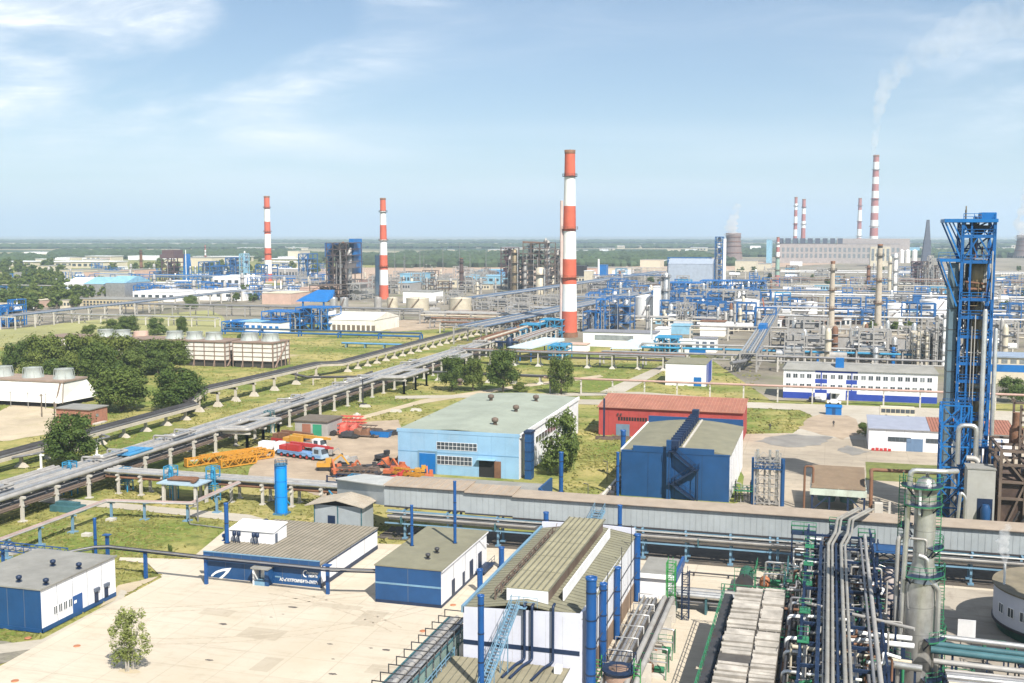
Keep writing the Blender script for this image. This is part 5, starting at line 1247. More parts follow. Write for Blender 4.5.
q.box(xd-.5, y1-2.4, h+2.5, xd+.9, y1-.6, h+3.6); q.build('roof_duct', NB, t)
MB().box(xd-1.5,y0+.4,h+1.2,xd-1.2,y1-.5,h+1.5).build('cable_tray', CO, t); MB().box(xd+1.3,y0+.4,h+1.15,xd+1.7,y1-.5,h+1.35).build('cable_tray', CO, t)
xs_ = onY(669,470,y0)[0]; MB().box(xs_-.45,y0-.9,.05,xs_+.45,y0-.02,h+2.6).build('duct', BL, t)
z0 = MB(); zs = [(0.3, 0), (3.2, 1), (6.2, 0), (8.6, 1)]; xa, xb = xs_+.7, xs_+5.0
P = [(xb, .3), (xa, 3.1), (xb, 6.0), (xa, 9.3)]
for (a, za), (b, zb) in zip(P[:-1], P[1:]):
    for yy in (y0-.55, y0-1.55):
        z0.beam((a,yy,za),(b,yy,zb),.1,.28); z0.beam((a,yy,za+1.1),(b,yy,zb+1.1),.07)
        for k in range(6): f = k/5; z0.beam((a+(b-a)*f,yy,za+(zb-za)*f),(a+(b-a)*f,yy,za+(zb-za)*f+1.1),.05)
    for k in range(16): f = k/15; X = a+(b-a)*f; Z = za+(zb-za)*f; z0.box(X-.14,y0-1.55,Z,X+.14,y0-.55,Z+.05)
    z0.box(b-.7,y0-1.7,zb-.05,b+.7,y0-.3,zb+.08); z0.rail([(b-.7,y0-1.7,zb+.08),(b+.7,y0-1.7,zb+.08),(b+.7,y0-.4,zb+.08)],1.1,0,.06)
for xx in (xa-.5, xb+.5):
    for yy in (y0-.5,y0-1.65): z0.beam((xx,yy,.05),(xx,yy,9.0 if xx<xb else 6.2),.12)
z0.build('stair', NB, t)
q = MB()
for k in range(7): e0 = 209+k*4; east(q, e0, e0+.12, .1, h-.2, x1, .12)
q.build('rib', SEAMW, t)
stack_pipe(617.5, 452, 497, 1.6, 'blue vent pipe standing closest before the corner of the tall blue hall', z=0)
stack_pipe(622.5, 430, 470, 2.6, 'blue vent pipe behind the corner of the tall blue hall', xy=(-39.6,219), z=0)
one(MB().box(-40.4,200,.05,-39.9,226,1.0).box(-40.2,199.5,.05,-38.2,200,1.0), 'low_wall', CO, 'low concrete kerb wall along the flank of the tall blue hall', 'wall', (-40,212))
q = MB()
for k in range(5): q.cbox(-39+.2*k, 204+4*k, .05, 1.2, 2.0, .9+.3*(k%3))
one(q, 'scrap_heap', DK, 'dark scrap heap in the shade beside the tall blue hall', 'scrap', (-39,212))
for px, py, lb in ((590,437,'pallet stack of dark planks beside the red hall door'),(606,437,'flat stack of brown planks in front of the red hall door')):
    x, y = G(px+15, py+2); q = MB()
    for k in range(5): q.cbox(x, y-1+.5*k, .03, 4.4, .3, .5+.1*(k%2))
    one(q, 'plank_stack', BN, lb, 'plank stack', (x,y))
# ------------------------------------------------------------------ manifold towers beside the blue hall
def truss_tower(x, y, h, label):
    t = thing('pipe_tower', label, 'pipe tower', (x, y)); q = MB()
    for a in (-2.4,2.2):
        for b in (-1,1): q.beam((x+a,y+b,0),(x+a,y+b,h),.22)
    for k in range(6):
        z = .5+k*h/6; 
        for a, b in ((-2.4,-.8),(-.8,.8),(.8,2.2)): q.beam((x+a,y-1,z),(x+b,y-1,z+h/6),.1); q.beam((x+b,y-1,z),(x+a,y-1,z+h/6),.1)
        q.beam((x-2.4,y-1,z),(x+2.2,y-1,z),.14); q.beam((x-2.4,y+1,z),(x+2.2,y+1,z),.14)
    q.build('frame', SG, t)
    for a, m, r in ((-1.9,SV,.28),(-.6,SG,.2),(.3,SV,.25),(1.6,SV,.32),(-2.6,BR,.4),(2.6,BL,.45)): MB().tube((x+a,y-.3,0),(x+a,y-.3,h*(1.08 if m is SV else .92)),r,10).build('pipe', m, t)
    q = MB().cbox(x,y,h*.72,5.4,3,.12); q.rail([(x-2.7,y-1.5,h*.72+.1),(x+2.7,y-1.5,h*.72+.1),(x+2.7,y+1.5,h*.72+.1),(x-2.7,y+1.5,h*.72+.1)],1.1,0,.08,True); q.build('platform', BL, t)
truss_tower(-10.0, 205.5, 9.6, 'grey and blue pipe tower beside the white flank of the tall blue hall')
manifold(-15.6, 206, 4, 4.0, 'low pipe manifold squeezed beside the tall blue hall flank', DK, SG, DK)
# louvred cooler
t = thing('louvred_cooler', 'brown louvred cooler hood on blue legs behind the gallery', 'cooler', (2.4, 207)); X0, X1 = -2.2, 7.2
q = MB(); n = 17
for k in range(n):
    f = k/n; y = 202.5+f*12; z = 4.4+f*1.6; q.hexa([(X0,y,z),(X1,y,z),(X1,y+.45,z+.3),(X0,y+.45,z+.3)],[(X0,y,z+.07),(X1,y,z+.07),(X1,y+.45,z+.36),(X0,y+.45,z+.36)])
q.build('louvre', mat('brown_louvre', (.21,.155,.105), .6, .2, var=.15, stain=.5), t)
q = MB().box(X0-.2,202.2,3.2,X1+.2,214.8,4.3)
for k in range(1,4): X = X0+(X1-X0)*k/4; q.box(X-.04,202.3,4.3,X+.04,202.4,4.5)
q.build('casing', mat('pale_green_casing', (.46,.52,.45), .6, stain=.4), t)
q = MB()
for X in (X0+.2, 1, 4.2, X1-.2):
    for y in (202.6, 214): MB().cbox(X,y,0,.35,.35,3.2).build('leg', NB, t)
q.beam((X0,202.6,.2),(1,202.6,3.2),.2); q.beam((X1,202.6,.2),(4.2,202.6,3.2),.2); q.build('brace', NB, t)
for X in (.5, 4.4): MB().lathe(X,207,[(1.5,1.2),(1.9,3.1)],20).build('fan_cone', TL, t)
MB().bends([(X1+.9,203,.1),(X1+.9,203,7.2),(X1+.9,206,7.6),(24,206.5,7.6)],.34,10).build('header_pipe', RU, t)
MB().bends([(X0-1.2,203,.1),(X0-1.2,203,8.2),(X0+.3,203,8.2),(X0+.3,203,5.2)],.2,8).build('header_pipe', RU, t)
q = MB().cbox(9.4,201.5,.05,1.4,1.4,2.6); q.cbox(11.2,201,.05,.4,.4,3); one(q,'pipe_pedestal',CO,'tan concrete pedestals beside the louvred cooler','pedestal',(10,201.5))
one(MB().box(8.6,196.8,.05,17,197.4,1.3),'low_wall',GYB,'low grey wall between louvred cooler and silver column','wall',(13,197))
# ------------------------------------------------------------------ white warehouse
x0, x1, y0, y1, h = 9.7, 25.2, 266, 279, 5.0
t = thing('warehouse', 'white warehouse with blue-grey roof and blue double door beside the blue tower', 'building', (17, 272))
walls(x0, x1+16, y0, y1, h, 0, seams=8, eseams=4).build('wall', [W_, W_, SEAMW], t)
q = MB().hexa([(x0-.2,y0-.4,h),(23.1,y0-.4,h),(23.1,y1+.3,h+1),(x0-.2,y1+.3,h+1)],[(x0-.2,y0-.4,h+.15),(23.1,y0-.4,h+.15),(23.1,y1+.3,h+1.15),(x0-.2,y1+.3,h+1.15)]); q.build('roof', mat('blue_grey_roof', (.33,.35,.42), .6, .2, var=.08), t)
ribbed(23.12, x1+16.2, y0-.4, y1+.3, h, 28, .15, hb=h+1).build('rusty_roof', [RR, RU], t)
for px, w in ((888,19),(926,10)): a = onY(px,440,y0)[0]; win_s(t, a, a+w*.262, 2.2, 3.2, y0, int(w/3), 1, SEAM)
d = MB(); a = onY(906.5,440,y0)[0]; south(d, a, a+3.6, .05, 3.0, y0, .07); south(d, a+1.75, a+1.85, .05, 3.0, y0, .09); d.build('door', mat('slate_blue_door',(.12,.19,.30),.5), t)
q = MB(); 
for k in range(5): q.cbox(x0+1+k*.9, y0-1.1, .05, .7, .6, .55+.1*(k%2))
one(q, 'red_crates', RE, 'small red crates against the white warehouse wall', 'crates', (11.5,265))
# bus and kiosk
x, y = G(897, 418); t = thing('parked_bus', 'cream single-deck bus with dark windows parked beyond the white warehouse', 'bus', (x, y))
L2 = 4.5
def busbody():
    q = MB(); q.box(x-L2,y-1.2,.45,x+L2,y+1.2,3.0,0); q.box(x-L2+.1,y-1.1,3.0,x+L2-.15,y+1.1,3.15,0); return q
busbody().build('body', CR, t)
q = MB(); 
for k in range(7): a = x-L2+.3+k*1.25; q.box(a,y-1.23,1.55,a+1.1,y-1.2,2.6)
q.box(x+L2-.001,y-1.05,1.4,x+L2+.03,y+1.05,2.7); q.build('window', GL, t)
for k in (-2.9, 2.7): 
    w = MB().tube((x+k,y-1.22,.5),(x+k,y-.9,.5),.5,14); w.build('wheel', TY, t)
MB().box(x-L2+.05,y-1.215,.5,x+L2-.05,y-1.2,.8).build('skirt', mat('bus_green_stripe',(.25,.3,.2),.5), t)
x, y = G(833.5, 414.5); t = thing('kiosk', 'small bright blue kiosk beside the road in front of the offices', 'kiosk', (x, y))
MB().box(x-2.1,y-1.2,.05,x+2.1,y+1.2,2.2).build('wall', BR, t); MB().hexa([(x-2.3,y-1.4,2.2),(x+2.3,y-1.4,2.2),(x+2.3,y+1.4,2.2),(x-2.3,y+1.4,2.2)],[(x-2.2,y-.2,2.8),(x+2.2,y-.2,2.8),(x+2.2,y+.3,2.8),(x-2.2,y+.3,2.8)]).build('roof', BR, t)
d = MB(); south(d, x-.4, x+.5, .1, 2.0, y-1.2, .05); d.build('door', BL, t)
def person(px, py, label, shirt):
    x, y = G(px, py); me = bpy.data.meshes.new('person'); 
    V = [(0,0,.95),(0,0,1.2),(0,0,1.45),(0,0,1.56),(0,0,1.68),(.2,0,1.42),(.27,.03,1.15),(.25,.12,.9),(-.2,0,1.42),(-.27,-.03,1.15),(-.24,.1,.9),(.1,0,.9),(.12,.12,.5),(.11,.08,.06),(.11,.22,.03),(-.1,0,.9),(-.12,-.1,.5),(-.12,-.2,.07),(-.12,-.07,.03)]
    E = [(0,1),(1,2),(2,3),(3,4),(2,5),(5,6),(6,7),(2,8),(8,9),(9,10),(0,11),(11,12),(12,13),(13,14),(0,15),(15,16),(16,17),(17,18)]
    rad = [.15,.15,.15,.06,.11,.07,.05,.04,.07,.05,.04,.1,.075,.05,.04,.1,.075,.05,.04]
    me.from_pydata(V, E, []); o = bpy.data.objects.new('person', me); col.objects.link(o); o.location = (x, y, .05)
    md = o.modifiers.new('skin','SKIN'); sk = me.skin_vertices[0].data
    for i, r_ in enumerate(rad): sk[i].radius = (r_, r_)
    sk[0].use_root = True; o.modifiers.new('sub','SUBSURF').levels = 1; o.modifiers['sub'].render_levels = 2
    me.materials.append(shirt); setp(o, label, 'person')
person(833.5, 427, 'person in dark clothes walking across the dirt before the blue kiosk', DK)
person(479.5, 566, 'person in a red work jacket beside the doors of the narrow hall', RE); person(463, 576, 'person in orange work clothes walking along the narrow hall', OR); person(668, 612, 'person in red overalls at the foot of the green ladder tower', RE)
for px, py, lb in ((300,447,'lone dark figure crossing the machinery yard'),(770,430,'person in dark clothes on the path before the pavement')): person(px, py, lb, DK)
# ------------------------------------------------------------------ office block
x0, x1, y0, y1, h = -12.8, 31.4, 343.8, 356.0, 8.9
t = thing('office_block', 'long white office block with blue centre bay and blue base band', 'building', (9, 350))
walls(x0, x1, y0, y1, h, 0).build('wall', [W_, W_, W_], t)
q = MB(); v = [(x0-.4,y0-.5,h),(x1+.4,y0-.5,h),(x1+.4,y1+.5,h),(x0-.4,y1+.5,h)]; q.hexa(v, [(x0+.8,y0+3.5,h+1.5),(x1-.8,y0+3.5,h+1.5),(x1-.8,y1-3.5,h+1.5),(x0+.8,y1-3.5,h+1.5)])
q.build('roof', RO, t)
def ox(px): return onY(px, 385, y0)[0]
BB = mat('cobalt_band', (.025,.06,.33), .5)
q = MB(); south(q, x0, ox(815), .1, 2.0, y0, .06); south(q, ox(827), ox(830.5), .1, 2.0, y0, .06); south(q, ox(846), x1, .1, 2.0, y0, .06)
for a, b in ((815,827),(846,857)): south(q, ox(a), ox(b), 4.95, 6.2, y0, .05); south(q, ox(a), ox(b), 2.001, 3.0, y0, .05)
south(q, ox(815), ox(857.5), 8.25, 8.85, y0, .07); south(q, ox(820.5), ox(821.7), 3.01, 8.2, y0, .06); south(q, ox(851), ox(852.2), 3.01, 8.2, y0, .06); q.build('blue_band', BB, t)
for z in (3.3, 6.35):
    k = 0
    for px in [786+6.9*i for i in range(4)]+[815.8,822.5,830.5,838,846.8,853.2]+[861+7.35*i for i in range(10)]:
        a = ox(px); win_s(t, a, a+1.35, z, z+1.35, y0, 2, 1, W_, GLL if (k+int(z))%4==0 else GL); k += 1
MB().box(ox(835), y0+1.5, h+.5, ox(843.5), y0+4.2, h+3.6).build('roof_hut', BR, t)
d = MB(); d.box(ox(831),y0-1.6,2.2,ox(841),y0-.08,2.5); d.build('canopy', W_, t); d = MB(); south(d, ox(832.5), ox(836), .1, 2.1, y0, .08); d.build('door', GL, t)
q = MB(); x, y = G(834, 404); 
t = thing('parked_car', 'pale parked car at the office entrance', 'car', (x, y)); MB().hexa([(x-2,y-.8,.3),(x+2,y-.8,.3),(x+2,y+.8,.3),(x-2,y+.8,.3)],[(x-2,y-.8,.85),(x+2,y-.8,.85),(x+2,y+.8,.85),(x-2,y+.8,.85)]).hexa([(x-1.3,y-.75,.85),(x+1.1,y-.75,.85),(x+1.1,y+.75,.85),(x-1.3,y+.75,.85)],[(x-.9,y-.6,1.4),(x+.6,y-.6,1.4),(x+.6,y+.6,1.4),(x-.9,y+.6,1.4)]).build('body', WH, t)
for k in (-1.2,1.2): MB().tube((x+k,y-.84,.33),(x+k,y+.84,.33),.33,10).build('wheel', TY, t)
for i, px in enumerate((812,818,822)):
    x, y = G(px, 401.5); t = thing('parked_car', ('dark','grey','white')[i]+' car parked under the pink pipeline before the offices', 'car', (x, y)); m_ = (DK, SG, WH)[i]
    MB().box(x-1.0,y-1.9,.3,x+1.0,y+1.9,.85).hexa([(x-.95,y-1.2,.85),(x+.95,y-1.2,.85),(x+.95,y+1.2,.85),(x-.95,y+1.2,.85)],[(x-.75,y-.7,1.4),(x+.75,y-.7,1.4),(x+.75,y+.9,1.4),(x-.75,y+.9,1.4)]).build('body', m_, t)
    for k in (-1.2,1.2): MB().tube((x-1.02,y+k,.33),(x+1.02,y+k,.33),.33,10).build('wheel', TY, t)
# white and violet-blue shed
x0, x1, y0, y1, h = -51.6, -38.2, 362.5, 380.5, 7.3
t = thing('blue_sided_shed', 'white shed with violet-blue flank and olive roof beyond the red hall', 'building', (-45, 371))
walls(x0, x1, y0, y1, h, 0).build('wall', [W_, BB], t); q = MB().box(x0-.2,y0-.2,h,x1+.1,y1+.2,h+.15); q.build('roof', RF, t)
q = MB(); east(q, y0+5, y0+5.4, .1, h, x1, .05); east(q, y1-.5, y1+.1, .1, h, x1, .06); south(q, x1-.15, x1+.07, .1, h+.2, y0, .06); q.build('trim', W_, t)
d = MB(); a = onY(697,385,y0)[0]; south(d, a-1.1, a+1.4, .05, 3.0, y0, .06); d.build('door', BR, t)
# ------------------------------------------------------------------ big blue process tower
x0, x1, y0, y1 = 21.9, 27.0, 205.0, 212.0
TB = mat('tower_blue', (.008,.10,.31), .45, var=.15, stain=.2, stain_rgb=(.02,.07,.2))
t = thing('blue_tower', 'very tall open blue steel tower holding golden vessels, with a jutting top platform', 'tower', (24.4, 208.5))
q = MB(); lv = [.3,13.4,17.8,21.3,24.4,27.5,32.2,35.6,38.7,45.2,49.6,52.3]
for x in (x0,x1):
    for y in (y0,y1): q.cbox(x,y,.05,.5,.5,52.4)
q.cbox((x0+x1)/2,y1,.05,.5,.5,52.3); q.cbox(x0+1.4,y0,.05,.3,.3,52.3)
for i, z in enumerate(lv[1:]):
    for a, b in (((x0,y0),(x1,y0)),((x1,y0),(x1,y1)),((x0,y0),(x0,y1)),((x0,y1),(x1,y1))): q.beam((*a,z),(*b,z),.32,.55)
for i in range(len(lv)-1):
    for x in (x0, x1):
        q.beam((x,y0,lv[i]),(x,y1,lv[i+1]),.28); q.beam((x,y1,lv[i]),(x,y0,lv[i+1]),.28)
    if i % 2 == 0 or lv[i] > 40: q.beam((x0,y1,lv[i]),(x1,y1,lv[i+1]),.28)
q.beam((x0,y0,45.2),((x0+x1)/2,y0,49.6),.25); q.beam((x1,y0,45.2),((x0+x1)/2,y0,49.6),.25); q.beam((x0,y0,52.2),((x0+x1)/2,y0,46),.2)
xm_ = (x0+x1)/2
for i in range(len(lv)-1):
    za, zb = lv[i], lv[i+1]; zc = (za+zb)/2
    q.beam((x0,y1,zc),(x1,y1,zc),.25); q.beam((x0,y0,zc),(x0,y1,zc),.25); q.beam((x1,y0,zc),(x1,y1,zc),.25)
    q.beam((x0,y1,za),(xm_,y1,zb),.22); q.beam((x1,y1,za),(xm_,y1,zb),.22); q.beam((x0+1.4,y0,za),(x0+1.4,y0+3,zb),.2)
q.build('frame', TB, t)
rt = random.Random(4)
for k in range(110):
    i = rt.randrange(len(lv)-1); z = lv[i]+rt.uniform(.3,2); X, Y = rt.uniform(x0+.5,x1-.5), rt.uniform(y0+.3,y1-.6)
    if rt.random() < .5: MB().tube((X,Y,z),(X,Y,min(51,z+rt.uniform(2,9))),rt.uniform(.06,.2),6).build('pipe', rt.choice((SG,WH,DK,SD,BR)), t)
    else: MB().bends([(x0+.4,Y,z),(X,Y,z),(X,Y,z+rt.uniform(1,4))],rt.uniform(.06,.18),6).build('pipe', rt.choice((SG,RU,DK,SD,VS)), t)
for i, z in enumerate(lv[1:]):
    p = MB().box(x0+.2,y0+.3,z-.1,x1-.2,y1-.2,z+.02); p.rail([(x0,y0-.2,z),(x1,y0-.2,z)],1.2,0,.1); p.rail([(x1+.1,y0,z),(x1+.1,y1,z)],1.2,0,.1); p.build('floor', BR if i%3 else TB, t)
# top overhang
q = MB().box(x0-3.1,y0-.6,52.0,x1+.4,y1,52.6)
for y in (y0, y1-1): q.beam((x0-2.9,y,52),(x0,y,45.3),.28); q.beam((x0-1.7,y,52),(x0,y,48.5),.22)
q.box(x0+3.0,y0+.6,52.601,x1+.2,y1-1,53.7); q.build('top_platform', BR, t)
q = MB().box(x0-3.6,y0-.2,45.2,x0,y1-1,45.7)
for y in (y0, y1-1.5): q.beam((x0-3.4,y,45.2),(x0-.6,y,37.5),.26); q.beam((x0-2.0,y,45.2),(x0-.6,y,41),.2)
q.rail([(x0-3.8,y0-.1,45.7),(x0,y0-.1,45.7)],1.1,0,.06); q.build('side_platform', BR, t)
sh = MB().box(x0-1.7,y0+.6,.05,x0-.45,y0+5.0,44.9,0)
for k in range(1,12): sh.box(x0-1.75,y0+.55,k*3.7,x0-.44,y0+5.05,k*3.7+.12,1)
sh.build('lift_shaft', [mat('teal_grey_cladding', (.10,.155,.19), .6, var=.15, stain=.4, stain_rgb=(.07,.1,.12)), DK], t)
for x, y, za, zb, r, m in (((x0+x1)/2+.2,y0+3.6,11.8,23,1.5,VS),((x0+x1)/2+.3,y0+3.4,26,37.6,1.5,VS),((x0+x1)/2+.1,y0+3.6,39.0,44.6,1.7,VS),((x0+x1)/2,y0+4,.3,7.5,1.2,SG)):
    v = MB().lathe(x,y,[(r*.4,za-.7),(r,za),(r,zb),(r*.7,zb+.6),(r*.2,zb+.9)],24); v.build('vessel', m, t)
q = MB().tube((x0+1,y0+2,23.6),(x1-1.2,y0+2,23.6),.7,14); q.build('vessel', CT, t); MB().tube((x0+1.2,y0+1.6,40.4),(x1-1,y0+1.6,40.4),.3,10).build('pipe', RU, t); MB().tube((x0+.8,y0+1.2,41.7),(x1-.8,y0+1.2,41.3),.22,10).build('pipe', RU, t)
MB().lathe((x0+x1)/2,y0+3,[(.6,49.7),(2.2,51.2),(2.2,51.5)],20).build('hood', DK, t)
for x, y, za, zb, r in ((x1-1.1,y0-.7,3,36.7,.42),(x1+.85,y0+.2,3,33.4,.36),(x1-2.6,y0-.5,18.7,36,.09),(x0+2.0,y0-.5,13,34,.09),(x1-.3,y0-.75,38.8,47,.12)): MB().lathe(x,y,[(r,za),(r,zb),(r*.7,zb+r)],12).build('pipe', SV if r>.3 else SG, t)
q = MB().box(x1-2.6,y0-2.0,13,x1+2.4,y0-.5,13.3); q.rail([(x1-2.6,y0-2,13.3),(x1+2.4,y0-2,13.3),(x1+2.4,y0-.5,13.3)],1.2,0,.1); q.box(x1,y0-1.6,8,x1+2,y0-.6,12.9); q.build('valve_platform', BR, t)
# lattice stair tower before it
x0, x1, y0, y1, h = 18.9, 23.5, 197.0, 200.7, 21.1
t = thing('stair_tower', 'bright blue braced stair tower standing before the very tall blue tower', 'tower', (21.2, 199)); q = MB()
for x in (x0,x1,x0+3.0):
    for y in (y0,y1): q.cbox(x,y,.05,.3,.3,h)
for k in range(6):
    za, zb = .2+k*h/6, .2+(k+1)*h/6-.1
    for a, b in (((x0,y0),(x1,y0)),((x1,y0),(x1,y1)),((x0,y0),(x0,y1)),((x0,y1),(x1,y1))): q.beam((*a,zb),(*b,zb),.25)
    q.beam((x0,y0,za),(x0+3.0,y0,zb),.18); q.beam((x0+3.0,y0,za),(x0,y0,zb),.18); q.beam((x0+3.0,y0,za),(x1,y0,zb),.16); q.beam((x0,y0,za),(x0,y1,zb),.16); q.beam((x1,y0,zb),(x1,y1,za),.16)
q.build('frame', BR, t)
s_ = MB()
for k in range(6):
    za, zb = .2+k*h/6, .2+(k+1)*h/6-.1; A, B = ((x0+.5,y0+1.2),(x1-.7,y0+1.2)) if k%2 else ((x1-.7,y0+2.8),(x0+.5,y0+2.8))
    s_.beam((*A,za),(*B,zb),.9,.15)
s_.rail([(x0,y0,h),(x1,y0,h),(x1,y1,h)],1.2,0,.1); s_.build('stair', BL, t)
MB().lathe(21.4,198.5,[(.55,.1),(.55,14.6),(.45,15)],16).build('riser_pipe', SV, t)
MB().bends([(21.5,196.3,11.4),(21.5,196.3,18),(24.3,196.4,18),(24.3,196.4,12.7)],.42,12).build('riser_pipe', SV, t)
t = thing('elbow_pipe', 'large pale pipe snaking from the stair tower to the dark furnace', 'pipe', (26, 194))
MB().bends([(22.8,195.6,12.6),(24.5,195.6,12.6),(25.2,194.7,10.6),(27.6,194.1,9.9),(40,193.2,9.7)],.5,14).build('pipe', SG, t); MB().cbox(26.8,194,.05,.5,.5,9.2).build('post', DK, t)
# grey cabin and dark furnace structures at the edge
t = thing('control_cabin', 'tall windowless grey cabin half in shade beside the stair tower', 'cabin', (24.3, 190)); MB().box(22.2,188,.05,26.4,192,12.3).build('wall', mat('cabin_grey', (.36,.355,.33), .7, var=.1, stain=.3, stain_rgb=(.28,.25,.2)), t); MB().box(22.1,187.9,12.31,26.5,192.1,12.5).build('roof', RO, t)
d = MB(); south(d, 23.8, 26.1, 4, 7.6, 188, .06); d.build('equipment_frame', NB, t); d = MB().lathe(25,187.2,[(.7,4.2),(.8,6),(.5,6.8)],16); d.build('pump_drum', BL, t); MB().bends([(22.0,187.4,.1),(22.0,187.4,7.8),(21.2,187.4,8.6),(20.7,187.4,.1)],.26,10).build('pipe', SV, t)
t = thing('furnace', 'dark rust-brown furnace structure with hopper roofs behind the gallery end', 'furnace', (34, 195)); q = MB(); X5 = (27.2,30.9,34.6,38.3,42.3); Y3 = (188.6,195,201.5)
for x in X5:
    for y in Y3: q.cbox(x,y,.05,.45,.45,15.5)
for z in (7.7,10.4,13.2,15.4):
    for y in Y3: q.beam((27.2,y,z),(42.3,y,z),.4)
    for x in X5: q.beam((x,188.6,z),(x,201.5,z),.4)
for k in range(4): q.beam((X5[k],188.6,.3),(X5[k+1],188.6,10.4),.3); q.beam((X5[k+1],188.6,10.4),(X5[k],188.6,15),.3)
for z in (17.3,19.6,21.7): q.beam((30.4,192.3,z),(42.3,192.3,z),.35); q.beam((30.4,199.6,z),(42.3,199.6,z),.35)
for x in (30.4,33.1,36.8,40.5): q.beam((x,192.3,15),(x,192.3,22.4),.35); q.beam((x,199.6,15),(x,199.6,22.4),.35); q.beam((x,192.3,16),(x+3.2,192.3,21.5),.3)
q.beam((33.1,189.5,18.7),(42.3,189.5,23.8),.5); q.build('frame', BN, t)
q = MB()
for x in (29,33.1,37.3): q.hexa([(x-1.9,189.5,10.7),(x+1.9,189.5,10.7),(x+1.9,195,10.7),(x-1.9,195,10.7)],[(x-.5,191.8,13),(x+.5,191.8,13),(x+.5,192.8,13),(x-.5,192.8,13)])
q.box(27.5,189.1,.1,42,201,10.6); q.build('furnace_box', mat('burnt_brown_sheet', (.075,.05,.04), .7, .2, var=.3, stain=.6, stain_rgb=(.2,.14,.11)), t)
for x in (30.4,34,38.6): MB().lathe(x,196,[(1.1,15.4),(1.1,17.8),(.65,18.7),(.65,20.6)],16).build('stack', RU, t)
for k in range(5): MB().tube((27.5+k*1.0,188,.2),(30+k*1.5,187.4,6+.3*k),.2,8).build('pipe', DK, t)
q = MB().beam((26.6,188.5,.1),(27.8,195,11),.25).beam((26.6,192.5,.1),(27.9,192.5,12),.2); q.build('stair', RU, t)
# long blue shed and pink pipe behind the tower
t = thing('blue_shed', 'long pale shed with blue window band glimpsed behind the blue tower', 'building', (82, 400))
walls(52,120,396,410,9,0).build('wall',[CR,CR],t); q = MB(); south(q,52,120,4.2,6.6,396,.06); q.build('window_band',BR,t); q = MB()
for k in range(24): south(q,53+2.8*k,54.9+2.8*k,7,8.4,396,.05)
q.build('window',GLL,t); MB().box(51.6,395.5,9,120.4,410.4,9.5).build('roof',mat('blue_grey_sheet',(.25,.31,.40),.6),t)
# ------------------------------------------------------------------ machinery yard
PBS0 = mat('pale_cab_blue', (.32,.42,.52), .5)
def truck_crane(x, y, rot, label, cab, boom, carrier, L=11.5, axles=5, boom_el=0.05):
    t = thing('truck_crane', label, 'crane', (x, y)); t.rotation_euler = (0,0,rot)
    def bld(mb, name, m, par=None): o = mb.build(name, m); o.parent = par or t; return o
    q = MB().box(-L/2,-1.25,.75,L/2,1.25,1.35,0); q.box(-L/2,-1.3,1.35,L*.2,1.3,1.6,0); bld(q,'carrier',carrier)
    q = MB().hexa([(L*.32,-1.25,.6),(L/2+.4,-1.25,.6),(L/2+.4,1.25,.6),(L*.32,1.25,.6)],[(L*.32,-1.2,2.9),(L/2+.1,-1.2,2.9),(L/2+.1,1.2,2.9),(L*.32,1.2,2.9)]); cb = bld(q,'cab',cab)
    q = MB().hexa([(L/2+.37,-1.1,1.7),(L/2+.40,-1.1,1.7),(L/2+.40,1.1,1.7),(L/2+.37,1.1,1.7)],[(L/2+.14,-1.1,2.7),(L/2+.2,-1.1,2.7),(L/2+.2,1.1,2.7),(L/2+.14,1.1,2.7)]); q.box(L*.36,-1.28,1.7,L*.46,-1.2,2.6); bld(q,'window',GL,cb)
    q = MB().box(-L*.28,-1.3,1.65,L*.02,-.3,3.1); q.box(-L*.46,-1.25,1.65,-L*.3,1.25,2.6); bld(q,'turret',boom)
    q = MB().box(-L*.3,.1,2.6,L*.3,.85,3.35); q.box(L*.3,.18,2.66,L*.58,.77,3.28); q.box(L*.58,.28,2.72,L*.68,.68,3.2); bld(q,'boom',boom)
    for k in range(axles):
        X = -L*.40+k*(L*.74)/(axles-1)
        w = MB().tube((X,-1.3,.55),(X,-.85,.55),.55,14); w.tube((X,.85,.55),(X,1.3,.55),.55,14); o = bld(w,'wheel',TY)
        h_ = MB().tube((X,-1.33,.55),(X,-1.3,.55),.28,10); bld(h_,'hub',RE,o)
    return t
truck_crane(-112.6, 220.5, -.25, 'largest truck crane, crimson boom over a long six-axle chassis with pale blue side', PBS0, RE, mat('slate_blue_chassis',(.16,.30,.52),.5), 12.5, 6)
truck_crane(-117.0, 229.8, -.2, 'white-cabbed truck crane with yellow boom parked behind the crimson one', W_, YE, SG, 11, 4)
truck_crane(-122.3, 233.5, -.2, 'brick red truck crane parked behind the white-cabbed one', BC, RU, RE, 9.5, 4)
def box_lorry(x, y, label): 
    t = thing('box_lorry', label, 'lorry', (x, y)); MB().box(x-2,y-1.1,1,x+1.2,y+1.1,2.6).build('box',W_,t); MB().box(x+2.1,y-1.15,.6,x+3.8,y+1.15,2.7).build('cab',W_,t)
    for k in (-2,.2,2.8): MB().tube((x+k,y-1.2,.5),(x+k,y+1.2,.5),.5,12).build('wheel',TY,t)
box_lorry(-122.8, 223.8, 'white box lorry half hidden behind the crimson crane')
def lbuild(mb, name, m, par):
    o = mb.build(name, m); o.parent = par; return o
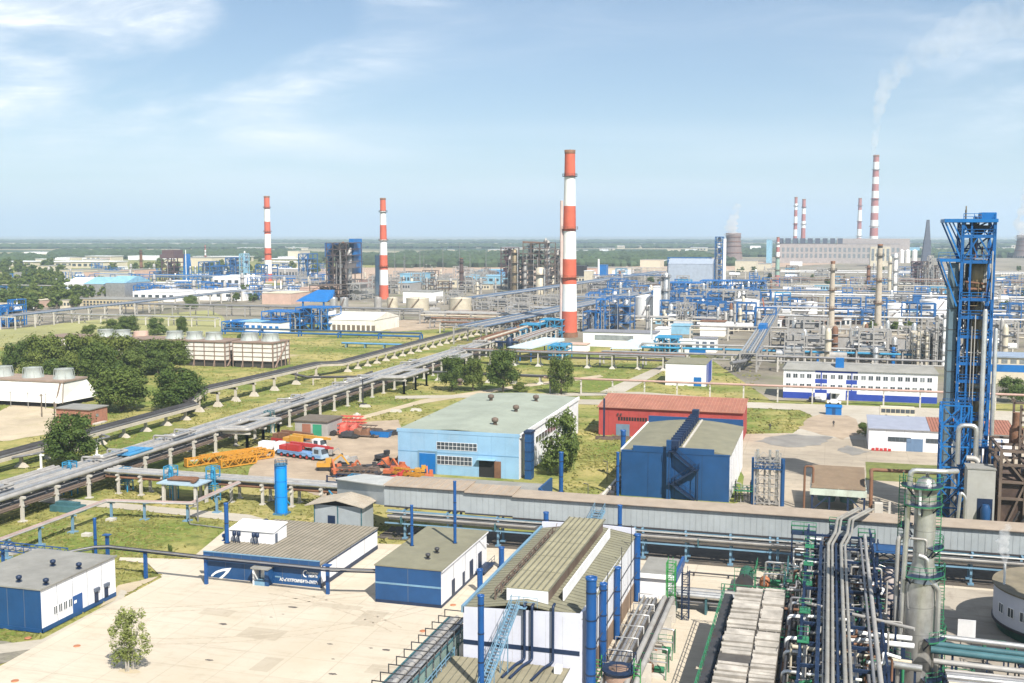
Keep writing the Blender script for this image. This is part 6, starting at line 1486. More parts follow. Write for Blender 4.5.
def boom_section(x, y, l, rot, m, label, n=1, w=1.5):
    t = thing('crane_boom_section', label, 'crane boom', (x, y)); t.rotation_euler = (0,0,rot); q = MB()
    for a in (-w/2,w/2):
        for z in (.3,.3+w): q.beam((-l/2,a,z),(l/2,a,z),.22)
    k = int(l/1.3)
    for i in range(k):
        X0, X1 = -l/2+i*l/k, -l/2+(i+1)*l/k
        for a in (-w/2,w/2): q.beam((X0,a,.3 if i%2 else .3+w),(X1,a,.3+w if i%2 else .3),.14)
        q.beam((X0,-w/2,.3+w),(X1,w/2,.3+w),.12); q.beam((X0,-w/2,.3),(X0,w/2,.3),.14); q.beam((X0,w/2,.3+w),(X0,-w/2,.3+w),.14)
    lbuild(q, 'lattice', m, t); e = MB().box(-l/2-.3,-w/2,.2,-l/2,w/2,.5+w); e.box(l/2,-w/2+.2,.4,l/2+.4,w/2-.2,.2+w); lbuild(e, 'end_frame', m, t); return t
Y2 = mat('boom_orange_yellow', (.50,.23,.025), .6, var=.1)
for i, (px, py, l, lb) in enumerate(((217,463,14,'longest orange-yellow lattice boom, lying nearest the pipe rack'),(229,460,13,'orange-yellow lattice boom lying second from the pipe rack'),(240,459,12,'orange-yellow lattice boom in the middle of the laid-out row'),(250,461,11,'orange-yellow lattice boom next to the parked cranes'),(238,466,8,'short orange-yellow lattice boom piece at the row end'))):
    x, y = G(px, py); boom_section(x, y, l, math.radians(58), Y2, lb)
def crawler(x, y, rot, m, label, s=1.0, arm=True):
    t = thing('excavator', label, 'excavator', (x, y)); t.rotation_euler = (0,0,rot); t.scale = (s,s,s)
    def b(mb, n, m_, par=None): o = mb.build(n, m_); o.parent = par or t; return o
    q = MB()
    for a in (-1.2,1.2):
        q.box(-1.7,a-.3,.15,1.7,a+.3,.85); q.tube((-1.7,a-.3,.5),(-1.7,a+.3,.5),.36,10); q.tube((1.7,a-.3,.5),(1.7,a+.3,.5),.36,10)
    b(q,'track',TY); b(MB().box(-2.0,-1.3,.95,1.2,1.3,1.9),'body',m); c = b(MB().box(.1,-1.25,1.9,1.5,-.15,3.0),'cab',m); b(MB().box(1.5,-1.2,2.1,1.54,-.2,2.9),'window',GL,c)
    if arm:
        q = MB().beam((1.0,.4,1.6),(3.6,.4,3.6),.45); q.beam((3.6,.4,3.6),(5.4,.4,1.2),.35); b(q,'arm',m); b(MB().hexa([(5.0,-.2,.3),(5.9,-.2,.5),(5.9,1.0,.5),(5.0,1.0,.3)],[(5.0,-.2,1.2),(5.6,-.2,1.3),(5.6,1.0,1.3),(5.0,1.0,1.2)]),'bucket',DK)
    return t
def flat_load(px, py, l, w, h, m, m2, label, rot=0, name='machine_part', cat='machinery'):
    x, y = G(px, py); t = thing(name, label, cat, (x, y)); t.rotation_euler = (0,0,rot); q = MB()
    r_ = random.Random(px); q.box(-l/2,-w/2,.35,l/2,w/2,.6)
    lbuild(q, 'bed', m2, t)
    for k in range(4):
        a = r_.uniform(-l/2,l/2-1.4); q = MB().hexa([(a,-w/2+.1,.62),(a+1.6,-w/2+.1,.62),(a+1.6,w/2-.1,.62),(a,w/2-.1,.62)],[(a+.2,-w/2+.3,.62+h*r_.uniform(.6,1)),(a+1.3,-w/2+.3,.62+h*r_.uniform(.4,1)),(a+1.3,w/2-.3,.62+h),(a+.2,w/2-.3,.62+h*.7)]); lbuild(q, 'load', m, t)
    for a in (-l*.35,l*.3): lbuild(MB().tube((a,-w/2-.1,.42),(a,w/2+.1,.42),.42,12), 'wheel', TY, t)
    return t
for px, py, rot, m, lb, s in ((326,470,.3,YE,'small yellow excavator alone on the bare yard',.9),(402,473,2.6,OR,'orange excavator nearest the blue workshop door',.75),(421,474,.4,YE,'yellow machine with small cab beside the workshop door',.65),(391,476,.2,OR,'orange excavator with raised arm over the gallery roof edge',.75),(337,476,2.2,OR,'orange loader behind the blue railing in the yard',.8),(383,461,1.2,DK,'dark forklift standing alone before the pale blue wall',.8)):
    x, y = G(px, py); crawler(x, y, rot, m, lb, s, arm='forklift' not in lb)
flat_load(404,468,12,2.2,1.6,OR,RE,'orange boom trailer along the pale blue workshop wall',.02)
flat_load(361,474,9,2.2,1.2,BN,DK,'trailer of brown scrap parts in the yard')
flat_load(378,479,7,2,1.0,DK,DK,'dark flat trailer beside the blue railing')
flat_load(348,464,4,2,1.2,SG,DK,'grey pump trailer on the bare yard')
flat_load(341,435,9,2.4,2.4,mat('coral_red',(.58,.11,.08),.5,var=.15),RU,'stack of coral red crane parts behind the flat-roofed garage',.05)
flat_load(349,438,5,2.2,1.2,DK,TY,'dark wheeled chassis in front of the coral red stack')
flat_load(366,437,7,2,1.6,RU,BN,'brown trailer load between coral red stack and blue container')
CRD = mat('coral_red',(.50,.10,.075),.5,var=.15)
def beam_stack(px, py, l, w, n, m, label, rot=0.0):
    x, y = G(px, py); t = thing('boom_stack', label, 'crane parts', (x, y)); t.rotation_euler = (0,0,rot); r_ = random.Random(int(px*7))
    for k in range(n):
        z = .3+1.05*(k//3); yy = (k%3-1)*w/3; o = r_.uniform(-.8,.8); q = MB()
        for a in (-.38,.38):
            for b in (0,.8): q.beam((-l/2+o,yy+a,z+b),(l/2+o,yy+a,z+b),.16)
        j = int(l/1.1)
        for i in range(j): A, B = -l/2+o+i*l/j, -l/2+o+(i+1)*l/j; q.beam((A,yy-.38,z),(B,yy-.38,z+.8),.1); q.beam((A,yy+.38,z+.8),(B,yy-.38,z+.8),.1)
        lbuild(q, 'boom', m, t)
beam_stack(347,432,8,3.2,6,CRD,'tall pile of coral red lattice booms behind the flat-roofed garage',.04); beam_stack(352,424,6.5,2.6,5,CRD,'second coral red boom pile at the grass edge behind the first',.1)
beam_stack(368,433,7,2.4,4,BN,'low pile of brown lattice pieces beside the blue skip'); beam_stack(356,478,8,2.4,5,BN,'brown lattice pieces lying beside the navy railing',.1); beam_stack(432,467,9,2.6,6,OR,'orange lattice booms stacked under the pale blue workshop windows',.03)
beam_stack(412,479,7,2.2,4,Y2,'yellow lattice pieces lying over the gallery roof edge',-.2)
for px, py, rot, m, lb, s in ((351,472,1.2,OR,'small orange loader between trailers in the yard',.6),(372,470,.4,DK,'dark small tractor behind the brown scrap trailer',.6),(408,463,2.9,YE,'little yellow loader close under the workshop wall',.55),(330,456,.2,SG,'grey tractor beside the yellow excavator',.5),(397,481,1.0,RE,'red loader at the gallery edge of the yard',.6),(429,480,2.0,OR,'orange digger half behind the gallery roof',.65)):
    x, y = G(px, py); crawler(x, y, rot, m, lb, s)
x, y = G(382,437); t = thing('skip_container', 'blue open skip at the yard edge beside the workshop', 'skip', (x, y)); MB().hexa([(x-2.2,y-1,.1),(x+2,y-1,.1),(x+2,y+1,.1),(x-2.2,y+1,.1)],[(x-2.8,y-1.1,1.5),(x+2.4,y-1.1,1.5),(x+2.4,y+1.1,1.5),(x-2.8,y+1.1,1.5)]).build('body', BR, t); MB().box(x-2.6,y-.95,1.505,x+2.2,y+.95,1.52).build('rim_load', DK, t)
x, y = G(391,435); one(MB().cbox(x,y,.05,2.2,2,1.2).cbox(x+1.8,y+.6,.05,1.4,1.4,.8),'oil_drums',DK,'dark drums heaped beside the blue skip','drums',(x,y))
q = MB(); x, y = G(360,468); q.beam((x-5,y,.3),(x+6,y+1.2,.5),.5); q.beam((x-5,y,.3),(x-8,y+.6,.3),.35); one(q,'crane_jib',DK,'long black jib lying across the bare yard','jib',(x,y))
x, y = G(357,418.5); one(MB().cbox(x,y,0,1.6,1.6,1.2).lathe(x,y,[(.5,1.2),(.5,1.5),(.2,1.6)],10),'concrete_well',CO,'white concrete well head on the dry grass behind the yard','well',(x,y))
for px, py, lb in ((365,407,'white concrete block lying in the grass under the lamp pole'),(396,412,'pale concrete block near the workshop roof corner'),(416,411,'flat white slab farther along the grass behind the workshop')):
    x, y = G(px, py); one(MB().hexa([(x-1.6,y-.6,0),(x+1.6,y-.6,0),(x+1.6,y+.6,0),(x-1.6,y+.6,0)],[(x-1.3,y-.5,.7),(x+1.4,y-.5,.8),(x+1.3,y+.5,.7),(x-1.2,y+.5,.7)]),'concrete_block',CO,lb,'concrete block',(x,y))
x, y = G(363,406.5); one(MB().cbox(x,y,0,1.8,1.4,.9).beam((x,y,.9),(x,y,8.2),.28),'lamp_pole',DK,'dark pole in a white concrete foot on the dry grass','pole',(x,y))
x0, y0 = G(298,440); x1, _ = G(324,436); t = thing('garage', 'small flat-roofed garage with green and rust doors at the yard edge', 'garage', (-119, 250))
X0, X1, Y0, Y1 = -127.5, -118.6, 246, 254.5; MB().box(X0,Y0,0,X1,Y1,3.6).build('wall', GYB, t); MB().box(X0-.3,Y0-.4,3.6,X1+.3,Y1+.3,3.85).build('roof', mat('brown_felt',(.14,.115,.09),.9), t)
d = MB(); south(d,-125.5,-123.2,.05,2.9,Y0,.06); d.build('door', mat('rust_door',(.28,.12,.08),.7), t); d = MB(); south(d,-122.6,-120.2,.05,2.9,Y0,.06); d.build('door', mat('green_door',(.03,.24,.14),.6), t)
one(MB().tube((-117.6,246.6,.7),(-117.6,247.8,.7),.7,14),'large_tyre',TY,'black tyre leaning on the garage wall','tyre',(-117.6,247))
# sky blue vertical tank behind the lettered hall
x, y = -93.3, 174.4; t = thing('blue_tank', 'bright sky blue vertical tank beside the gallery end house', 'tank', (x, y))
MB().lathe(x,y,[(1.02,.3),(1.02,8.7),(.9,9.0)],30).build('shell', CY, t); q = MB()
for z in (.3,3.2,6.0,8.5): q.lathe(x,y,[(1.05,z),(1.05,z+.12)],30)
q.build('band', BR, t); q = MB().lathe(x,y,[(1.2,9.0),(1.2,9.1)],24); q.rail([(x+1.1*math.cos(a),y+1.1*math.sin(a),9.1) for a in [k*PI/5 for k in range(10)]],.8,0,.05,True); q.cbox(x,y,0,2.4,2.4,.3); q.build('top_rail', mat('blue_grey_rail',(.05,.15,.25),.5), t)
for k in range(2):
    s_ = x+(-1 if k else 1)*1.12; MB().beam((s_,y-.2,.2),(s_,y-.2,9),.14).build('side_pipe', CY, t)
# blue railings frame at the gallery bend
q = MB()
for X in (-88,-84.5,-81): q.beam((X,182,0),(X,182,5.8),.22); q.beam((X,186,0),(X,186,5.2),.22)
for z in (3.4,4.6,5.6): q.beam((-88,182,z),(-79,182,z),.16); q.beam((-88,186,z-.4),(-80,186,z-.4),.16)
q.beam((-88,182,3.4),(-84.5,182,5.6),.14); one(q,'steel_railing',NB,'navy steel frame of rails where the branch rack meets the gallery','frame',(-84.5,184))
# ------------------------------------------------------------------ main pipe rack on the west side
r9 = random.Random(9)
def rack_along_y(name, label, xa, xb, ya, yb, z, step, postm, pipes, loops=(), deckm=None, low=True, wide=.55):
    t = thing(name, label, 'pipe rack', ((xa+xb)/2, (ya+yb)/2)); n = int((yb-ya)/step)
    q = MB()
    q.cbox(xa+.4, ya, 0, wide, wide*.8, z-.5); q.cbox(xa+.4, ya, 0, 1.2, 1.2, .2); p0 = q.build('post', postm, t); p1 = copy_part(p0, (xb-xa-.8,0,0))
    b0 = MB().box(xa-.3,ya-.25,z-.5,xb+.3,ya+.25,z-.1).box(xa,ya-.2,z-1.9,xb,ya+.2,z-1.6).build('crossbeam', postm, t)
    for k in range(1, n+1): copy_part(p0, (0,k*step,0)); copy_part(p1, (0,k*step,0)); copy_part(b0, (0,k*step,0))
    for x, r, m, dz in pipes:
        pts = [(xa+x,ya-2,z+r+dz)]
        for (ly, lx) in loops:
            if dz > -1 and lx != 0: 
                o = (x)*.0
                pts += [(xa+x,ly+x*.9,z+r),(xa+x+lx,ly+x*.9,z+r),(xa+x+lx,ly+14-x*.9 if lx>0 else ly+14-x*.9,z+r),(xa+x,ly+14-x*.9,z+r)]
        pts.append((xa+x,yb,z+r+dz)); MB().bends(pts, r, 8).build('pipe', m, t)
    return t, p0
P1 = [(.5,.42,SG,0),(1.45,.42,SV,0),(2.5,.36,SG,0),(4.1,.46,SG,0),(5.1,.4,SV,0),(6.1,.2,SD,0),(7.1,.46,SG,0)]
P1 += [(x,r9.choice((.16,.24,.32)),r9.choice((SD,DK,SG,BN)),-2.0) for x in (.8,1.7,2.6,3.6,4.6,5.5,6.6,7.2)]
t, _ = rack_along_y('main_pipe_rack', 'broad pale pipe rack with expansion loops running far into the works past the machinery yard', -141.6, -133.8, 112, 452, 4.6, 9.0, CO, P1)
# expansion loops lie on side decks east of the rack
for ly, lx, w in ((118,6.5,18),(222,6.0,17),(318,6.5,22),(372,6.0,16)):
    q = MB()
    for k in range(2):
        for y in (ly+1, ly+w/2, ly+w-1): q.cbox(-133.4+lx-.4, y, 0, .55, .45, 4.1); q.cbox(-133.4+lx-.4,y,0,1.2,1.2,.2)
    q.box(-134,ly+.7,4.1,-133+lx,ly+1.3,4.5); q.box(-134,ly+w-1.3,4.1,-133+lx,ly+w-.7,4.5); q.box(-134,ly+w/2-.3,4.1,-133+lx,ly+w/2+.3,4.5); q.build('loop_stand', CO, t)
    for k, (r, m) in enumerate(((.45,SG),(.34,SV),(.42,SG),(.3,SV))):
        o = k*1.1; MB().bends([(-134.6-o,ly+.5+o,5.0),(-133.2+lx-o*1.0,ly+.5+o,5.3),(-133.2+lx-o,ly+w-.5-o,5.3),(-134.6-o,ly+w-.5-o,5.0)], r, 8).build('expansion_loop', m, t)
# wide deck plates with loops at the near end
for y0_, y1_ in ((126,150),):
    for k, (r, m) in enumerate(((.5,SG),(.42,SV),(.36,SG))): MB().bends([(-141.2-k*.1,y0_-20,5.4),(-141.2,y0_+k*3,5.6),(-135.5,y0_+4+k*3,5.8),(-141,y0_+14+k*2.4,5.5)], r, 8).build('expansion_loop', m, t)
for x in (-143.2,-144.4): MB().tube((x,100,4.9),(x,178,4.9),.34,8).build('pipe', SG, t)
q = MB()
for y in range(104,178,9): q.cbox(-144.2,y,0,.55,.45,4.2); q.box(-145.2,y-.25,4.2,-141.6,y+.25,4.55)
q.build('post', CO, t)
for k, y in enumerate((150,182,206,262,296,306,350,402,430)):
    for j in range(2): o = j*1.1; MB().bends([(-140.9+o*1.6,y+o,5.1),(-140.9+o*1.6,y+o,6.2),(-136.6-o+(k%3)*.6,y+o,6.3),(-136.6-o+(k%3)*.6,y+8-o,6.3),(-140.9+o*1.6,y+8-o,6.2),(-140.9+o*1.6,y+8-o,5.1)],.24,8).build('expansion_loop', (SG,SV)[j], t)
# blue painted section and valves
q = MB().box(-139.5,188,5.55,-134.2,196,5.8); q.box(-138.5,188.5,5.8,-135.4,195,6.0); one(q,'pipe_cover',mat('azure_cover',(.05,.24,.45),.5,stain=.5),'azure painted covers over the broad pipe rack by the dark round tree','cover',(-137,192,4.75))
def valve_frame(x, y, h, label, m=LB):
    q = MB()
    for a in (-.9,.9):
        for b in (-.9,.9): q.cbox(x+a,y+b,0,.18,.18,h)
    for z in (h*.45,h*.75,h): q.rail([(x-.9,y-.9,z-.9),(x+.9,y-.9,z-.9),(x+.9,y+.9,z-.9),(x-.9,y+.9,z-.9)],.9,0,.1,True)
    q.cbox(x,y,h*.5,1.8,1.8,.12); q.lathe(x,y,[(.5,h*.5),(.5,h*.85),(.2,h)],10); one(q,'valve_tower',m,label,'valve tower',(x,y))
AZ = mat('azure_steel', (.035,.24,.42), .5, var=.2)
valve_frame(-139.5, 176.5, 6.4, 'azure valve frame on the broad pipe rack beside the dark round tree', AZ)
valve_frame(-131.0, 182, 4.6, 'azure ladder frame where the branch rack leaves the broad rack', AZ)
valve_frame(-118.6, 178.5, 6.4, 'azure valve frame at the near end of the small pipe shelter', AZ)
valve_frame(-110.2, 179.5, 6.6, 'tallest azure valve frame, between pipe shelter and orange booms', AZ)
valve_frame(-83.2, 183.5, 5.8, 'azure valve frame at the end of the branch rack before the gallery', AZ)
valve_frame(-134.6, 246, 5.8, 'teal valve frame halfway up the broad rack near the looped pipes', TL)
one(MB().cbox(-131.5,165.5,.05,6.0,2.4,1.1).cbox(-131.5,165.5,1.15,4.5,1.2,.6),'valve_pit',TL,'teal valve box on the grass under the broad rack','valve box',(-131.5,165.5))
# branch rack towards the gallery
t = thing('branch_pipe_rack', 'pipe rack branch on concrete posts leading from the broad rack to the gallery', 'pipe rack', (-108, 181))
for y, z, r, m in ((179.6,4.3,.34,SV),(180.6,4.3,.42,SG),(181.6,4.3,.3,SV),(182.5,4.3,.36,SG),(180.0,3.2,.26,RU),(181.4,3.2,.3,SD),(182.4,3.2,.2,DK)): MB().hpipe(-134,-80,y,z,r,8).build('pipe', m, t)
q = MB()
for y in (179.6,182.6): q.cbox(-131,y,0,.45,.45,3.5); q.cbox(-131,y,0,1,1,.2)
q.box(-131.25,179,2.7,-130.75,183.2,2.95); q.box(-131.25,179,3.6,-130.75,183.2,3.9); p0 = q.build('post', CO, t)
for x in (-126,-121,-113,-106.5,-100,-94,-88,-82.5): copy_part(p0, (x+131,0,0))
for X in (-97.5,-86.5): 
    q = MB().beam((X,179.5,.2),(X+3.5,179.5,3.6),.2); q.beam((X+3.5,179.5,.2),(X,179.5,3.6),.2); q.build('brace', AZ, t)
# small pipe shelter deck (loop)
t = thing('pipe_shelter', 'small raised deck with rust pipes on concrete legs between azure frames', 'pipe rack', (-114, 177)); q = MB()
for X in (-117.5,-110.8):
    for y in (174.4,178): MB().cbox(X,y,0,.5,.5,4.0).build('post', CO, t)
q = MB().box(-118.6,173.8,4.0,-110,178.8,4.25); q.build('deck', mat('light_blue_deck',(.36,.47,.55),.5,stain=.3), t)
for k in range(3): MB().bends([(-117.5,177.6-k*.9,4.55),(-112+k*.3,177.6-k*.9,4.7),(-112+k*.3,175-k*.2,4.6)],.25,8).build('pipe', RU, t)
# low pipeline on light blue posts around the lawn
t = thing('lawn_pipeline', 'low pair of brown pipes on light blue posts round the dry lawn', 'pipeline', (-118, 150))
pts = [(-121.5,104,3.3),(-121.5,163.5,3.3),(-113.2,164.3,3.3),(-112.0,176,4.0),(-107,180,4.4)]
pts = [(-121.3,104,3.3),(-121.3,162.8,3.3),(-105.8,165.2,3.3),(-104.4,179,4.1)]
for d, r in ((0,.2),(.5,.16),(-.45,.18)): MB().bends([(x+d,y-d,z) for x,y,z in pts], r, 8).build('pipe', mat('rosy_brown_pipe',(.36,.27,.245),.6,.1,stain=.3) if d<=0 else SG, t)
q = MB().cbox(-121.2,113,0,.35,.35,3.1).cbox(-121.2,113,0,1.3,1.3,.22).cbox(-121.2,113,2.9,1.6,.25,.2); p0 = q.build('post', LB, t)
for x, y in ((-121.2,122),(-121.2,130.5),(-121.2,138),(-121.2,145.5),(-121.2,153.5),(-120.4,162.8),(-114.5,164),(-106.8,165.4),(-105,172)): copy_part(p0,(x+121.2,y-113,0))
one(MB().path([(-104.9,165.6,0),(-104.9,165.6,4.6)],.15,8).bends([(-105,165.3,3),(-105,163.2,3),(-105,163.2,.2),(-98,162.4,.2)],.1,6),'drop_pipe',SD,'thin grey drop pipe at the corner of the lawn pipeline','pipe',(-104.9,165.6))
for px, py, lb in ((111,521,'small white slab on the dry lawn under the pipeline'),(87,536,'tiny white slab on the lawn beside a light blue post')): x, y = G(px, py); one(MB().cbox(x,y,.0,1.4,1.2,.5),'concrete_block',CO,lb,'concrete block',(x,y))
one(MB().lathe(-122.6,140,[(.9,.05),(1.0,1.3),(.6,2.0),(.2,2.3)],14).cbox(-122.6,140,0,2.6,2.2,.2),'valve_drum',SG,'grey valve drum on the ground beneath the lawn pipeline','drum',(-122.6,140))
# ------------------------------------------------------------------ black pipelines on white feet
t = thing('black_pipeline', 'long twin black pipeline on pale concrete trestle crossing the grass', 'pipeline', (-168, 350))
CV = mat('cream_beam', (.48,.43,.36), .8, var=.12, stain=.4, stain_rgb=(.3,.25,.2))
seg = [[(-166.5,150,3.3),(-166.5,262,3.3),(-172.0,276,4.6)],[(-172.0,276,5.9),(-172.0,352,5.9),(-169,362,3.6)],[(-169,362,3.4),(-169,560,3.4),(-163,640,3.4)]]
path = [(-166.5,150,3.0),(-166.5,263,3.0),(-170.5,266,3.1),(-171.5,275,5.2),(-171.5,350,4.2),(-170,357,3.6),(-169,362,3.2),(-169,560,3.2),(-161,650,3.2)]
for d, r in ((-1.5,.58),(.1,.62)): MB().bends([(x+d,y,z+.6) for x,y,z in path], r, 10).build('pipe', BK, t)
q = MB()
for a, b in zip(path[:-1], path[1:]): q.beam((a[0]+1.15,a[1],a[2]-.1),(b[0]+1.15,b[1],b[2]-.1),.5,.75,0)
q.build('edge_beam', CV, t)
q = MB()
for a, b in zip(path[:-1], path[1:]): q.beam((a[0]+.95,a[1],a[2]+.6),(b[0]+.95,b[1],b[2]+.6),.35,.3,0)
q.build('cable_tray', SD, t)
q = MB(); X, Y = -166.9, 158
q.hexa([(X-.9,Y-.7,0),(X+2.0,Y-.7,0),(X+2.0,Y+.7,0),(X-.9,Y+.7,0)],[(X-.2,Y-.3,.9),(X+1.2,Y-.3,.9),(X+1.2,Y+.3,.9),(X-.2,Y+.3,.9)]); q.cbox(X+.5,Y,.9,.7,.5,2.0); q.cbox(X-.3,Y,2.5,3.0,.5,.4); p0 = q.build('foot', CV, t)
ys = list(range(168,262,9)); 
for y in ys: copy_part(p0, (0,y-158,0))
for y in (271,281,291,302,315,330,345): c = copy_part(p0, (-3.9,y-158,0)); c.scale = (1,1,1.45)
for y in range(366,560,9): copy_part(p0, (-1.6,y-158,0))
t = thing('bypass_pipe', 'dark pipe on white T-posts leaving the black pipeline near the field edge', 'pipe', (-160, 200))
MB().bends([(-168,190,2.4),(-161,192,3.6),(-158,214,3.6),(-166.5,222,2.4)],.25,8).build('pipe', SD, t); q = MB()
for x, y in ((-160.5,194),(-158.6,210)): q.cbox(x,y,0,.35,.35,3.4); q.cbox(x,y,3.0,1.5,.3,.3); q.cbox(x,y,0,1.2,1.2,.2)
q.build('post', WH, t)
t = thing('bypass_pipe', 'dark pipe branching from the black pipeline towards the broad rack', 'pipe', (-158, 330)); MB().bends([(-171.5,328,4.0),(-166,330,2.6),(-150,336,2.6),(-146,338,4.2)],.4,8).build('pipe', DK, t)
q = MB()
for x in (-164,-157,-151): q.cbox(x,330+(-164-x)*-.3,0,.4,.4,2.3)
q.build('post', CV, t)
# ------------------------------------------------------------------ fan cooling houses
FANM = mat('fan_stack_grey', (.36,.39,.37), .6, var=.12, stain=.3)
def fan(parent, x, y, z, r, m=FANM, h=3.4):
    f = MB().lathe(x,y,[(r*1.18,z),(r*.98,z+h*.4),(r*.96,z+h*.8),(r*1.04,z+h)],26,caps=False); f.lathe(x,y,[(r*.9,z+h*.98),(r*.9,z+h*.3)],26,caps=False); f.lathe(x,y,[(.01,z+h*.35),(r*.9,z+h*.35)],20,caps=False); f.lathe(x,y,[(r*1.04,z+h),(r*.9,z+h)],26,caps=False)
    for k in range(8): a = k*PI/4; f.beam((x+r*1.17*math.cos(a),y+r*1.17*math.sin(a),z+.1),(x+r*1.02*math.cos(a),y+r*1.02*math.sin(a),z+h),.12,.12)
    return f.build('fan_stack', m, parent)
t = thing('cooling_house', 'white slope-sided cooling house with three grey fan stacks at the field edge', 'cooling tower', (-236, 273))
xa, xb, ya, yb, h = -262, -212.5, 266, 281, 7.0; q = MB()
q.hexa([(xa,ya-.8,1.4),(xb,ya-.8,1.4),(xb+1.4,yb+.8,1.4),(xa,yb+.8,1.4)],[(xa,ya+2.4,h),(xb-.8,ya+2.4,h),(xb-.8,yb-2.4,h),(xa,yb-2.4,h)],0)
q.build('wall', mat('white_louvre_wall',(.68,.66,.62),.7,var=.08,stain=.45,stain_rgb=(.52,.44,.36)), t)
MB().box(xa,ya,.05,xb,yb,1.38).build('base', BLK, t); MB().box(xa-.2,ya+2.0,h+.003,xb-.4,yb-2,h+.5).build('deck', mat('rust_brown_deck',(.30,.225,.18),.8,stain=.4), t)
q = MB()
for k in range(9): X = xb-2.5-k*6; q.beam((X,ya-3.2,0),(X,ya-3.2,4.8),.14); q.beam((X-1,ya-3.2,4.3),(X+1,ya-3.2,4.3),.12)
q.build('vent_post', SG, t); q = MB().beam((xb-1.0,ya-1.2,.1),(xb-1.6,ya+2.3,h),.5,.3); q.beam((xb+1.5,ya-1,1.4),(xb-.7,ya+2.4,h),.25); q.build('edge_trim', mat('brown_trim',(.16,.12,.09),.8), t)
for px in (3, 33, 64): fan(t, onY(px,375,273.5)[0], 273.5, h+.5, 2.6, h=2.9)
def slat_house(xa, xb, ya, yb, h, fans, label, rows=4, bays=5, fr=4.0):
    t = thing('cooling_house', label, 'cooling tower', ((xa+xb)/2,(ya+yb)/2)); q = MB()
    for k in range(rows):
        z0_ = 2.5+(h-2.5)*k/rows; q.box(xa,ya,z0_+.1,xb,yb,2.5+(h-2.5)*(k+1)/rows-.1)
    q.build('slat_wall', mat('white_slats',(.70,.67,.62),.7,var=.08,stain=.4,stain_rgb=(.55,.45,.36)), t); MB().box(xa+.5,ya+.5,.02,xb-.5,yb-.5,h-.05).build('core', mat('dark_wet_core',(.05,.045,.04),.8), t)
    q = MB(); n = bays
    for k in range(n+1): X = xa+(xb-xa)*k/n; q.cbox(X,ya-.12,0,.26,.3,h+.2); q.beam((X,ya-1.2,0),(X,ya,3),.25) if k%2 else None
    m_ = max(2,int((yb-ya)/3.2))
    for k in range(m_+1): Y = ya+(yb-ya)*k/m_; q.cbox(xb+.12,Y,0,.35,.35,h+.2)
    for k in range(rows+1): z0_ = 2.5+(h-2.5)*k/rows; q.box(xa-.05,ya-.2,z0_-.06,xb+.2,ya-.04,z0_+.06); q.box(xb+.04,ya,z0_-.06,xb+.2,yb,z0_+.06)
    q.box(xa-.4,ya-.4,h+.05,xb+.4,yb+.3,h+.5); q.beam((xb+.4,ya+1,.2),(xb+.4,yb-2,h),.5,.3); q.build('timber_frame', mat('rust_timber',(.24,.17,.135),.8,stain=.3), t)
    for X in fans: fan(t, X, (ya+yb)/2, h+.5, fr*.74, h=2.8)
    return t
slat_house(-215.5,-198.9,367.2,380,9.2,(onY(249,338,373)[0],onY(269.6,338,373)[0]),'slatted white cooling house with two fans at the open end of the row',bays=4)
slat_house(-262,-218.4,366.2,379,9.2,(onY(174,338,372)[0],onY(194,338,372)[0],onY(213,338,372)[0]),'slatted white cooling house partly hidden behind the thicket',bays=10)
t = slat_house(-305,-262.5,373,386,8.4,(onY(105,337,379)[0],onY(122,337,379)[0]),'far end cooling house with a pink fan housing behind the thicket',bays=9)
MB().lathe(onY(141,337,379)[0],379,[(3.0,8.9),(2.8,11.4)],20).build('fan_stack', PK, t)
# brick hut
t = thing('brick_hut', 'small red brick hut with flat roof beside the black pipeline', 'hut', (-190, 246)); X0, X1, Y0, Y1 = -196, -185.6, 243.5, 250.8
MB().box(X0,Y0,0,X1,Y1,4.0).build('wall', BC, t); MB().box(X0-.3,Y0-.4,4.0,X1+.3,Y1+.3,4.25).build('roof', RO, t)
for a in (-194.6,-191.2): d = MB(); south(d,a,a+2.1,1.6,2.7,Y0,.06); d.build('window', BLK, t)
d = MB(); east(d,246,247,1.8,2.6,X1,.06); d.build('window', GLL, t); MB().box(X1+.02,244.4,.02,X1+1.2,249,.35).build('step', CO, t)
for px, py, h_, lb in ((42,417,6.5,'dark wooden pole beside the brick hut with a wire'),(55,424,6,'dark wooden pole nearest the brick hut wall')): x, y = G(px, py); one(MB().cbox(x,y,0,.25,.25,h_).beam((x-.8,y,h_-.5),(x+.8,y,h_-.5),.15),'wooden_pole',BRK,lb,'pole',(x,y))
# ------------------------------------------------------------------ racks across the middle
def rack_x(name, label, xa, xb, y, z, step, w, pm, pipes, foot=True, ph=None, xs=None):
    t = thing(name, label, 'pipe rack', ((xa+xb)/2, y)); q = MB()
    for yy in ((y, y+w) if w > 1.2 else (y+w/2,)):
        q.cbox(xa,yy,0,.42,.42,z-.3)
        if foot: q.hexa([(xa-1.1,yy-.6,0),(xa+1.1,yy-.6,0),(xa+1.1,yy+.6,0),(xa-1.1,yy+.6,0)],[(xa-.3,yy-.25,1.0),(xa+.3,yy-.25,1.0),(xa+.3,yy+.25,1.0),(xa-.3,yy+.25,1.0)])
    q.box(xa-.2,y-.3,z-.35,xa+.2,y+w+.3,z-.05)
    if z > 4: q.box(xa-.18,y-.1,z-1.7,xa+.18,y+w+.1,z-1.45)
    p0 = q.build('post', pm, t); k = 1
    while xa+k*step <= xb: copy_part(p0,(k*step,0,0)); k += 1
    for dy, r, m, dz in pipes: MB().hpipe(xa-2,xb+2,y+dy,z+r+dz,r,8).build('pipe', m, t)
    return t
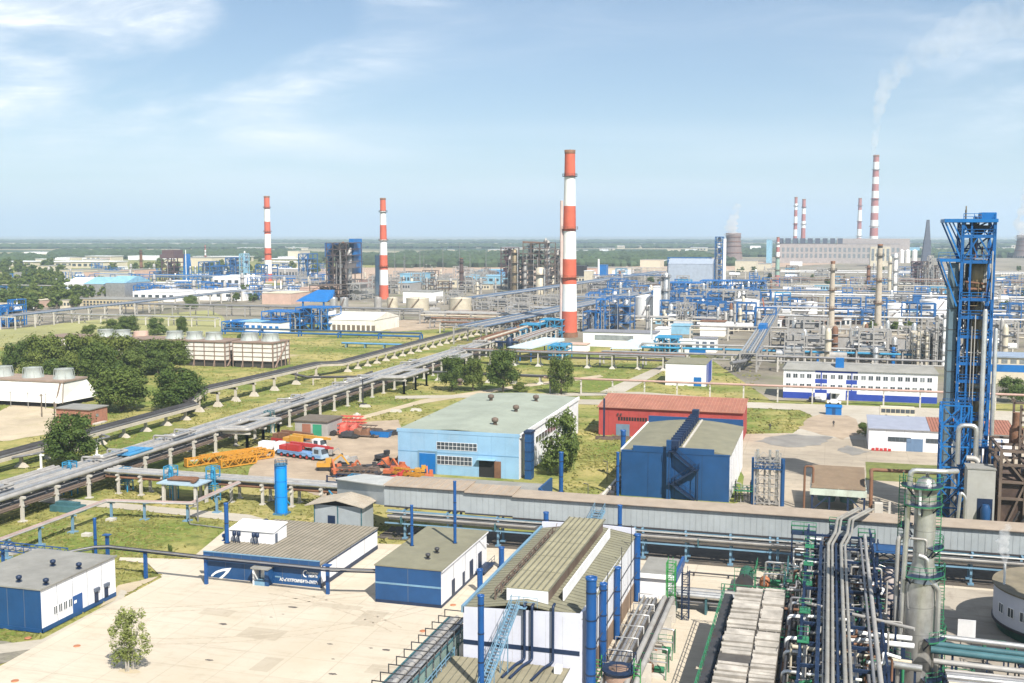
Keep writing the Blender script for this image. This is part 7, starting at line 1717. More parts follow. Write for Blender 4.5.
rack_x('cross_rack','dark pipe rack on white pyramid feet crossing behind the row of dark trees',-134,-52,401,5.0,9.5,4,CO,[(.1,.45,SD,0),(1.0,.3,DK,0),(1.9,.5,RU,0),(3,.34,SD,0),(4,.4,SG,0),(.4,.25,DK,-1.7),(2,.3,SG,-1.7),(3.4,.22,RU,-1.7)])
rack_x('pink_pipeline','long pink-brown pipe pair on thin posts crossing before the offices',-84,60,334,4.6,10,1.0,CO,[(.1,.34,mat('pink_pipe',(.45,.30,.25),.6,.1,stain=.3),0),(.9,.26,SG,0)],foot=False)
rack_x('low_pipeline','grey pipeline on short white-footed posts beyond the pale blue workshop roof',-128,-84,352,2.4,9,1.6,CO,[(.2,.4,DK,0),(1.2,.4,SD,0)])
rack_x('low_pipeline','blue pipeline lying low across the meadow beyond the slatted cooling house',-205,-172,445,1.5,9,1.6,LB,[(.2,.45,mat('steel_blue_pipe',(.10,.25,.42),.5),0),(1.2,.4,mat('steel_blue_pipe',(.10,.25,.42),.5),0)],foot=False)
rack_y, p0 = rack_along_y('second_pipe_rack','pipe rack with rusty top deck beyond the broad rack corner near the striped tall chimney',-131,-124,452,560,4.6,9.0,CO,[(.5,.4,SG,0),(1.6,.36,RU,0),(2.8,.45,SG,0),(4,.34,RU,0),(5.2,.4,SV,0),(6.3,.3,SG,0)])
x, y = -128, 440; one(MB().lathe(x,y,[(1.4,2),(1.7,4.5),(1.2,6.5),(.4,7.2)],16).cbox(x,y,0,3,3,2).cbox(x-4,y,0,2,2,4.6).hpipe(x-8,x+4,y-.8,5.0,.5,8),'valve_station',NB,'dark blue valve station at the bend of the broad rack','valve station',(x,y))
# ------------------------------------------------------------------ the works beyond
rE = random.Random(21)
def base(px, py): x, y = G(px, py); return x, y, mpp(x, y)
def chimney(px, by, ty, wb, wt, cuts, label, cols=('r','w'), mats=None, first=0, ladder=True):
    x, y, k = base(px, by); zs = [max(0, ztop(px, c, x, y)) for c in cuts]; t = thing('chimney', label, 'chimney', (x, y)); Ht = zs[0]
    rad = lambda z: k*(wb+(wt-wb)*z/Ht)/2
    mm = mats or [STR_R, STR_W]
    for i in range(len(zs)-1):
        a, b = zs[i+1], zs[i]; MB().lathe(x,y,[(rad(a),a),(rad(b),b)],28,caps=(i==0)).build('band', mm[(i+first)%len(mm)], t)
    cap = MB().lathe(x,y,[(rad(Ht)*1.06,Ht-.02*Ht),(rad(Ht)*1.1,Ht),(rad(Ht)*.8,Ht),(rad(Ht)*.8,Ht-2)],28,caps=False); cap.lathe(x,y,[(.01,Ht-1.5),(rad(Ht)*.8,Ht-1.5)],20,caps=False); cap.build('rim', RU, t)
    if k > .45 or px == 569:
        for f in (.32,.58,.86): q = MB(); z = Ht*f; r = rad(z); q.lathe(x,y,[(r,z),(r+1.0*max(1,k),z),(r+1.0*max(1,k),z+.25),(r,z+.25)],20,caps=False); q.rail([(x+(r+.95*max(1,k))*math.cos(a),y+(r+.95*max(1,k))*math.sin(a),z+.2) for a in [j*PI/6 for j in range(12)]],1.1,0,.1,True); q.build('gallery_ring', RU if f<.8 else DK, t)
    return t, x, y, k
t, x, y, k = chimney(569, 337, 150, 16.5, 10, [150,177,206,231,259,284,311,337], 'tallest red and white banded chimney, beside the white pump house')
q = MB().lathe(x-k*7.4,y-1.5,[(.9,0),(.75,66)],12); 
for z in range(6,66,8): q.beam((x-k*7.4,y-1.5,z),(x,y,z),.4)
q.build('side_flue', mat('pinkish_flue',(.55,.42,.38),.6), t)
MB().lathe(x,y,[(k*9,0),(k*8.6,2.5)],28).build('foot', RU, t)
chimney(268.5, 281, 196, 7.4, 5.4, [196,209,221.6,234,248,260,273.5,281], 'slim red and white chimney rising over the blue units beyond the fields')
chimney(384, 299, 198, 9.4, 5.4, [198,211,225,239.7,255,269.7,285,299], 'red and white chimney beside the four round tanks and slate slab tower')
n_ = 10; chimney(794.5, 262, 197, 4.4, 2.8, [197+i*6.5 for i in range(11)], 'thin chimney with many narrow red and white bands behind the power station', mats=[FR_, STR_W])
chimney(802.5, 259, 199, 5, 3.4, [199,208,214,221,228,259], 'mostly white chimney with red top bands beside the many-banded thin one', mats=[FR_, STR_W])
chimney(858.5, 254, 198, 5.2, 3.2, [198,210,221,229,238,254], 'slender red and white chimney just before the tall smoking one', mats=[FR_, STR_W])
tS, xS, yS, kS = chimney(873, 260, 155, 8.8, 5.4, [155,162,170,177,184,191,198,206,213,220,228,236,260], 'tall smoking chimney with faded red and white bands at the power station', mats=[FR_, STR_W])
chimney(777, 286, 238, 5, 2.8, [237,242,247,252,257,275,290], 'short striped chimney on a green base among the distant pipes', mats=[FR_, STR_W, FR_, STR_W, mat('sea_green',(.25,.36,.30),.7)])
CN = mat('cream_concrete', (.43,.375,.30), .85, var=.14, stain=.4, stain_rgb=(.32,.24,.18))
chimney(831, 331, 261, 6.4, 4.2, [261,264,331], 'cream concrete chimney standing alone beyond the office block', mats=[RU, CN])
chimney(877.5, 331, 244, 7, 4.8, [244,248,331], 'taller cream concrete chimney beside the white tanks', mats=[DK, CN])
chimney(461.5, 292, 258, 4.6, 3.6, [258,260,292], 'dark rusty chimney between the cream tanks and the brown unit', mats=[DK, mat('dark_rust_chimney',(.10,.07,.065),.8)])
chimney(141.5, 275, 250, 3.4, 2.6, [250,252,275], 'dark rust chimney beside the dark reddish tower on the plain', mats=[DK, RU])
chimney(205.6, 262, 245, 1.9, 1.4, [245,250,255,258,262], 'tiny red and white mast chimney on the far plain', mats=[FR_, STR_W])

def column(px, by, ty, w, m, label, plats=4, fr=None, cat='column', name='process_column', neck=None, group=None, skirt=None):
    x, y, k = base(px, by); h = ztop(px, ty, x, y); r = w*k/2; t = thing(name, label, cat, (x, y), group)
    pr = [(r,0),(r,h*.94),(r*.6,h*.985),(r*.15,h)] if not neck else [(r,0),(r,h*neck),(r*.66,h*(neck+.06)),(r*.66,h*.95),(r*.2,h)]
    MB().lathe(x,y,pr,20).build('shell', m, t)
    for i in range(plats):
        z = h*(i+1)/(plats+.4); q = MB(); q.lathe(x,y,[(r*.9,z),(r*1.75,z),(r*1.75,z+.35),(r*.9,z+.35)],14,caps=False); q.rail([(x+r*1.7*math.cos(a),y+r*1.7*math.sin(a),z+.3) for a in [j*PI/3 for j in range(6)]],1.2,0,.12,True); q.build('ring_platform', fr or SD, t)
    MB().tube((x+r*1.25,y-r*.7,0),(x+r*1.25,y-r*.7,h*.97),max(.2,r*.18),8).build('riser_pipe', SV, t)
    return t
def tank(px, by, ty, w, m, label, roof=None, stair=True, group=None):
    x, y, k = base(px, by); h = ztop(px, ty, x, y); r = w*k/2; y += r; t = thing('storage_tank', label, 'tank', (x, y), group)
    MB().lathe(x,y,[(r,0),(r,h*.93)],36).build('shell', m, t); MB().lathe(x,y,[(r*1.015,h*.93),(r*1.015,h*.96),(.05,h*1.04)],36,caps=False).build('roof', roof or m, t)
    if stair:
        q = MB()
        for i in range(14): a = -2.0+i*.07; z = h*.95*i/13; q.beam((x+r*1.01*math.cos(a),y+r*1.01*math.sin(a),z),(x+(r+1.3)*math.cos(a),y+(r+1.3)*math.sin(a),z),.5,.15); q.beam((x+(r+1.3)*math.cos(a),y+(r+1.3)*math.sin(a),z),(x+(r+1.3)*math.cos(a),y+(r+1.3)*math.sin(a),z+1.2),.1)
        q.build('stair', RU, t)
    return t
def block(px0, px1, by, ty, d, m, label, roof=RO, win=0, wm=None, rows=1, name='works_building', ridge=0, cat='building', band=None, group=None):
    x0, y, k = base(px0, by); x1 = onY(px1, by, y)[0]; h = ztop((px0+px1)/2, ty, (x0+x1)/2, y); t = thing(name, label, cat, ((x0+x1)/2, y+d/2), group)
    MB().box(x0,y,0,x1,y+d,h).build('wall', m, t); o = .25
    if ridge: 
        q = MB().hexa([(x0-o,y-o,h),(x1+o,y-o,h),(x1+o,y+d+o,h),(x0-o,y+d+o,h)],[(x0-o,y+d*.45,h+ridge),(x1+o,y+d*.45,h+ridge),(x1+o,y+d*.55,h+ridge),(x0-o,y+d*.55,h+ridge)])
    else: q = MB().box(x0-o,y-o,h,x1+o,y+d+o,h+.35)
    q.build('roof', roof, t)
    if win:
        w = (x1-x0)/win
        for r_ in range(rows):
            z = h*(.28+.62*r_/rows) if rows > 1 else h*.4; q = MB(); 
            for i in range(win): south(q, x0+w*(i+.22), x0+w*(i+.78), z, z+h*(.22 if rows > 1 else .3), y, .12)
            q.build('window_row', wm or GL, t)
    if band: q = MB(); south(q, x0+.1*(x1-x0), x0+.9*(x1-x0), h*.35, h*.72, y, .14); q.build('window_band', band, t)
    return t
def frame(px0, px1, by, ty, d, m, label, lev=6, ves=(), bays=2, name='process_structure', brace=True, core=None):
    x0, y, k = base(px0, by); x1 = onY(px1, by, y)[0]; h = ztop((px0+px1)/2, ty, (x0+x1)/2, y); t = thing(name, label, 'steel structure', ((x0+x1)/2, y+d/2)); q = MB(); w = max(.4, .75*k)
    for i in range(bays+1):
        X = x0+(x1-x0)*i/bays
        for Y in (y, y+d): q.cbox(X,Y,0,w,w,h)
    for j in range(1, lev+1):
        z = h*j/lev
        for Y in (y, y+d): q.beam((x0,Y,z),(x1,Y,z),w)
        for i in range(bays+1): X = x0+(x1-x0)*i/bays; q.beam((X,y,z),(X,y+d,z),w)
        if brace: 
            for i in range(bays): A, B = x0+(x1-x0)*i/bays, x0+(x1-x0)*(i+1)/bays; q.beam((A,y,z-h/lev),(B,y,z),w*.6) if (i+j)%2 else q.beam((B,y,z-h/lev),(A,y,z),w*.6)
    q.build('frame', m, t)
    for j in range(1, lev+1, 2): z = h*j/lev; MB().box(x0,y+.1,z-.12,x1,y+d-.1,z+.05).build('floor', m, t)
    for (f, g0, g1, wf, vm) in ves: X = x0+(x1-x0)*f; r = (x1-x0)*wf/2; MB().lathe(X,y+d*.45,[(r*.4,h*g0),(r,h*g0+r*.6),(r,h*g1-r*.5),(r*.3,h*g1)],14).build('vessel', vm, t)
    for j in range(lev):
        for i in range(bays):
            if rE.random() < .3: continue
            A = x0+(x1-x0)*(i+rE.uniform(.08,.3))/bays; B = x0+(x1-x0)*(i+rE.uniform(.7,.95))/bays; z = h*j/lev+.3; zz = h*(j+rE.uniform(.45,.9))/lev; mm = rE.choice((SG,SV,DK,SD,m,m,WH if m in (BR,BS) else BN)); e = MB()
            if rE.random() < .5: e.box(A,y+d*.2,z,B,y+d*.7,zz)
            else: e.lathe((A+B)/2,y+d*.4,[((B-A)*.4,z),((B-A)*.4,zz),((B-A)*.15,zz+.8)],10)
            e.build('equipment', mm, t)
    for _ in range(5): X = x0+(x1-x0)*rE.random(); MB().tube((X,y-.4,0),(X,y-.4,h*rE.uniform(.4,.95)),max(.2,.28*k),6).build('pipe', rE.choice((SV,SG,DK)), t)
    return t
def prack(px0, px1, by, dz, w, label, pm=SG, cols=(SD,SV,SG), step=16, np=5, group=None, posts=True):
    x0, y, k = base(px0, by); x1 = onY(px1, by, y)[0]; t = thing('pipe_rack', label, 'pipe rack', ((x0+x1)/2, y), group)
    if posts:
        q = MB()
        for Y in (y, y+w): q.cbox(x0,Y,0,.6,.5,dz)
        q.box(x0-.25,y-.3,dz-.4,x0+.25,y+w+.3,dz); p0 = q.build('post', pm, t); n = min(60, int((x1-x0)/step))
        for i in range(1, n+1): copy_part(p0, ((x1-x0)*i/n,0,0))
    for i in range(np): r = rE.choice((.25,.35,.5)); MB().hpipe(x0,x1,y+w*(i+.5)/np,dz+r+(.0 if i%2 else -1.5*(i%3==0)),r,6).build('pipe', cols[i%len(cols)], t)
    return t
def vrack(pts, dz, w, label, pm=CO, cols=(SD,SV,SG), np=5, step=14):      # rack along a line on the ground
    P = [Vector((*G(*p),0)) for p in pts]; t = thing('pipe_rack', label, 'pipe rack', ((P[0]+P[-1])/2)[:2]); u = (P[-1]-P[0]).normalized(); nrm = Vector((-u.y,u.x,0)); L_ = (P[-1]-P[0]).length
    q = MB()
    for s_ in (-w/2,w/2): p = P[0]+nrm*s_; q.cbox(p.x,p.y,0,.6,.6,dz)
    a, b = P[0]-nrm*(w/2+.4), P[0]+nrm*(w/2+.4); q.beam((a.x,a.y,dz-.2),(b.x,b.y,dz-.2),.5); p0 = q.build('post', pm, t); n = min(70,int(L_/step))
    for i in range(1,n+1): copy_part(p0, tuple(u*L_*i/n))
    for i in range(np): o = nrm*(w*((i+.5)/np-.5)); r = rE.choice((.3,.4,.55)); A, B = P[0]+o, P[-1]+o; MB().tube((A.x,A.y,dz+r),(B.x,B.y,dz+r),r,6).build('pipe', cols[i%len(cols)], t)
    return t
BS = mat('works_blue_steel', (.016,.105,.29), .5, var=.2); SB2 = mat('slate_slab', (.05,.09,.14), .6); PBS = mat('pale_blue_sheet', (.22,.42,.55), .6, var=.15, stain=.3)
ORW = mat('ochre_wall', (.50,.42,.28), .8, var=.1, stain=.3)
SBP = mat('dull_steel_blue_pipe', (.13,.18,.26), .5, .2, var=.2)
# --- left half of the works
frame(162.5,174.5,281,258,18,mat('maroon_steel',(.10,.055,.06),.7),'dark maroon tower with a wide head on the plain beside the blue spire',5,((.3,.1,.8,.3,DK),(.7,.1,.6,.25,RU)))
x, y, k = base(168.5, 281); one(MB().box(x-8*k,y-2,24.5,x+8*k,y+20,28.5).box(x-6.5*k,y,28.5,x+6.5*k,y+18,33),'head_house',mat('maroon_steel_head',(.12,.075,.08),.7,stain=.4),'wide dark head house crowning the maroon tower','head house',(x,y,24.5))
x, y, k = base(185.5, 281); t = thing('blue_spire','blue wedge-shaped spire tower with a white mast beside the maroon tower','tower',(x,y)); MB().hexa([(x-3.6*k,y,0),(x+3.4*k,y,0),(x+3.4*k,y+8,0),(x-3.6*k,y+8,0)],[(x-.5*k,y,27*k),(x+1.2*k,y,27*k),(x+1.2*k,y+8,27*k),(x-.5*k,y+8,27*k)]).build('body',BR,t); MB().tube((x+1.6*k,y-1,0),(x+1.6*k,y-1,31*k),.4*k,8).build('mast',WH,t)
for a in (('190.6',190.6,281,266,1.8,SV,'first of two silver columns right behind the blue spire'),('195.6',195.6,281,266,1.8,SV,'second silver column, farther from the blue spire')): column(*a[1:6],a[6].replace('right behind','close beside'),2)
frame(199,210,281,262,20,BS,'low blue steel unit beyond the two silver columns',4); frame(226,236,278,258,24,BS,'blue steel unit wrapped round the white ringed column',5,((.6,.05,1,.3,SV),(.2,.05,.8,.25,BS)))
column(245.2,278,251,1.8,WH,'white column with dark ladder close to the ringed one',3); column(247.6,278,253,1.6,STR_W,'ringed white and brown column beside the white one',6,RU); frame(240,244,279,254,12,PBS,'narrow pale blue slab structure touching the white columns',4)
frame(212,224,279,266,20,BS,'blue unit with small white tanks left of the ringed column'.replace('left of','before'),3,((.3,.1,.9,.3,WH),(.7,.1,.8,.3,WH)))
frame(256,268,281,265,22,BS,'blue steel unit standing at the foot of the slim chimney',4); frame(299,308,284,254,22,BS,'narrow blue steel tower between slim chimney and dark unit',6,((.3,.05,.95,.25,SG),(.7,.05,.85,.25,SG)))
block(273,298,279,269,20,GYB,'grey hall with pale roof beyond the slim chimney foot',W_,8)
# dark unit with blue slab
frame(327,347,299,243,28,mat('dark_umber_steel',(.095,.07,.065),.7),'tall dark umber process structure beside the bright blue slab',9,((.2,.03,.9,.22,DK),(.5,.03,1.02,.2,RU),(.8,.03,.93,.22,SG)),3)
x, y, k = base(347, 298); one(MB().box(x-.5*k,y+6,24*k,x+4.6*k,y+22,59*k),'blue_slab',BR,'bright blue cladding slab tower behind the dark umber structure','tower',(x+2*k,y+14,24*k))
x, y, k = base(331, 298); one(MB().box(x-6*k,y,41*k,x+2*k,y+14,55*k).cbox(x-2*k,y+4,0,2*k,8,41*k),'blue_tank_house',BS,'blue box house high up on the dark umber structure','tank house',(x,y))
frame(376,381.5,296,255,12,SB2,'slate grey slab tower touching the red and white chimney by the tanks',6)
x, y, k = base(377, 296); one(MB().box(x-.5*k,y-1,1,x+4*k,y,40*k),'cladding_slab',SB2,'flat slate cladding wall on the slab tower by the chimney','cladding',(x,y,1))
block(359,376,288,280,25,mat('rust_hall',(.22,.10,.07),.8),'rust brown hall before the slate slab tower',RU)
frame(310,330,302,286,30,BN,'tangle of brown steel and pipes at the foot of the dark umber structure',3,((.3,.1,.9,.2,BN),)); frame(347,360,300,284,24,SG,'grey steel and pipe tangle between umber structure and rust hall',3)
for px, w, m, lb in ((332,8,SV,'first pale tank in the row of four below the dark umber structure'),(342.5,8.6,SV,'second pale tank of the row of four, under the umber structure'),(376.5,7.6,SG,'greyest tank of the row of four, beside the steaming house'),(390.5,11,CT,'widest cream tank of the row of four, under the chimney')): tank(px,310,297.5,w,m,lb,stair=w>8)
# steaming louvre house and blue units before it
t = block(328,374,331,320,34,mat('white_slat_sheet',(.72,.69,.62),.8,var=.08,stain=.3),'large white louvred house with a sloping roof and steam above',mat('white_slat_roof',(.66,.63,.56),.8,var=.1),0,ridge=3); x, y, k = base(330,331)
q = MB()
for i in range(9): X = x+i*5.3*k+1.5; q.box(X,y-.3,.2,X+3.6*k,y-.02,3.4)
q.build('opening', BRK, t)
block(239,262,332,322,16,mat('white_lilac_tank',(.66,.67,.72),.6),'white rounded hall with blue ribs beside the blue frames',PBS,4,BR); block(262,280,333,323,14,WH,'short white hall with big blue ribs',BS,3,BR)
for a, b, lo, hi, lb in ((222,243,332,322,'low blue frame at the open end of the blue unit row'),(262,300,331,312,'broad blue frame unit with walkways before the pink hall'),(296,328,331,308,'blue frame unit adjoining the white louvred house')): frame(a,b,lo,hi,16,BR,lb,3,((.3,.1,.7,.1,WH),(.6,.1,.6,.1,SV)),4)
x0, y, k = base(296,325); one(MB().hexa([(x0,y,13),(x0+34*k,y,13),(x0+34*k,y+8,15),(x0,y+8,15)],[(x0+14*k,y+12,19),(x0+32*k,y+12,19),(x0+32*k,y+13,19),(x0+14*k,y+13,19)]).beam((x0+4,y+1,0),(x0+4,y+1,13),.8).beam((x0+30*k,y+1,0),(x0+30*k,y+1,13),.8),'blue_canopy',BR,'sloping bright blue canopy roof over the blue frames','canopy',(x0+15*k,y))
prack(222,420,334.5,2.6,3,'long steel blue pipeline edging the meadow before the blue frames',BS,(BS,SB2),18,2)
block(262,291,304,293.5,30,PK,'pink rendered hall with a dark slot window beyond the blue frames',CR,0,band=None); block(300,329,300,288,26,PK,'second pink hall behind the brown pipe tangle',PK); 
for px, h_ in ((270,1),(276,1)): x, y, k = base(px,303); one(MB().lathe(x,y+8,[(.7*k,10),(.5*k,16)],10),'roof_stack',WH,'small white stack on the pink hall roof','stack',(x,y+8,10),'stacks on the pink hall')
x, y, k = base(271,304); one(MB().box(x-4*k,y-.4,3.6,x+6*k,y-.05,5.4),'slot_window',BLK,'dark slot window in the pink rendered hall','window',(x,y,3.6))
# white and ochre works on the far left
block(133,175,301,292,40,WH,'white works hall with low roof boxes beside the round bush',W_,6); block(196,243,300,291,45,WH,'long white works hall behind the rising blue racks',W_,5); block(213,240,287,277,40,W_,'white hall with stepped roof beyond the long white hall',WH,4)
for px, lb in ((249,'first white vessel pair before the ringed column'),(254,'second white vessel before the ringed column')): column(px,289,274,3.2,WH,lb.replace(' pair',''),0)
block(83,137,308,299.5,24,ORW,'long ochre two-storey office among the far left trees'.replace('far left ','')+' before the silver gable',RO,16,GL,2)
block(60,70,309,300,20,CR,'small cream house between the dark trees',RO,3); block(14,33,308,301,24,PK,'low cream house with flat roof beside the azure frame',CR,4); block(0,14,310,305,20,WH,'low white annexe next to the cream house',W_,3)
for px0, px1, by, ty, lb in ((106,125,297,283,'silver gabled warehouse with pale blue ends behind the ochre office'),(84,104,296,284,'white arched warehouse beside the silver gabled one'),(64,83,293,284,'white blank warehouse behind the grove')): block(px0,px1,by,ty,36,SV if 'silver' in lb else WH,lb,PBS if 'silver' in lb else W_,0,ridge=5)
x, y, k = base(16,286); t = prack(16,70,288,8,8,'grey covered conveyor with an end tower beside the grove',SG,(SG,W_),26,2); one(MB().box(x-k,y,0,x+.6*k,y+8,17*k*.8),'end_tower',GYB,'small grey end tower of the covered conveyor','tower',(x,y))
x, y, k = base(4,325); frame(-6,9,327,306,12,BR,'azure steel unit with a flat top pipe at the meadow edge',4,((.6,.1,.6,.3,WH),),2); one(MB().hpipe(x-14*k,x+7*k,y+4,21*k,.9*k,10),'top_pipe',CT,'pale pipe lying on the azure steel unit','pipe',(x,y,20*k))
frame(9,14,326,300,10,BR,'slim azure ladder tower beside the azure steel unit',5)
x, y, k = base(3,321); one(MB().box(x-3*k,y-1,3.2*k,x+4*k,y+4,9*k),'blue_box',BR,'bright blue equipment box on the azure unit','box',(x,y,3*k))
vrack([(8,330),(100,317),(190,307),(290,294)],7,9,'wide blue-grey pipe rack sweeping past the meadow to the slim chimney',CO,(SBP,SG,SV,SBP,SD),6,16)
prack(15,215,322,4.6,5,'long pale pipe rack on concrete posts behind the dark bushes',CO,(SG,SV,SBP),14,4); prack(120,420,314,6,6,'pipe rack on grey trestles running towards the cream tanks',SG,(SG,SD,SV),12,5)
prack(150,330,284,8,8,'blue-grey pipe rack in front of the slim chimney foot',SBP,(SBP,SV,SG),26,4); prack(105,260,292,7,8,'blue-grey pipe rack behind the long white halls',SBP,(SBP,SV,SD),24,4); prack(200,300,296,7,8,'pale pipe rack behind the pink rendered hall',SG,(W_,SBP,SV),24,3)
# --- centre: cream tanks, brown unit
tank(413.5,312,298,23,CT,'cream tank with a rusty stair before the white block'); tank(456.5,312,298,23,CT,'cream tank with a rusty stair nearest the dark rusty chimney')
block(413-10,432,303,292,24,WH,'plain white block standing behind the cream tank'); prack(380,480,315,2.2,5,'grey pipe rack passing just before the two cream tanks',SG,(SG,SD),12,4)
for a, b, by, ty, m, lb in ((400,420,285,274,PBS,'pale blue shed with glazed front left of the dark rusty chimney'.replace('left of','near')),(464,500,284,276,PBS,'long pale blue shed with dark band behind the cream tanks'),(478,500,276,270,mat('cobalt_sheet',(.10,.28,.50),.6),'cobalt blue roofed shed before the brown unit'),(430,461,287,280,CR,'long cream shed before the dark rusty chimney'),(395,410,291,283,GYB,'grey concrete shed beside the chimney by the tanks')): block(a,b,by,ty,30,m,lb,PBS if m is not CR else RO,6,GL)
UB = mat('umber_unit_steel', (.15,.115,.095), .7, var=.2, stain=.3)
frame(523,547,292,243,30,UB,'tallest brown steel structure of the cracking unit',9,((.15,.05,.95,.22,SG),(.5,.1,.8,.2,UB),(.85,.05,1.06,.2,SG)),3); frame(501,511,289,248,26,mat('maroon_steel',(.10,.055,.06),.7),'dark boxed structure at the edge of the cracking unit',7,((.5,.02,.98,.35,SG),)); frame(511,523,291,254,26,UB,'brown steel structure round the golden column',7,((.7,.02,.9,.3,SG),),2); frame(549,560,290,250,26,UB,'slender brown structure on the chimney side of the cracking unit',8,((.5,.02,1,.3,SG),),2)
column(514.5,293,249,6,VS,'golden jacketed column of the cracking unit',4,UB,neck=None); column(540,294,267,8.6,CT,'stout cream column with a crown platform in the cracking unit',1,UB); column(525,292,262,3.4,SG,'grey column between the golden and the stout cream ones',4,UB); column(552.5,291,275,4.6,CT,'short cream column close to the tall chimney',2,UB); column(545.6,292,238,2.8,SG,'thin grey column topping the tallest brown structure',5,UB); column(548.5,291,280,2,WH,'little white column at the foot of the cracking unit',0)
q = None; x, y, k = base(523,291); one(MB().beam((x,y-1,56*k*.87),(x+22*k,y-1,55*k*.87),1.6).beam((x,y-1,50*k*.87),(x+22*k,y-1,56*k*.87),.6),'top_gantry',RU,'rusty gantry beam across the top of the cracking unit','gantry',(x+11*k,y,48*k))
# racks leading towards the cracking unit and round the tall chimney
vrack([(470,345),(600,318),(690,292)],8,16,'very wide blue-grey pipe rack crossing behind the tall chimney',SG,(SBP,SG,SD,SBP,SV),10,16); vrack([(470,311),(500,305),(600,290),(660,279)],8,14,'wide steel pipe rack from the cream tanks to the silver columns',SG,(SBP,SG,SD),9,16)
prack(420,720,324,6,7,'pale pipe rack passing behind the tall chimney foot',SG,(CT,SG,SBP),14,5); prack(440,560,333,5,6,'grey pipe rack at the bend of the black pipeline',CO,(SD,RU,SG),12,5); prack(560,720,308,7,8,'blue pipe rack beyond the blue adsorber frame',SBP,(SBP,SG,SV),18,4)
t = vrack([(482,355),(520,342),(548,332)],6,7,'covered rust-topped pipe rack climbing beside the pale canopy',CO,(RU,CT,RU,CT),5,9)
x, y, k = base(507,361); t = thing('yard_canopy','pale blue gently pitched canopy roof behind the dark trees row','canopy',(x+10,y+12)); MB().hexa([(x,y,5.2),(x+26*k,y-2,5.2),(x+40*k,y+32,5.4),(x+16*k,y+34,5.4)],[(x,y,5.5),(x+26*k,y-2,5.5),(x+40*k,y+32,6.6),(x+16*k,y+34,6.6)]).build('roof',mat('pale_canopy_sheet',(.50,.58,.62),.5,var=.08),t); q = MB(); [q.cbox(x+a*k,y+b,0,.4,.4,5.1) for a,b in ((1,1),(13,1),(25,0),(38,30),(18,32))]; q.build('post',BS,t)
x, y, k = base(610,357); t = thing('yard_canopy','pale grey low pitched canopy roof before the white pump house','canopy',(x+10,y+8)); MB().hexa([(x,y,3.4),(x+29*k,y,3.4),(x+40*k,y+24,3.6),(x+9*k,y+24,3.6)],[(x,y,3.6),(x+29*k,y,3.6),(x+36*k,y+22,5.4),(x+12*k,y+22,5.4)]).build('roof',mat('pale_canopy_sheet',(.50,.58,.62),.5),t); q = MB(); [q.cbox(x+a*k,y+b,0,.4,.4,3.3) for a,b in ((1,1),(28,1),(38,22),(12,22))]; q.build('post',BS,t)
for a, b, by, ty, lb in ((505,520,344,330,'azure pump frame under the rust-topped rack'),(520,540,340,325,'azure pump frame nearer the tall chimney'),(540,562,338,320,'tall azure frame touching the tall chimney'),(548,565,360,346,'azure post frame between the two pale canopies'),(655,678,353,338,'azure pump cluster beside the white pump house corner')): frame(a,b,by,ty,12,AZ,lb,3,((.4,.1,.7,.2,AZ),),3)
# --- white pump house and units right of the tall chimney
t = block(583,655,346,333,14,WH,'long white pump house with a grey window strip beside the tall chimney',mat('slate_roof',(.20,.20,.22),.8),0); x, y, k = base(583,346)
q = MB(); south(q,x+12*k,x+51*k,3.0,5.2,y,.1); q.build('window_strip',mat('grey_window_strip',(.25,.27,.27),.4,var=.3),t)
block(655,668,343,329,10,WH,'white stair block at the end of the white pump house',W_); block(568,586,352,345,8,WH,'low white annexe at the tall chimney foot',PK,0); 
frame(596,605,332,300,12,BR,'bright blue braced adsorber frame beside the tall chimney',5,(),2); frame(583,595,332,312,12,BS,'dark blue frame with a white drum next to the adsorber frame',3,((.6,.1,.6,.4,WH),)); frame(606,630,331,298,14,BS,'blue frame holding the two silver adsorber vessels',4,((.25,.02,.92,.26,SV),(.75,.02,.92,.26,SV)),2)
column(647,342,305,3.2,SG,'dull column with a domed head before the white square tank',3,SD); column(651,352,318,1.4,WH,'thin white flue before the white pump house',0)
tank(645,321,296,24,WH,'big white tank beside the tall white box tower',W_); block(653,658.5,322,287,8,WH,'tall white box tower touching the big white tank',W_)
column(665.5,318,272,6,SV,'silver column with a dark belt and pipes beside the white box tower',3,SD); column(661,318,275,2.6,SG,'thin grey column paired with the belted silver one',3,SD)
t = block(668,712,286,264,30,mat('lilac_grey_sheet',(.38,.43,.50),.5,.2,var=.1),'long grey barrel-roofed hall under a blue truss',mat('lilac_grey_sheet',(.38,.43,.50)),0,ridge=5)
x, y, k = base(668,285); q = MB()
for z in (24.5*k,27.5*k): q.beam((x,y-2,z),(x+43*k,y-2,z),.8*k)
for i in range(16): q.beam((x+i*2.7*k,y-2,24.5*k if i%2 else 27.5*k),(x+(i+1)*2.7*k,y-2,27.5*k if i%2 else 24.5*k),.5*k)
for i in (0,14,28,42): q.beam((x+i*k,y-2,0),(x+i*k,y-2,28*k),1.0*k)
one(q,'truss_bridge',BS,'blue truss bridge over the grey barrel-roofed hall','truss',(x+20*k,y))
frame(668,700,299,283,22,BR,'bright blue equipment unit before the grey barrel-roofed hall',3,((.3,.1,.7,.08,WH),(.7,.1,.6,.08,WH)),6); frame(700,730,297,281,22,BR,'bright blue equipment unit below the blue and white tower',3,((.5,.1,.6,.08,SV),),5); frame(730,765,294,281,22,BS,'darker blue pipe unit before the white tank pair',3,((.5,.1,.6,.08,SV),),6)
frame(714.5,722,286,237,10,BS,'tall blue tower with a white ladder before the cooling tower',9,((.5,.02,1,.5,SG),),1); x, y, k = base(723.5,286); one(MB().box(x-.8*k,y,0,x+1.6*k,y+5,47*k),'white_shaft',WH,'white shaft on the flank of the tall blue tower','shaft',(x,y))
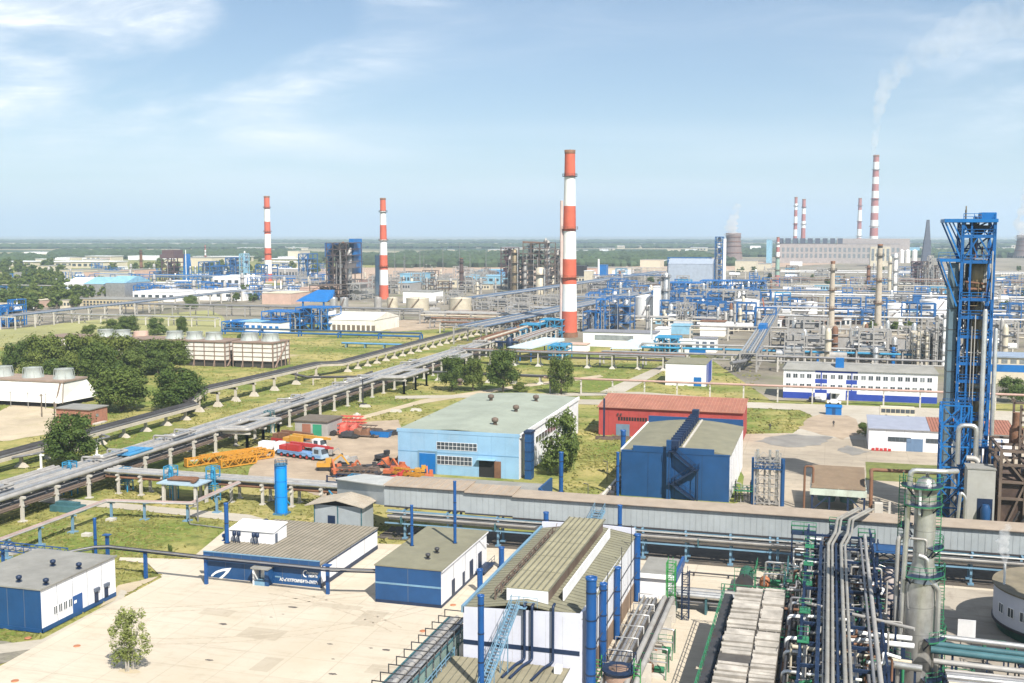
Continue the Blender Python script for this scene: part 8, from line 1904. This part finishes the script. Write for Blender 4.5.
for i in range(12): pass
tank(745,321,300,26,WH,'white tank in front of the darker blue pipe unit',W_); column(739,312,291,3.2,WH,'small white silo pair behind the white tank, dull one'.replace(' pair','').replace(', dull one',''),0); column(743.5,312,291,3.2,WH,'small white silo beside its twin, nearer the orange crane',0)
q = MB(); x, y, k = base(767,322); q.beam((x,y,0),(x-5*k,y,24*k),.9*k).beam((x-5*k,y,24*k),(x-3*k,y,10*k),.3*k).cbox(x,y,0,3*k,3,2.4); one(q,'mobile_crane',OR,'orange crane with raised jib beside the white tank','crane',(x,y))
q = MB(); x, y, k = base(724,316); q.beam((x,y,0),(x-6.5*k,y,11*k),.9).cbox(x,y,0,2.5*k,3,2); one(q,'mobile_crane',DK,'dark crane jib leaning over the blue pipe units','crane',(x,y))
for px, lb in ((679,'first grey reactor column before the barrel-roofed hall'),(684.5,'grey reactor column between its two neighbours'),(697.5,'tallest tan reactor column beside the white hall roof')): column(px,325,303 if px<690 else 300,3 if px<690 else 3.6,SG if px<690 else CT,lb,2,SD)
frame(676,692,330,304,12,SG,'grey steel frame round the reactor columns',4,(),3); block(671,690,334,326,12,PBS,'pale blue sheet house under the reactor columns',PBS)
block(700,724.5,336,322,10,WH,'white control house with a dark door and brown roof edge',RU); block(693,716,352,339,8,WH,'white windowed house with a grey flat roof',mat('slate_roof',(.20,.20,.22)),3,SEAM,2); block(670,695,352,341,8,WH,'white house adjoining the windowed one',W_,2)
x, y, k = base(675,352); one(MB().cbox(x,y-2,0,5*k,2.5,2.4),'blue_container',BR,'blue container before the adjoining white house','container',(x,y-2)); x, y, k = base(698,354); one(MB().cbox(x,y-2,0,16*k,2.5,2.4),'blue_container',BR,'long blue container before the white windowed house','container',(x,y-2))
column(725.5,330,312,3.4,SG,'dull grey silo beside the white control house',0); x, y, k = base(729,334); one(MB().tube((x-3*k,y,1.5),(x+4*k,y,1.5),1.6,14),'dark_drum',DK,'dark horizontal drum beside the white control house','drum',(x,y))
# gallery bridge running away beside the road
t = vrack([(748,372),(762,345),(777,318)],7,6,'blue-grey pipe bridge running away past the white houses',SG,(SBP,SG,SV),6,8); x, y, k = base(762,346); one(MB().box(x-4*k,y,5,x+4*k,y+12,9.5),'bridge_house',BR,'bright blue hut astride the pipe bridge','hut',(x,y,5))
x, y, k = base(744,372); one(MB().path([(x-4,y-8,4),(x,y,4),(x+5,y+26,6.5)],.7,8),'fat_pipe',SD,'fat grey pipe curving up to the pipe bridge','pipe',(x,y,3))
# long low concrete halls behind the office
t = block(785,905,348,337,12,GYB,'long low concrete hall with blue doors behind the office block',mat('brown_flat_roof',(.30,.26,.21),.9,stain=.4),0); x, y, k = base(785,347); q = MB()
for i in range(10): south(q,x+(3+12*i)*k,x+(8+12*i)*k,.4,4.2,y,.15)
q.build('door',PBS,t); q = MB()
for i in range(9): south(q,x+(9+12*i)*k,x+(13.5+12*i)*k,.2,4.6,y,.12)
q.build('pale_panel',WH,t)
block(790,890,333,329,20,mat('brown_flat_roof',(.30,.26,.21)),'long flat-roofed hall behind the first concrete hall',mat('brown_flat_roof',(.30,.26,.21)))
column(838,360,348.5,4.6,SV,'bright aluminium vessel just behind the office roof',1,SD)
for px, b, tp, w, m, lb in ((817.5,366,355,2.6,BR,'azure stub column just behind the office roof'),(893,364,347,4,BR,'pale azure conical vessel behind the office roof'),(870,346,331,2.8,BR,'bright azure column behind the long concrete hall'),(812,348,335,3,BS,'blue column cluster at the concrete hall')): column(px,b,tp,w,m,lb,1,BS)
for i, (px, b, tp) in enumerate(((672,300,286),(690,297,283),(708,296,284),(726,299,284),(742,301,287),(756,297,283),(770,305,289),(655,303,290),(682,310,297),(704,309,297),(731,309,296),(640,307,292))): column(px,b,tp,1.6,(BR,SV,BS)[i%3],'slim '+('blue','silver','dark blue')[i%3]+' column among the blue equipment units',2,BS,group=('blue','silver','dark blue')[i%3]+' columns of the blue units')
for i, px in enumerate((840,850,872,886)): column(px,341,321,.9,WH,'thin white lighting mast before the cream concrete chimneys',0,name='light_mast',cat='mast',group='white masts by the cream chimneys')
# column cluster beside the big blue tower
frame(928,948,366,330,12,SG,'dense pale steel unit beside the very tall blue tower',6,((.2,.02,.95,.16,CT),(.6,.02,.8,.2,SV)),3,brace=True); frame(912,928,366,334,12,CT,'pale steel unit with thin columns behind the office end',5,((.5,.02,1,.2,CT),),2)
for px, tp, w, lb in ((917.5,327,2.6,'thin cream column nearest the office end'),(926,332,3.4,'ringed cream column in the middle of the pale steel unit'),(935,316,2.6,'tall grey column of the pale steel unit'),(943,313,3.2,'white column of the pale steel unit nearest the blue tower'),(933,340,2,'small grey column low in the pale steel unit')): column(px,367,tp,w,CT if 'cream' in lb else WH if 'white' in lb else SG,lb,4,SG)
x, y, k = base(900,330); one(MB().beam((x-9*k,y,3),(x,y,7*k),1.2*k).beam((x,y,7*k),(x+5*k,y,3*k),1.2*k).cbox(x,y,0,2,2,6),'sloping_duct',WH,'white sloping duct behind the brown-roofed concrete hall','duct',(x,y))
# white tanks and columns of the far right
for px, by, tp, w, lb in ((896,315,304,26,'white tank beyond the taller cream chimney'),(936,317,300,30,'largest white tank, half behind the blue tower'),(810,311,302,14,'white square-looking tank beyond the office, next to pale pipes'),(842,300,291,0,'')):
    if w: tank(px,by+3,tp,w,WH,lb,W_)
block(913,921,311,296,10,BS,'blue box building between two white tanks',BS)
column(889,297,256,3.8,CT,'first of the twin pale columns before the silos',2,SG); column(894.5,297,253,4.2,STR_W,'whiter and taller of the twin pale columns',3,SG); column(868,291,265,3.6,RU,'rusty brown column beside the taller cream chimney',3,RU); frame(912,921,285,262,20,mat('maroon_steel',(.10,.055,.06)),'dark scaffolded column tower before the silos',7,((.5,.02,1,.5,BN),),1)
for i, px in enumerate((925,930,935,941)): frame(px-2,px+2.4,287,(262,256,266,258)[i],18,(BN,SG,BN,SG)[i],('brown narrow tower in the hazy cluster near the spire','grey narrow tower in the hazy cluster near the spire','low brown tower in the hazy cluster by the blue tower','grey tower closest to the big blue tower in the haze')[i],6,((.5,.02,1.0,.4,SG),),1)
x, y, k = base(927,268); t = thing('dark_spire','dark blue-grey tapering tower on the skyline before the cooling tower on the plain'.replace('before the cooling tower on the plain','close to the very tall blue tower'),'tower',(x,y)); MB().hexa([(x-5.5*k,y,0),(x+4*k,y,0),(x+4*k,y+30,0),(x-5.5*k,y+30,0)],[(x-3*k,y+4,28*k),(x+3*k,y+4,28*k),(x+3*k,y+26,28*k),(x-3*k,y+26,28*k)]).build('body',mat('hazy_slate',(.08,.09,.12),.7),t); MB().hexa([(x-2.6*k,y+5,28*k),(x+2.6*k,y+5,28*k),(x+2.6*k,y+25,28*k),(x-2.6*k,y+25,28*k)],[(x-1*k,y+10,48*k),(x+1.4*k,y+10,48*k),(x+1.4*k,y+20,48*k),(x-1*k,y+20,48*k)]).build('spire',mat('hazy_slate',(.08,.09,.12)),t)
for i, px in enumerate((901.5,907.5,914.5)): tank(px,263,250,5,STR_W,'white silo in the row below the dark spire',stair=False,group='white silos below the dark spire')
x, y, k = base(908,262.5); one(MB().box(x-9*k,y+12,12*k,x+11*k,y+30,15*k).cbox(x,y+20,0,4,4,12*k),'silo_gallery',PBS,'pale blue gallery over the white silos','gallery',(x,y+20))
# power station on the skyline
t = block(776,900,263,244,60,mat('hazy_brick',(.36,.325,.31),.85,var=.15,stain=.4),'long pale power station with rows of windows on the skyline',mat('hazy_roof',(.24,.23,.23),.8),26,GLL,2)
x, y, k = base(776,263); q = MB()
for i in range(9): q.box(x+(1+7.2*i)*k,y+10,19.4*k,x+(5.6+7.2*i)*k,y+50,24.5*k)
q.build('boiler_house',mat('hazy_slate',(.08,.09,.12)),t); MB().box(x+58*k,y+70,0,x+128*k,y+120,24*k).build('turbine_hall',mat('hazy_brick',(.42,.36,.34)),t)
block(845,862,262,250,40,mat('hazy_slate2',(.18,.2,.24),.7),'slate boiler block beside the slender banded chimney',SB2); block(766,771,266,240,30,PBS,'narrow pale blue tower block at the power station end',PBS); block(790,802,266,262,20,WH,'small white block before the power station',W_)
block(870,890,266,247,30,CR,'pale stepped house below the tall smoking chimney',CR,4,GLL,3)
def cooling_tower(px, by, ty, wb, wt, label):
    x, y, k = base(px, by); h = ztop(px, ty, x, y); rb_, rt = wb*k/2, wt*k/2; t = thing('cooling_tower', label, 'cooling tower', (x, y)); pr = []
    for i in range(13):
        f = i/12; g = rb_+(rt*.94-rb_)*min(1,f/.78)**.8 if f < .78 else rt*(.94+.06*(f-.78)/.22); pr.append((g, h*(.08+.92*f)))
    pr += [(rt*.95,h),(rt*.9,h*.8)]
    MB().lathe(x,y,pr,40,caps=False).build('shell', mat('cooling_tower_skin',(.19,.15,.14),.9,var=.15,stain=.4), t); q = MB()
    for i in range(28): a = 2*PI*i/28; q.beam((x+rb_*1.02*math.cos(a),y+rb_*1.02*math.sin(a),0),(x+rb_*math.cos(a+.11),y+rb_*math.sin(a+.11),h*.085),.9)
    q.build('leg', GYB, t); 
    for f in (.3,.5,.7,.9): i = int(f*12); r = pr[i][0]+.4; MB().lathe(x,y,[(r,pr[i][1]),(r+.6,pr[i][1]+.4),(r,pr[i][1]+1.4)],40,caps=False).build('hoop', RU, t)
    return x, y, h, k
ctA = cooling_tower(733,262,233,19,15,'brown hyperbolic cooling tower with steam behind the blue and white tower'); ctB = cooling_tower(1025,258,235,22,17,'brown cooling tower with a tall steam plume at the picture edge'.replace('picture edge','end of the skyline'))
# pale pipe racks filling the works beyond the office
for i, (a, b, by, dz, lb, cs) in enumerate((
 (600,1024,366,5,'grey pipe rack behind the violet-flanked shed and office',(SG,SD,BS)),(640,950,357,5,'pipe rack with azure pipes directly behind the office roof',(AZ,SG,SV)),(690,1060,340,6,'cream pipe rack before the brown-roofed concrete hall',(CT,SG,SV)),
 (700,1060,326,6,'pale lilac pipe rack passing the cream chimney feet',(SG,SV,W_)),(760,1060,320,7,'white pipe rack just beyond the cream chimney feet',(W_,SG,BS)),(690,1060,313,7,'blue-grey pipe rack beyond the white square-looking tank',(BS,SV,SG)),
 (780,1060,306,8,'pale pipe rack level with the white tanks tops',(SV,W_,SG)),(700,940,300,8,'grey pipe rack behind the white tanks',(SG,BS,SV)),(760,1060,294,8,'hazy pipe rack beyond the white tanks',(SG,CT,SV)),
 (770,1060,288,9,'hazy brown pipe rack before the twin pale columns',(RU,SG,CT)),(640,800,278,9,'hazy pipe rack below the power station end',(SG,CT)),(780,1080,279,9,'hazy pale pipe rack below the silos',(W_,SG,CT)),(590,700,284,9,'hazy steel pipe rack behind the big white tank',(SG,BS)),(580,670,275,9,'thin far pipe rack before the forest',(CT,SG)))):
    prack(a,b,by,dz,7,lb,SG if i%2 else CO,cs,16 if by > 310 else 26,4)
# generic small things of the works, too alike to tell apart
def proto_copies(make, spots, label, group):
    o = None
    for (px, by, sx, sz) in spots:
        x, y = G(px, by)
        if o is None: o = make(); o['label'] = label; o['group'] = group; o.location = (x, y, 0); o.scale = (sx, sx, sz)
        else: dup(o, (x, y, 0), scale=(sx, sx, sz))
def mk_shed(m, r):
    def f():
        t = thing('works_shed', 'x', 'shed', (0,0)); lbuild(MB().box(-9,0,0,9,12,5.5),'wall',m,t); lbuild(MB().box(-9.4,-.4,5.5,9.4,12.4,6.0),'roof',r,t); q = MB()
        for i in range(5): south(q,-8+i*3.4,-6+i*3.4,1.6,3.8,0,.15)
        lbuild(q,'window_row',GL,t); return t
    return f
def mk_vessel(m):
    def f():
        t = thing('process_vessel','x','vessel',(0,0)); lbuild(MB().lathe(0,0,[(1.5,0),(1.5,12),(1.0,13.2),(.2,13.6)],14),'shell',m,t)
        for z in (4.5,9): lbuild(MB().lathe(0,0,[(1.5,z),(2.4,z),(2.4,z+.3),(1.5,z+.3)],12,caps=False),'ring_platform',SD,t)
        return t
    return f
def mk_frame(m):
    def f():
        t = thing('process_module','x','process module',(0,0)); q = MB()
        for X in (-6,0,6):
            for Y in (0,7): q.cbox(X,Y,0,.6,.6,11)
        for z in (4,7.5,10.8):
            for Y in (0,7): q.beam((-6,Y,z),(6,Y,z),.5)
            for X in (-6,0,6): q.beam((X,0,z),(X,7,z),.5)
        lbuild(q,'frame',m,t); lbuild(MB().tube((-5,3,5),(5,3,5),1.2,10),'drum',SV,t); lbuild(MB().box(-3,1,8,4,6,9.6),'cooler_box',SG,t); return t
    return f
def mk_drum(m):
    def f():
        t = thing('horizontal_drum','x','drum',(0,0)); lbuild(MB().tube((-5,0,3),(5,0,3),1.6,12),'shell',m,t); q = MB().cbox(-3,0,0,.8,2.6,1.8); q.cbox(3,0,0,.8,2.6,1.8); lbuild(q,'saddle',CO,t); return t
    return f
def mk_mast():
    t = thing('light_mast','x','mast',(0,0)); lbuild(MB().lathe(0,0,[(.22,0),(.12,22)],8),'pole',SG,t); lbuild(MB().box(-1.1,-.4,22,1.1,.4,22.7),'lamp_head',SG,t); return t
regS = [(600,1060,277,318),(690,1060,318,330),(640,760,300,330)]
regB = [(430,560,302,326),(560,690,284,318)]
regA = [(600,1060,277,312),(770,1010,346,366),(640,760,300,334)]
def spots(n, regs, s0, s1, z0, z1):
    o = []
    for _ in range(n): a, b, c, d = rE.choice(regs); o.append((rE.uniform(a,b), rE.uniform(c,d), rE.uniform(s0,s1), rE.uniform(z0,z1)))
    return o
far = [(560,1060,270,292)]; cen = [(392,500,276,296),(300,400,284,296)]; lef = [(60,330,270,298)]
for m, r, n, rg, nm in ((WH,W_,16,regA,'white'),(PK,PK,9,regA,'pinkish'),(GYB,RO,14,regA,'grey'),(PBS,PBS,10,regA,'pale blue'),(CR,RO,12,far+cen,'cream')):
    proto_copies(mk_shed(m,r), spots(n,regS if rg is regA else rg,.5,1.0,.6,1.0), 'small '+nm+' shed standing among the pipes of the works', nm+' sheds among the works')
proto_copies(mk_shed(W_,W_), spots(16,lef,.7,1.7,.7,1.0), 'white shed among the trees and racks beyond the meadow', 'white sheds beyond the meadow')
for m, n, rg, nm in ((SV,46,regA,'silver'),(CT,24,regA+cen,'cream'),(SG,60,regA+cen+far,'grey'),(RU,16,far+regA,'rusty')): proto_copies(mk_vessel(m), spots(n,rg,.4,.95,.5,1.15), 'small '+nm+' upright vessel among the pipes of the works', nm+' vessels among the works')
for m, n, rg, nm in ((BS,70,regS,'blue'),(SG,80,regA+cen+far,'grey'),(AZ,14,regS[:1],'azure'),(BN,24,cen+[(600,1060,277,312)],'brown'),(BS,14,lef,'dark blue')): proto_copies(mk_frame(m), spots(n,rg,.6,1.3,.6,1.3), 'small '+nm+' steel frame with a drum among the '+('works' if rg is not lef else 'units beyond the meadow'), nm+' frames among the works')
for m, n, nm in ((SV,26,'silver'),(WH,20,'white'),(SG,30,'grey')): proto_copies(mk_drum(m), spots(n,regA,.6,1.2,.8,1.2), 'small '+nm+' lying drum among the pipes of the works', nm+' drums among the works')
lf2 = [(60,330,270,288),(120,330,288,300),(0,140,276,292)]; reh = [(590,760,276,312),(760,1060,279,312)]
proto_copies(mk_vessel(SG), spots(40,lf2,.6,1.2,.5,1.1), 'small grey vessel among the units beyond the meadow', 'grey vessels beyond the meadow'); proto_copies(mk_drum(WH), spots(26,lf2,.8,1.5,.8,1.2), 'white lying drum among the units beyond the meadow', 'white drums beyond the meadow'); proto_copies(mk_frame(BR), spots(40,lf2,.6,1.2,.5,1.0), 'bright blue steel frame among the units beyond the meadow', 'bright blue frames beyond the meadow')
proto_copies(mk_frame(BR), spots(50,reh,.5,1.0,.4,1.0), 'bright blue steel frame in the dense hazy band of the works', 'bright blue frames in the hazy band'); proto_copies(mk_drum(W_), spots(40,reh,.7,1.5,.8,1.6), 'pale lying drum in the dense hazy band of the works', 'pale drums in the hazy band'); proto_copies(mk_frame(SD), spots(50,reh,.6,1.3,.4,.9), 'dull dark steel frame in the dense hazy band of the works', 'dull frames in the hazy band'); proto_copies(mk_shed(GYB,W_), spots(26,reh,.5,1.1,.5,1.0), 'grey shed with pale roof in the hazy band of the works', 'grey sheds in the hazy band')
proto_copies(mk_shed(CR,W_), spots(60,[(0,1040,247.5,258),(0,340,256,268)],1.2,3.5,.9,1.8), 'pale hall on the far hazy plain before the horizon', 'pale halls on the far plain')
for i, (a, b, by) in enumerate(((60,330,276),(90,330,281),(0,140,294),(150,330,299))): prack(a,b,by,7,8,('farthest','hazy','short','last')[i]+' blue pipe rack of the units beyond the meadow',BS,(BR,SG,BS),24,4)
proto_copies(mk_frame(SG), spots(34,regB,.6,1.2,.5,.9), 'small grey steel frame with a drum near the tall chimney racks', 'grey frames near the tall chimney'); proto_copies(mk_drum(SG), spots(16,regB,.6,1.1,.8,1.1), 'small grey lying drum near the tall chimney racks', 'grey drums near the tall chimney')
for i, (a, b, by) in enumerate(((430,562,328.5),(445,560,321),(505,562,316),(580,690,319),(590,660,311),(575,660,303),(590,650,296))): prack(a,b,by,5,7,('lowest','brownish','short','broad','bluish','hazy','far')[i]+' pipe rack in the tangle '+('before' if i < 3 else 'behind')+' the tall chimney',SG,((SD,RU,SG),(RU,SG,CT),(SBP,SG,SV))[i%3],14,5)
proto_copies(mk_mast, spots(34,regA+cen,.7,1.0,.5,.9), 'thin pale lighting mast among the works', 'pale lighting masts of the works')
# small trees among the works and the groves beyond
for (a, b, c, d, n, lb, gr, s) in ((0,62,268,292,46,'dark tree of the grove beside the covered conveyor','trees of the grove',1.5),(0,40,296,312,22,'dark tree around the low cream house','trees round the cream house',1.1),(28,82,290,311,26,'dark tree between cream house and ochre office','trees before the ochre office',1.25),(82,112,288,300,12,'tree behind the ochre office','trees behind the ochre office',1.2),(100,330,262,276,40,'hazy tree scattered over the plain before the slim chimney','trees on the plain',1.3),(640,1060,270,300,40,'small hazy tree among the distant pipe racks','trees among the racks',.8),(780,950,318,345,12,'small tree among the pipe racks behind the office','trees behind the office',.6),(232,260,296,304,8,'dark tree beside the pink rendered hall','trees by the pink hall',1.0)):
    for _ in range(n):
        px, py = rE.uniform(a,b), rE.uniform(c,d); x, y = G(px, py); h = 9*s*rE.uniform(.8,1.25); tree('far', x, y, h, h*rE.uniform(.9,1.3), lb, gr)
ptree('bushy',191,309,295,20,'round green bush alone before the white works hall'); ptree('far',147,301,291,6,'small dark round tree before the white works hall'); ptree('far',1003,318,300,14,'hazy tree beside the very tall blue tower')
# buildings of the far plain
for i, (a, b, by, ty, m) in enumerate(((40,54,260,258,WH),(57,66,260,257.5,WH),(70,80,260,257.5,CR),(82,90,260.5,258,WH),(100,106,261,258,PK),(128,158,260,256,WH),(56,96,252.5,250.5,WH),(96,112,252,250,CR),(24,40,254,252,WH),(34,52,271,266,CR),(60,82,277,270,CR),(84,100,279,272,PK),(100,118,280,272,CR),(120,135,279,270,PK),(176,212,266,258,CR),(212,232,264,260,CR),(278,294,262,257,WH),(288,300,262,251,CR),(640,660,268,260,CR),(660,680,266,260,WH),(600,606,251,249.5,WH),(667,679,252,249,CR),(685,695,252,249.5,WH),(712,722,268,258,CR),(735,756,272,261,CR),(750,760,252,246,WH),(758,770,270,264,CR),(604,626,274,268,CR),(612,628,276,271,WH),(596,606,282,259,None),(560,596,276,268,PK))):
    if m: block(a,b,by,ty,40,m,('white' if m is WH else 'cream' if m is CR else 'pinkish')+' low building on the hazy plain beyond the works',W_ if m is WH else RO,0,group='low buildings on the hazy plain')
t = block(599,606,279,265,12,BR,'bright blue boiler house with a white stack beyond the tall chimney',BS); x, y, k = base(598.5,279); one(MB().lathe(x,y,[(1.1*k,0),(.9*k,20*k)],14),'white_stack',WH,'white stack beside the bright blue boiler house','stack',(x,y)); block(584,592,284,271,12,CR,'cream square-headed house near the bright blue boiler house',WH)
block(575,584,277,266,16,BLK,'black shed behind the tall chimney',DK)
for i, px in enumerate((404,424,443,459.5,470,486,330,395,420,405)): x, y, k = base(px,rE.uniform(268,280)); one(MB().lathe(x,y,[(.35*k,0),(.15*k,rE.uniform(17,30)*k)],6),'lattice_mast',SD,'thin dark mast on the ploughed plain','mast',(x,y),'thin masts on the ploughed plain')
# forests as one mass each
FO = mat('forest_canopy', (.045,.072,.03), .9, var=.4, scale=.02, stain=.4, stain_rgb=(.075,.10,.04), world=True)
def forest(name, quad, cell, h, seed, gaps=.0):
    r = random.Random(seed); Q = [G(*p) for p in quad]; q = MB(); L1 = math.dist(Q[0],Q[1]); L2 = math.dist(Q[0],Q[3]); nu, nv = max(3,int(L1/cell)), max(3,int(L2/cell))
    for i in range(nu):
        for j in range(nv):
            u, v = (i+r.random())/nu, (j+r.random())/nv
            if gaps and math.sin(u*9+seed)*math.sin(v*7+seed*2)+r.uniform(-.3,.3) > 1-gaps: continue
            X = (Q[0][0]*(1-u)+Q[1][0]*u)*(1-v)+(Q[3][0]*(1-u)+Q[2][0]*u)*v; Y = (Q[0][1]*(1-u)+Q[1][1]*u)*(1-v)+(Q[3][1]*(1-u)+Q[2][1]*u)*v
            hh = h*r.uniform(.65,1.2); w = cell*r.uniform(.55,.85); n = 5; a0 = r.uniform(0,6)
            vs_ = [(X+w*s_*math.cos(a0+k*2*PI/n)*r.uniform(.8,1.15),Y+w*s_*math.sin(a0+k*2*PI/n)*r.uniform(.8,1.15),hh*z) for s_, z in ((.8,0),(1,.5),(.6,.86)) for k in range(n)]+[(X,Y,hh)]
            q.add(vs_, [(a*n+k,a*n+(k+1)%n,(a+1)*n+(k+1)%n,(a+1)*n+k) for a in (0,1) for k in range(n)]+[(2*n+k,2*n+(k+1)%n,3*n) for k in range(n)])
    setp(q.build(name, FO), kind='stuff')
forest('forest',[(388,268),(735,266),(700,256),(400,256)],14,13,1,.2); forest('forest',[(300,262),(392,266),(400,258),(310,257)],15,12,2,.5); forest('forest',[(-20,264),(40,264),(60,259),(-20,259)],15,13,3,.1); forest('forest',[(55,259),(300,259),(300,253.5),(55,253.5)],18,13,4,.45)
forest('forest',[(735,257),(1060,258),(1060,253),(720,253)],18,13,5,.5); forest('forest',[(300,248.5),(1060,248),(1060,246.3),(300,246.8)],28,14,6,.6); forest('forest',[(-20,249),(300,249),(300,247),(-20,247)],28,14,8,.6); forest('forest',[(-20,243),(1060,243),(1060,241.8),(-20,241.8)],48,15,7,.6)
# ------------------------------------------------------------------ steam and smoke
def smokemat(name, dens, sc, hz_=100, low=1.0):
    m = bpy.data.materials.new(name); m.use_nodes = True; nt = m.node_tree; N = nt.nodes; L = nt.links; N.remove(N['Principled BSDF']); p = N.new('ShaderNodeVolumePrincipled'); p.inputs['Color'].default_value = (.97,.97,.97,1); p.inputs['Anisotropy'].default_value = .2
    tc = N.new('ShaderNodeTexCoord'); n = N.new('ShaderNodeTexNoise'); n.inputs['Scale'].default_value = sc; n.inputs['Detail'].default_value = 4; L.new(tc.outputs['Object'], n.inputs['Vector']); r = N.new('ShaderNodeMapRange'); r.inputs['From Min'].default_value = .37; r.inputs['From Max'].default_value = .72; r.inputs['To Max'].default_value = dens; sp_ = N.new('ShaderNodeSeparateXYZ'); L.new(tc.outputs['Object'], sp_.inputs[0]); rz = N.new('ShaderNodeMapRange'); rz.inputs['From Max'].default_value = hz_; rz.inputs['To Min'].default_value = low; rz.inputs['To Max'].default_value = 1.0; L.new(sp_.outputs['Z'], rz.inputs['Value']); ml_ = N.new('ShaderNodeMath'); ml_.operation = 'MULTIPLY'
    L.new(n.outputs['Fac'], r.inputs['Value']); L.new(r.outputs['Result'], ml_.inputs[0]); L.new(rz.outputs['Result'], ml_.inputs[1]); L.new(ml_.outputs[0], p.inputs['Density']); L.new(p.outputs[0], N['Material Output'].inputs['Volume']); return m
def plume(name, pts, rad, m, label):
    q = MB(); n = 12; rr = random.Random(len(label)); P = [Vector(p) for p in pts]; k = 6; C = []
    for i in range(len(P)-1):
        for j in range(k): f = j/k; C.append((P[i].lerp(P[i+1],f), (rad[i]*(1-f)+rad[i+1]*f)*(1+.22*math.sin(i*2.1+j*1.7))))
    C.append((P[-1], rad[-1]*.5)); v = []
    for i, (c, r) in enumerate(C):
        d = (C[min(i+1,len(C)-1)][0]-C[max(i-1,0)][0]).normalized(); a = d.orthogonal().normalized(); b = d.cross(a)
        for j in range(n): an = 2*PI*j/n; v.append(c+(a*math.cos(an)+b*math.sin(an))*r*rr.uniform(.85,1.15))
    f = [(i*n+j,i*n+(j+1)%n,(i+1)*n+(j+1)%n,(i+1)*n+j) for i in range(len(C)-1) for j in range(n)]; f += [tuple(reversed(range(n))), tuple(range((len(C)-1)*n,len(C)*n))]
    q.add(v, f, 0, True); o = q.build(name, m, None, tuple(P[0])); setp(o, label, 'smoke', kind='stuff')
def at(px, py, x, y): d = ray(px, py); t = dep(x,y)/(d[0]*FW[0]+d[1]*FW[1]); return (d[0]*t, d[1]*t, H+d[2]*t)
plume('smoke', [at(a,b,xS,yS) for a, b in ((873,156),(875,140),(877,118),(881,98),(890,78),(910,58),(940,42),(985,24),(1060,2))], [r*kS for r in (2.2,3.2,4.8,7,10,14,18,22,26)], smokemat('chimney_smoke',.0075,.026,190,14), 'white smoke trailing from the tall banded chimney')
plume('steam', [at(a,b,ctA[0],ctA[1]) for a, b in ((732,235),(731,227),(733,219),(736,210),(739,204))], [r*ctA[3] for r in (6.5,6,5,4,3)], smokemat('tower_steam',.16,.035,50,1.5), 'white steam rising from the cooling tower behind the blue and white tower')
plume('steam', [at(a,b,ctB[0],ctB[1]) for a, b in ((1024,238),(1022,222),(1026,205),(1030,188),(1034,172))], [r*ctB[3] for r in (7.5,7,6,6,5)], smokemat('tower_steam_edge',.12,.035,60,1.5), 'tall steam plume over the cooling tower at the end of the skyline')
plume('steam', [(22.2,147.2,8.6),(22.1,147.3,9.6),(21.8,147.4,10.8),(22.0,147.6,12.2),(22.6,147.9,13.6)], [.2,.55,.8,.7,.35], smokemat('vent_steam',1.6,1.1,4,1.5), 'small white steam puff at the top of the vent pole')
x, y, k = base(353,326); plume('steam', [(x,y+10,13),(x+2,y+12,20),(x-4,y+14,28),(x-8,y+16,36)], [7,8,7,4], smokemat('house_steam',.03,.09), 'thin steam drifting above the white louvred house')
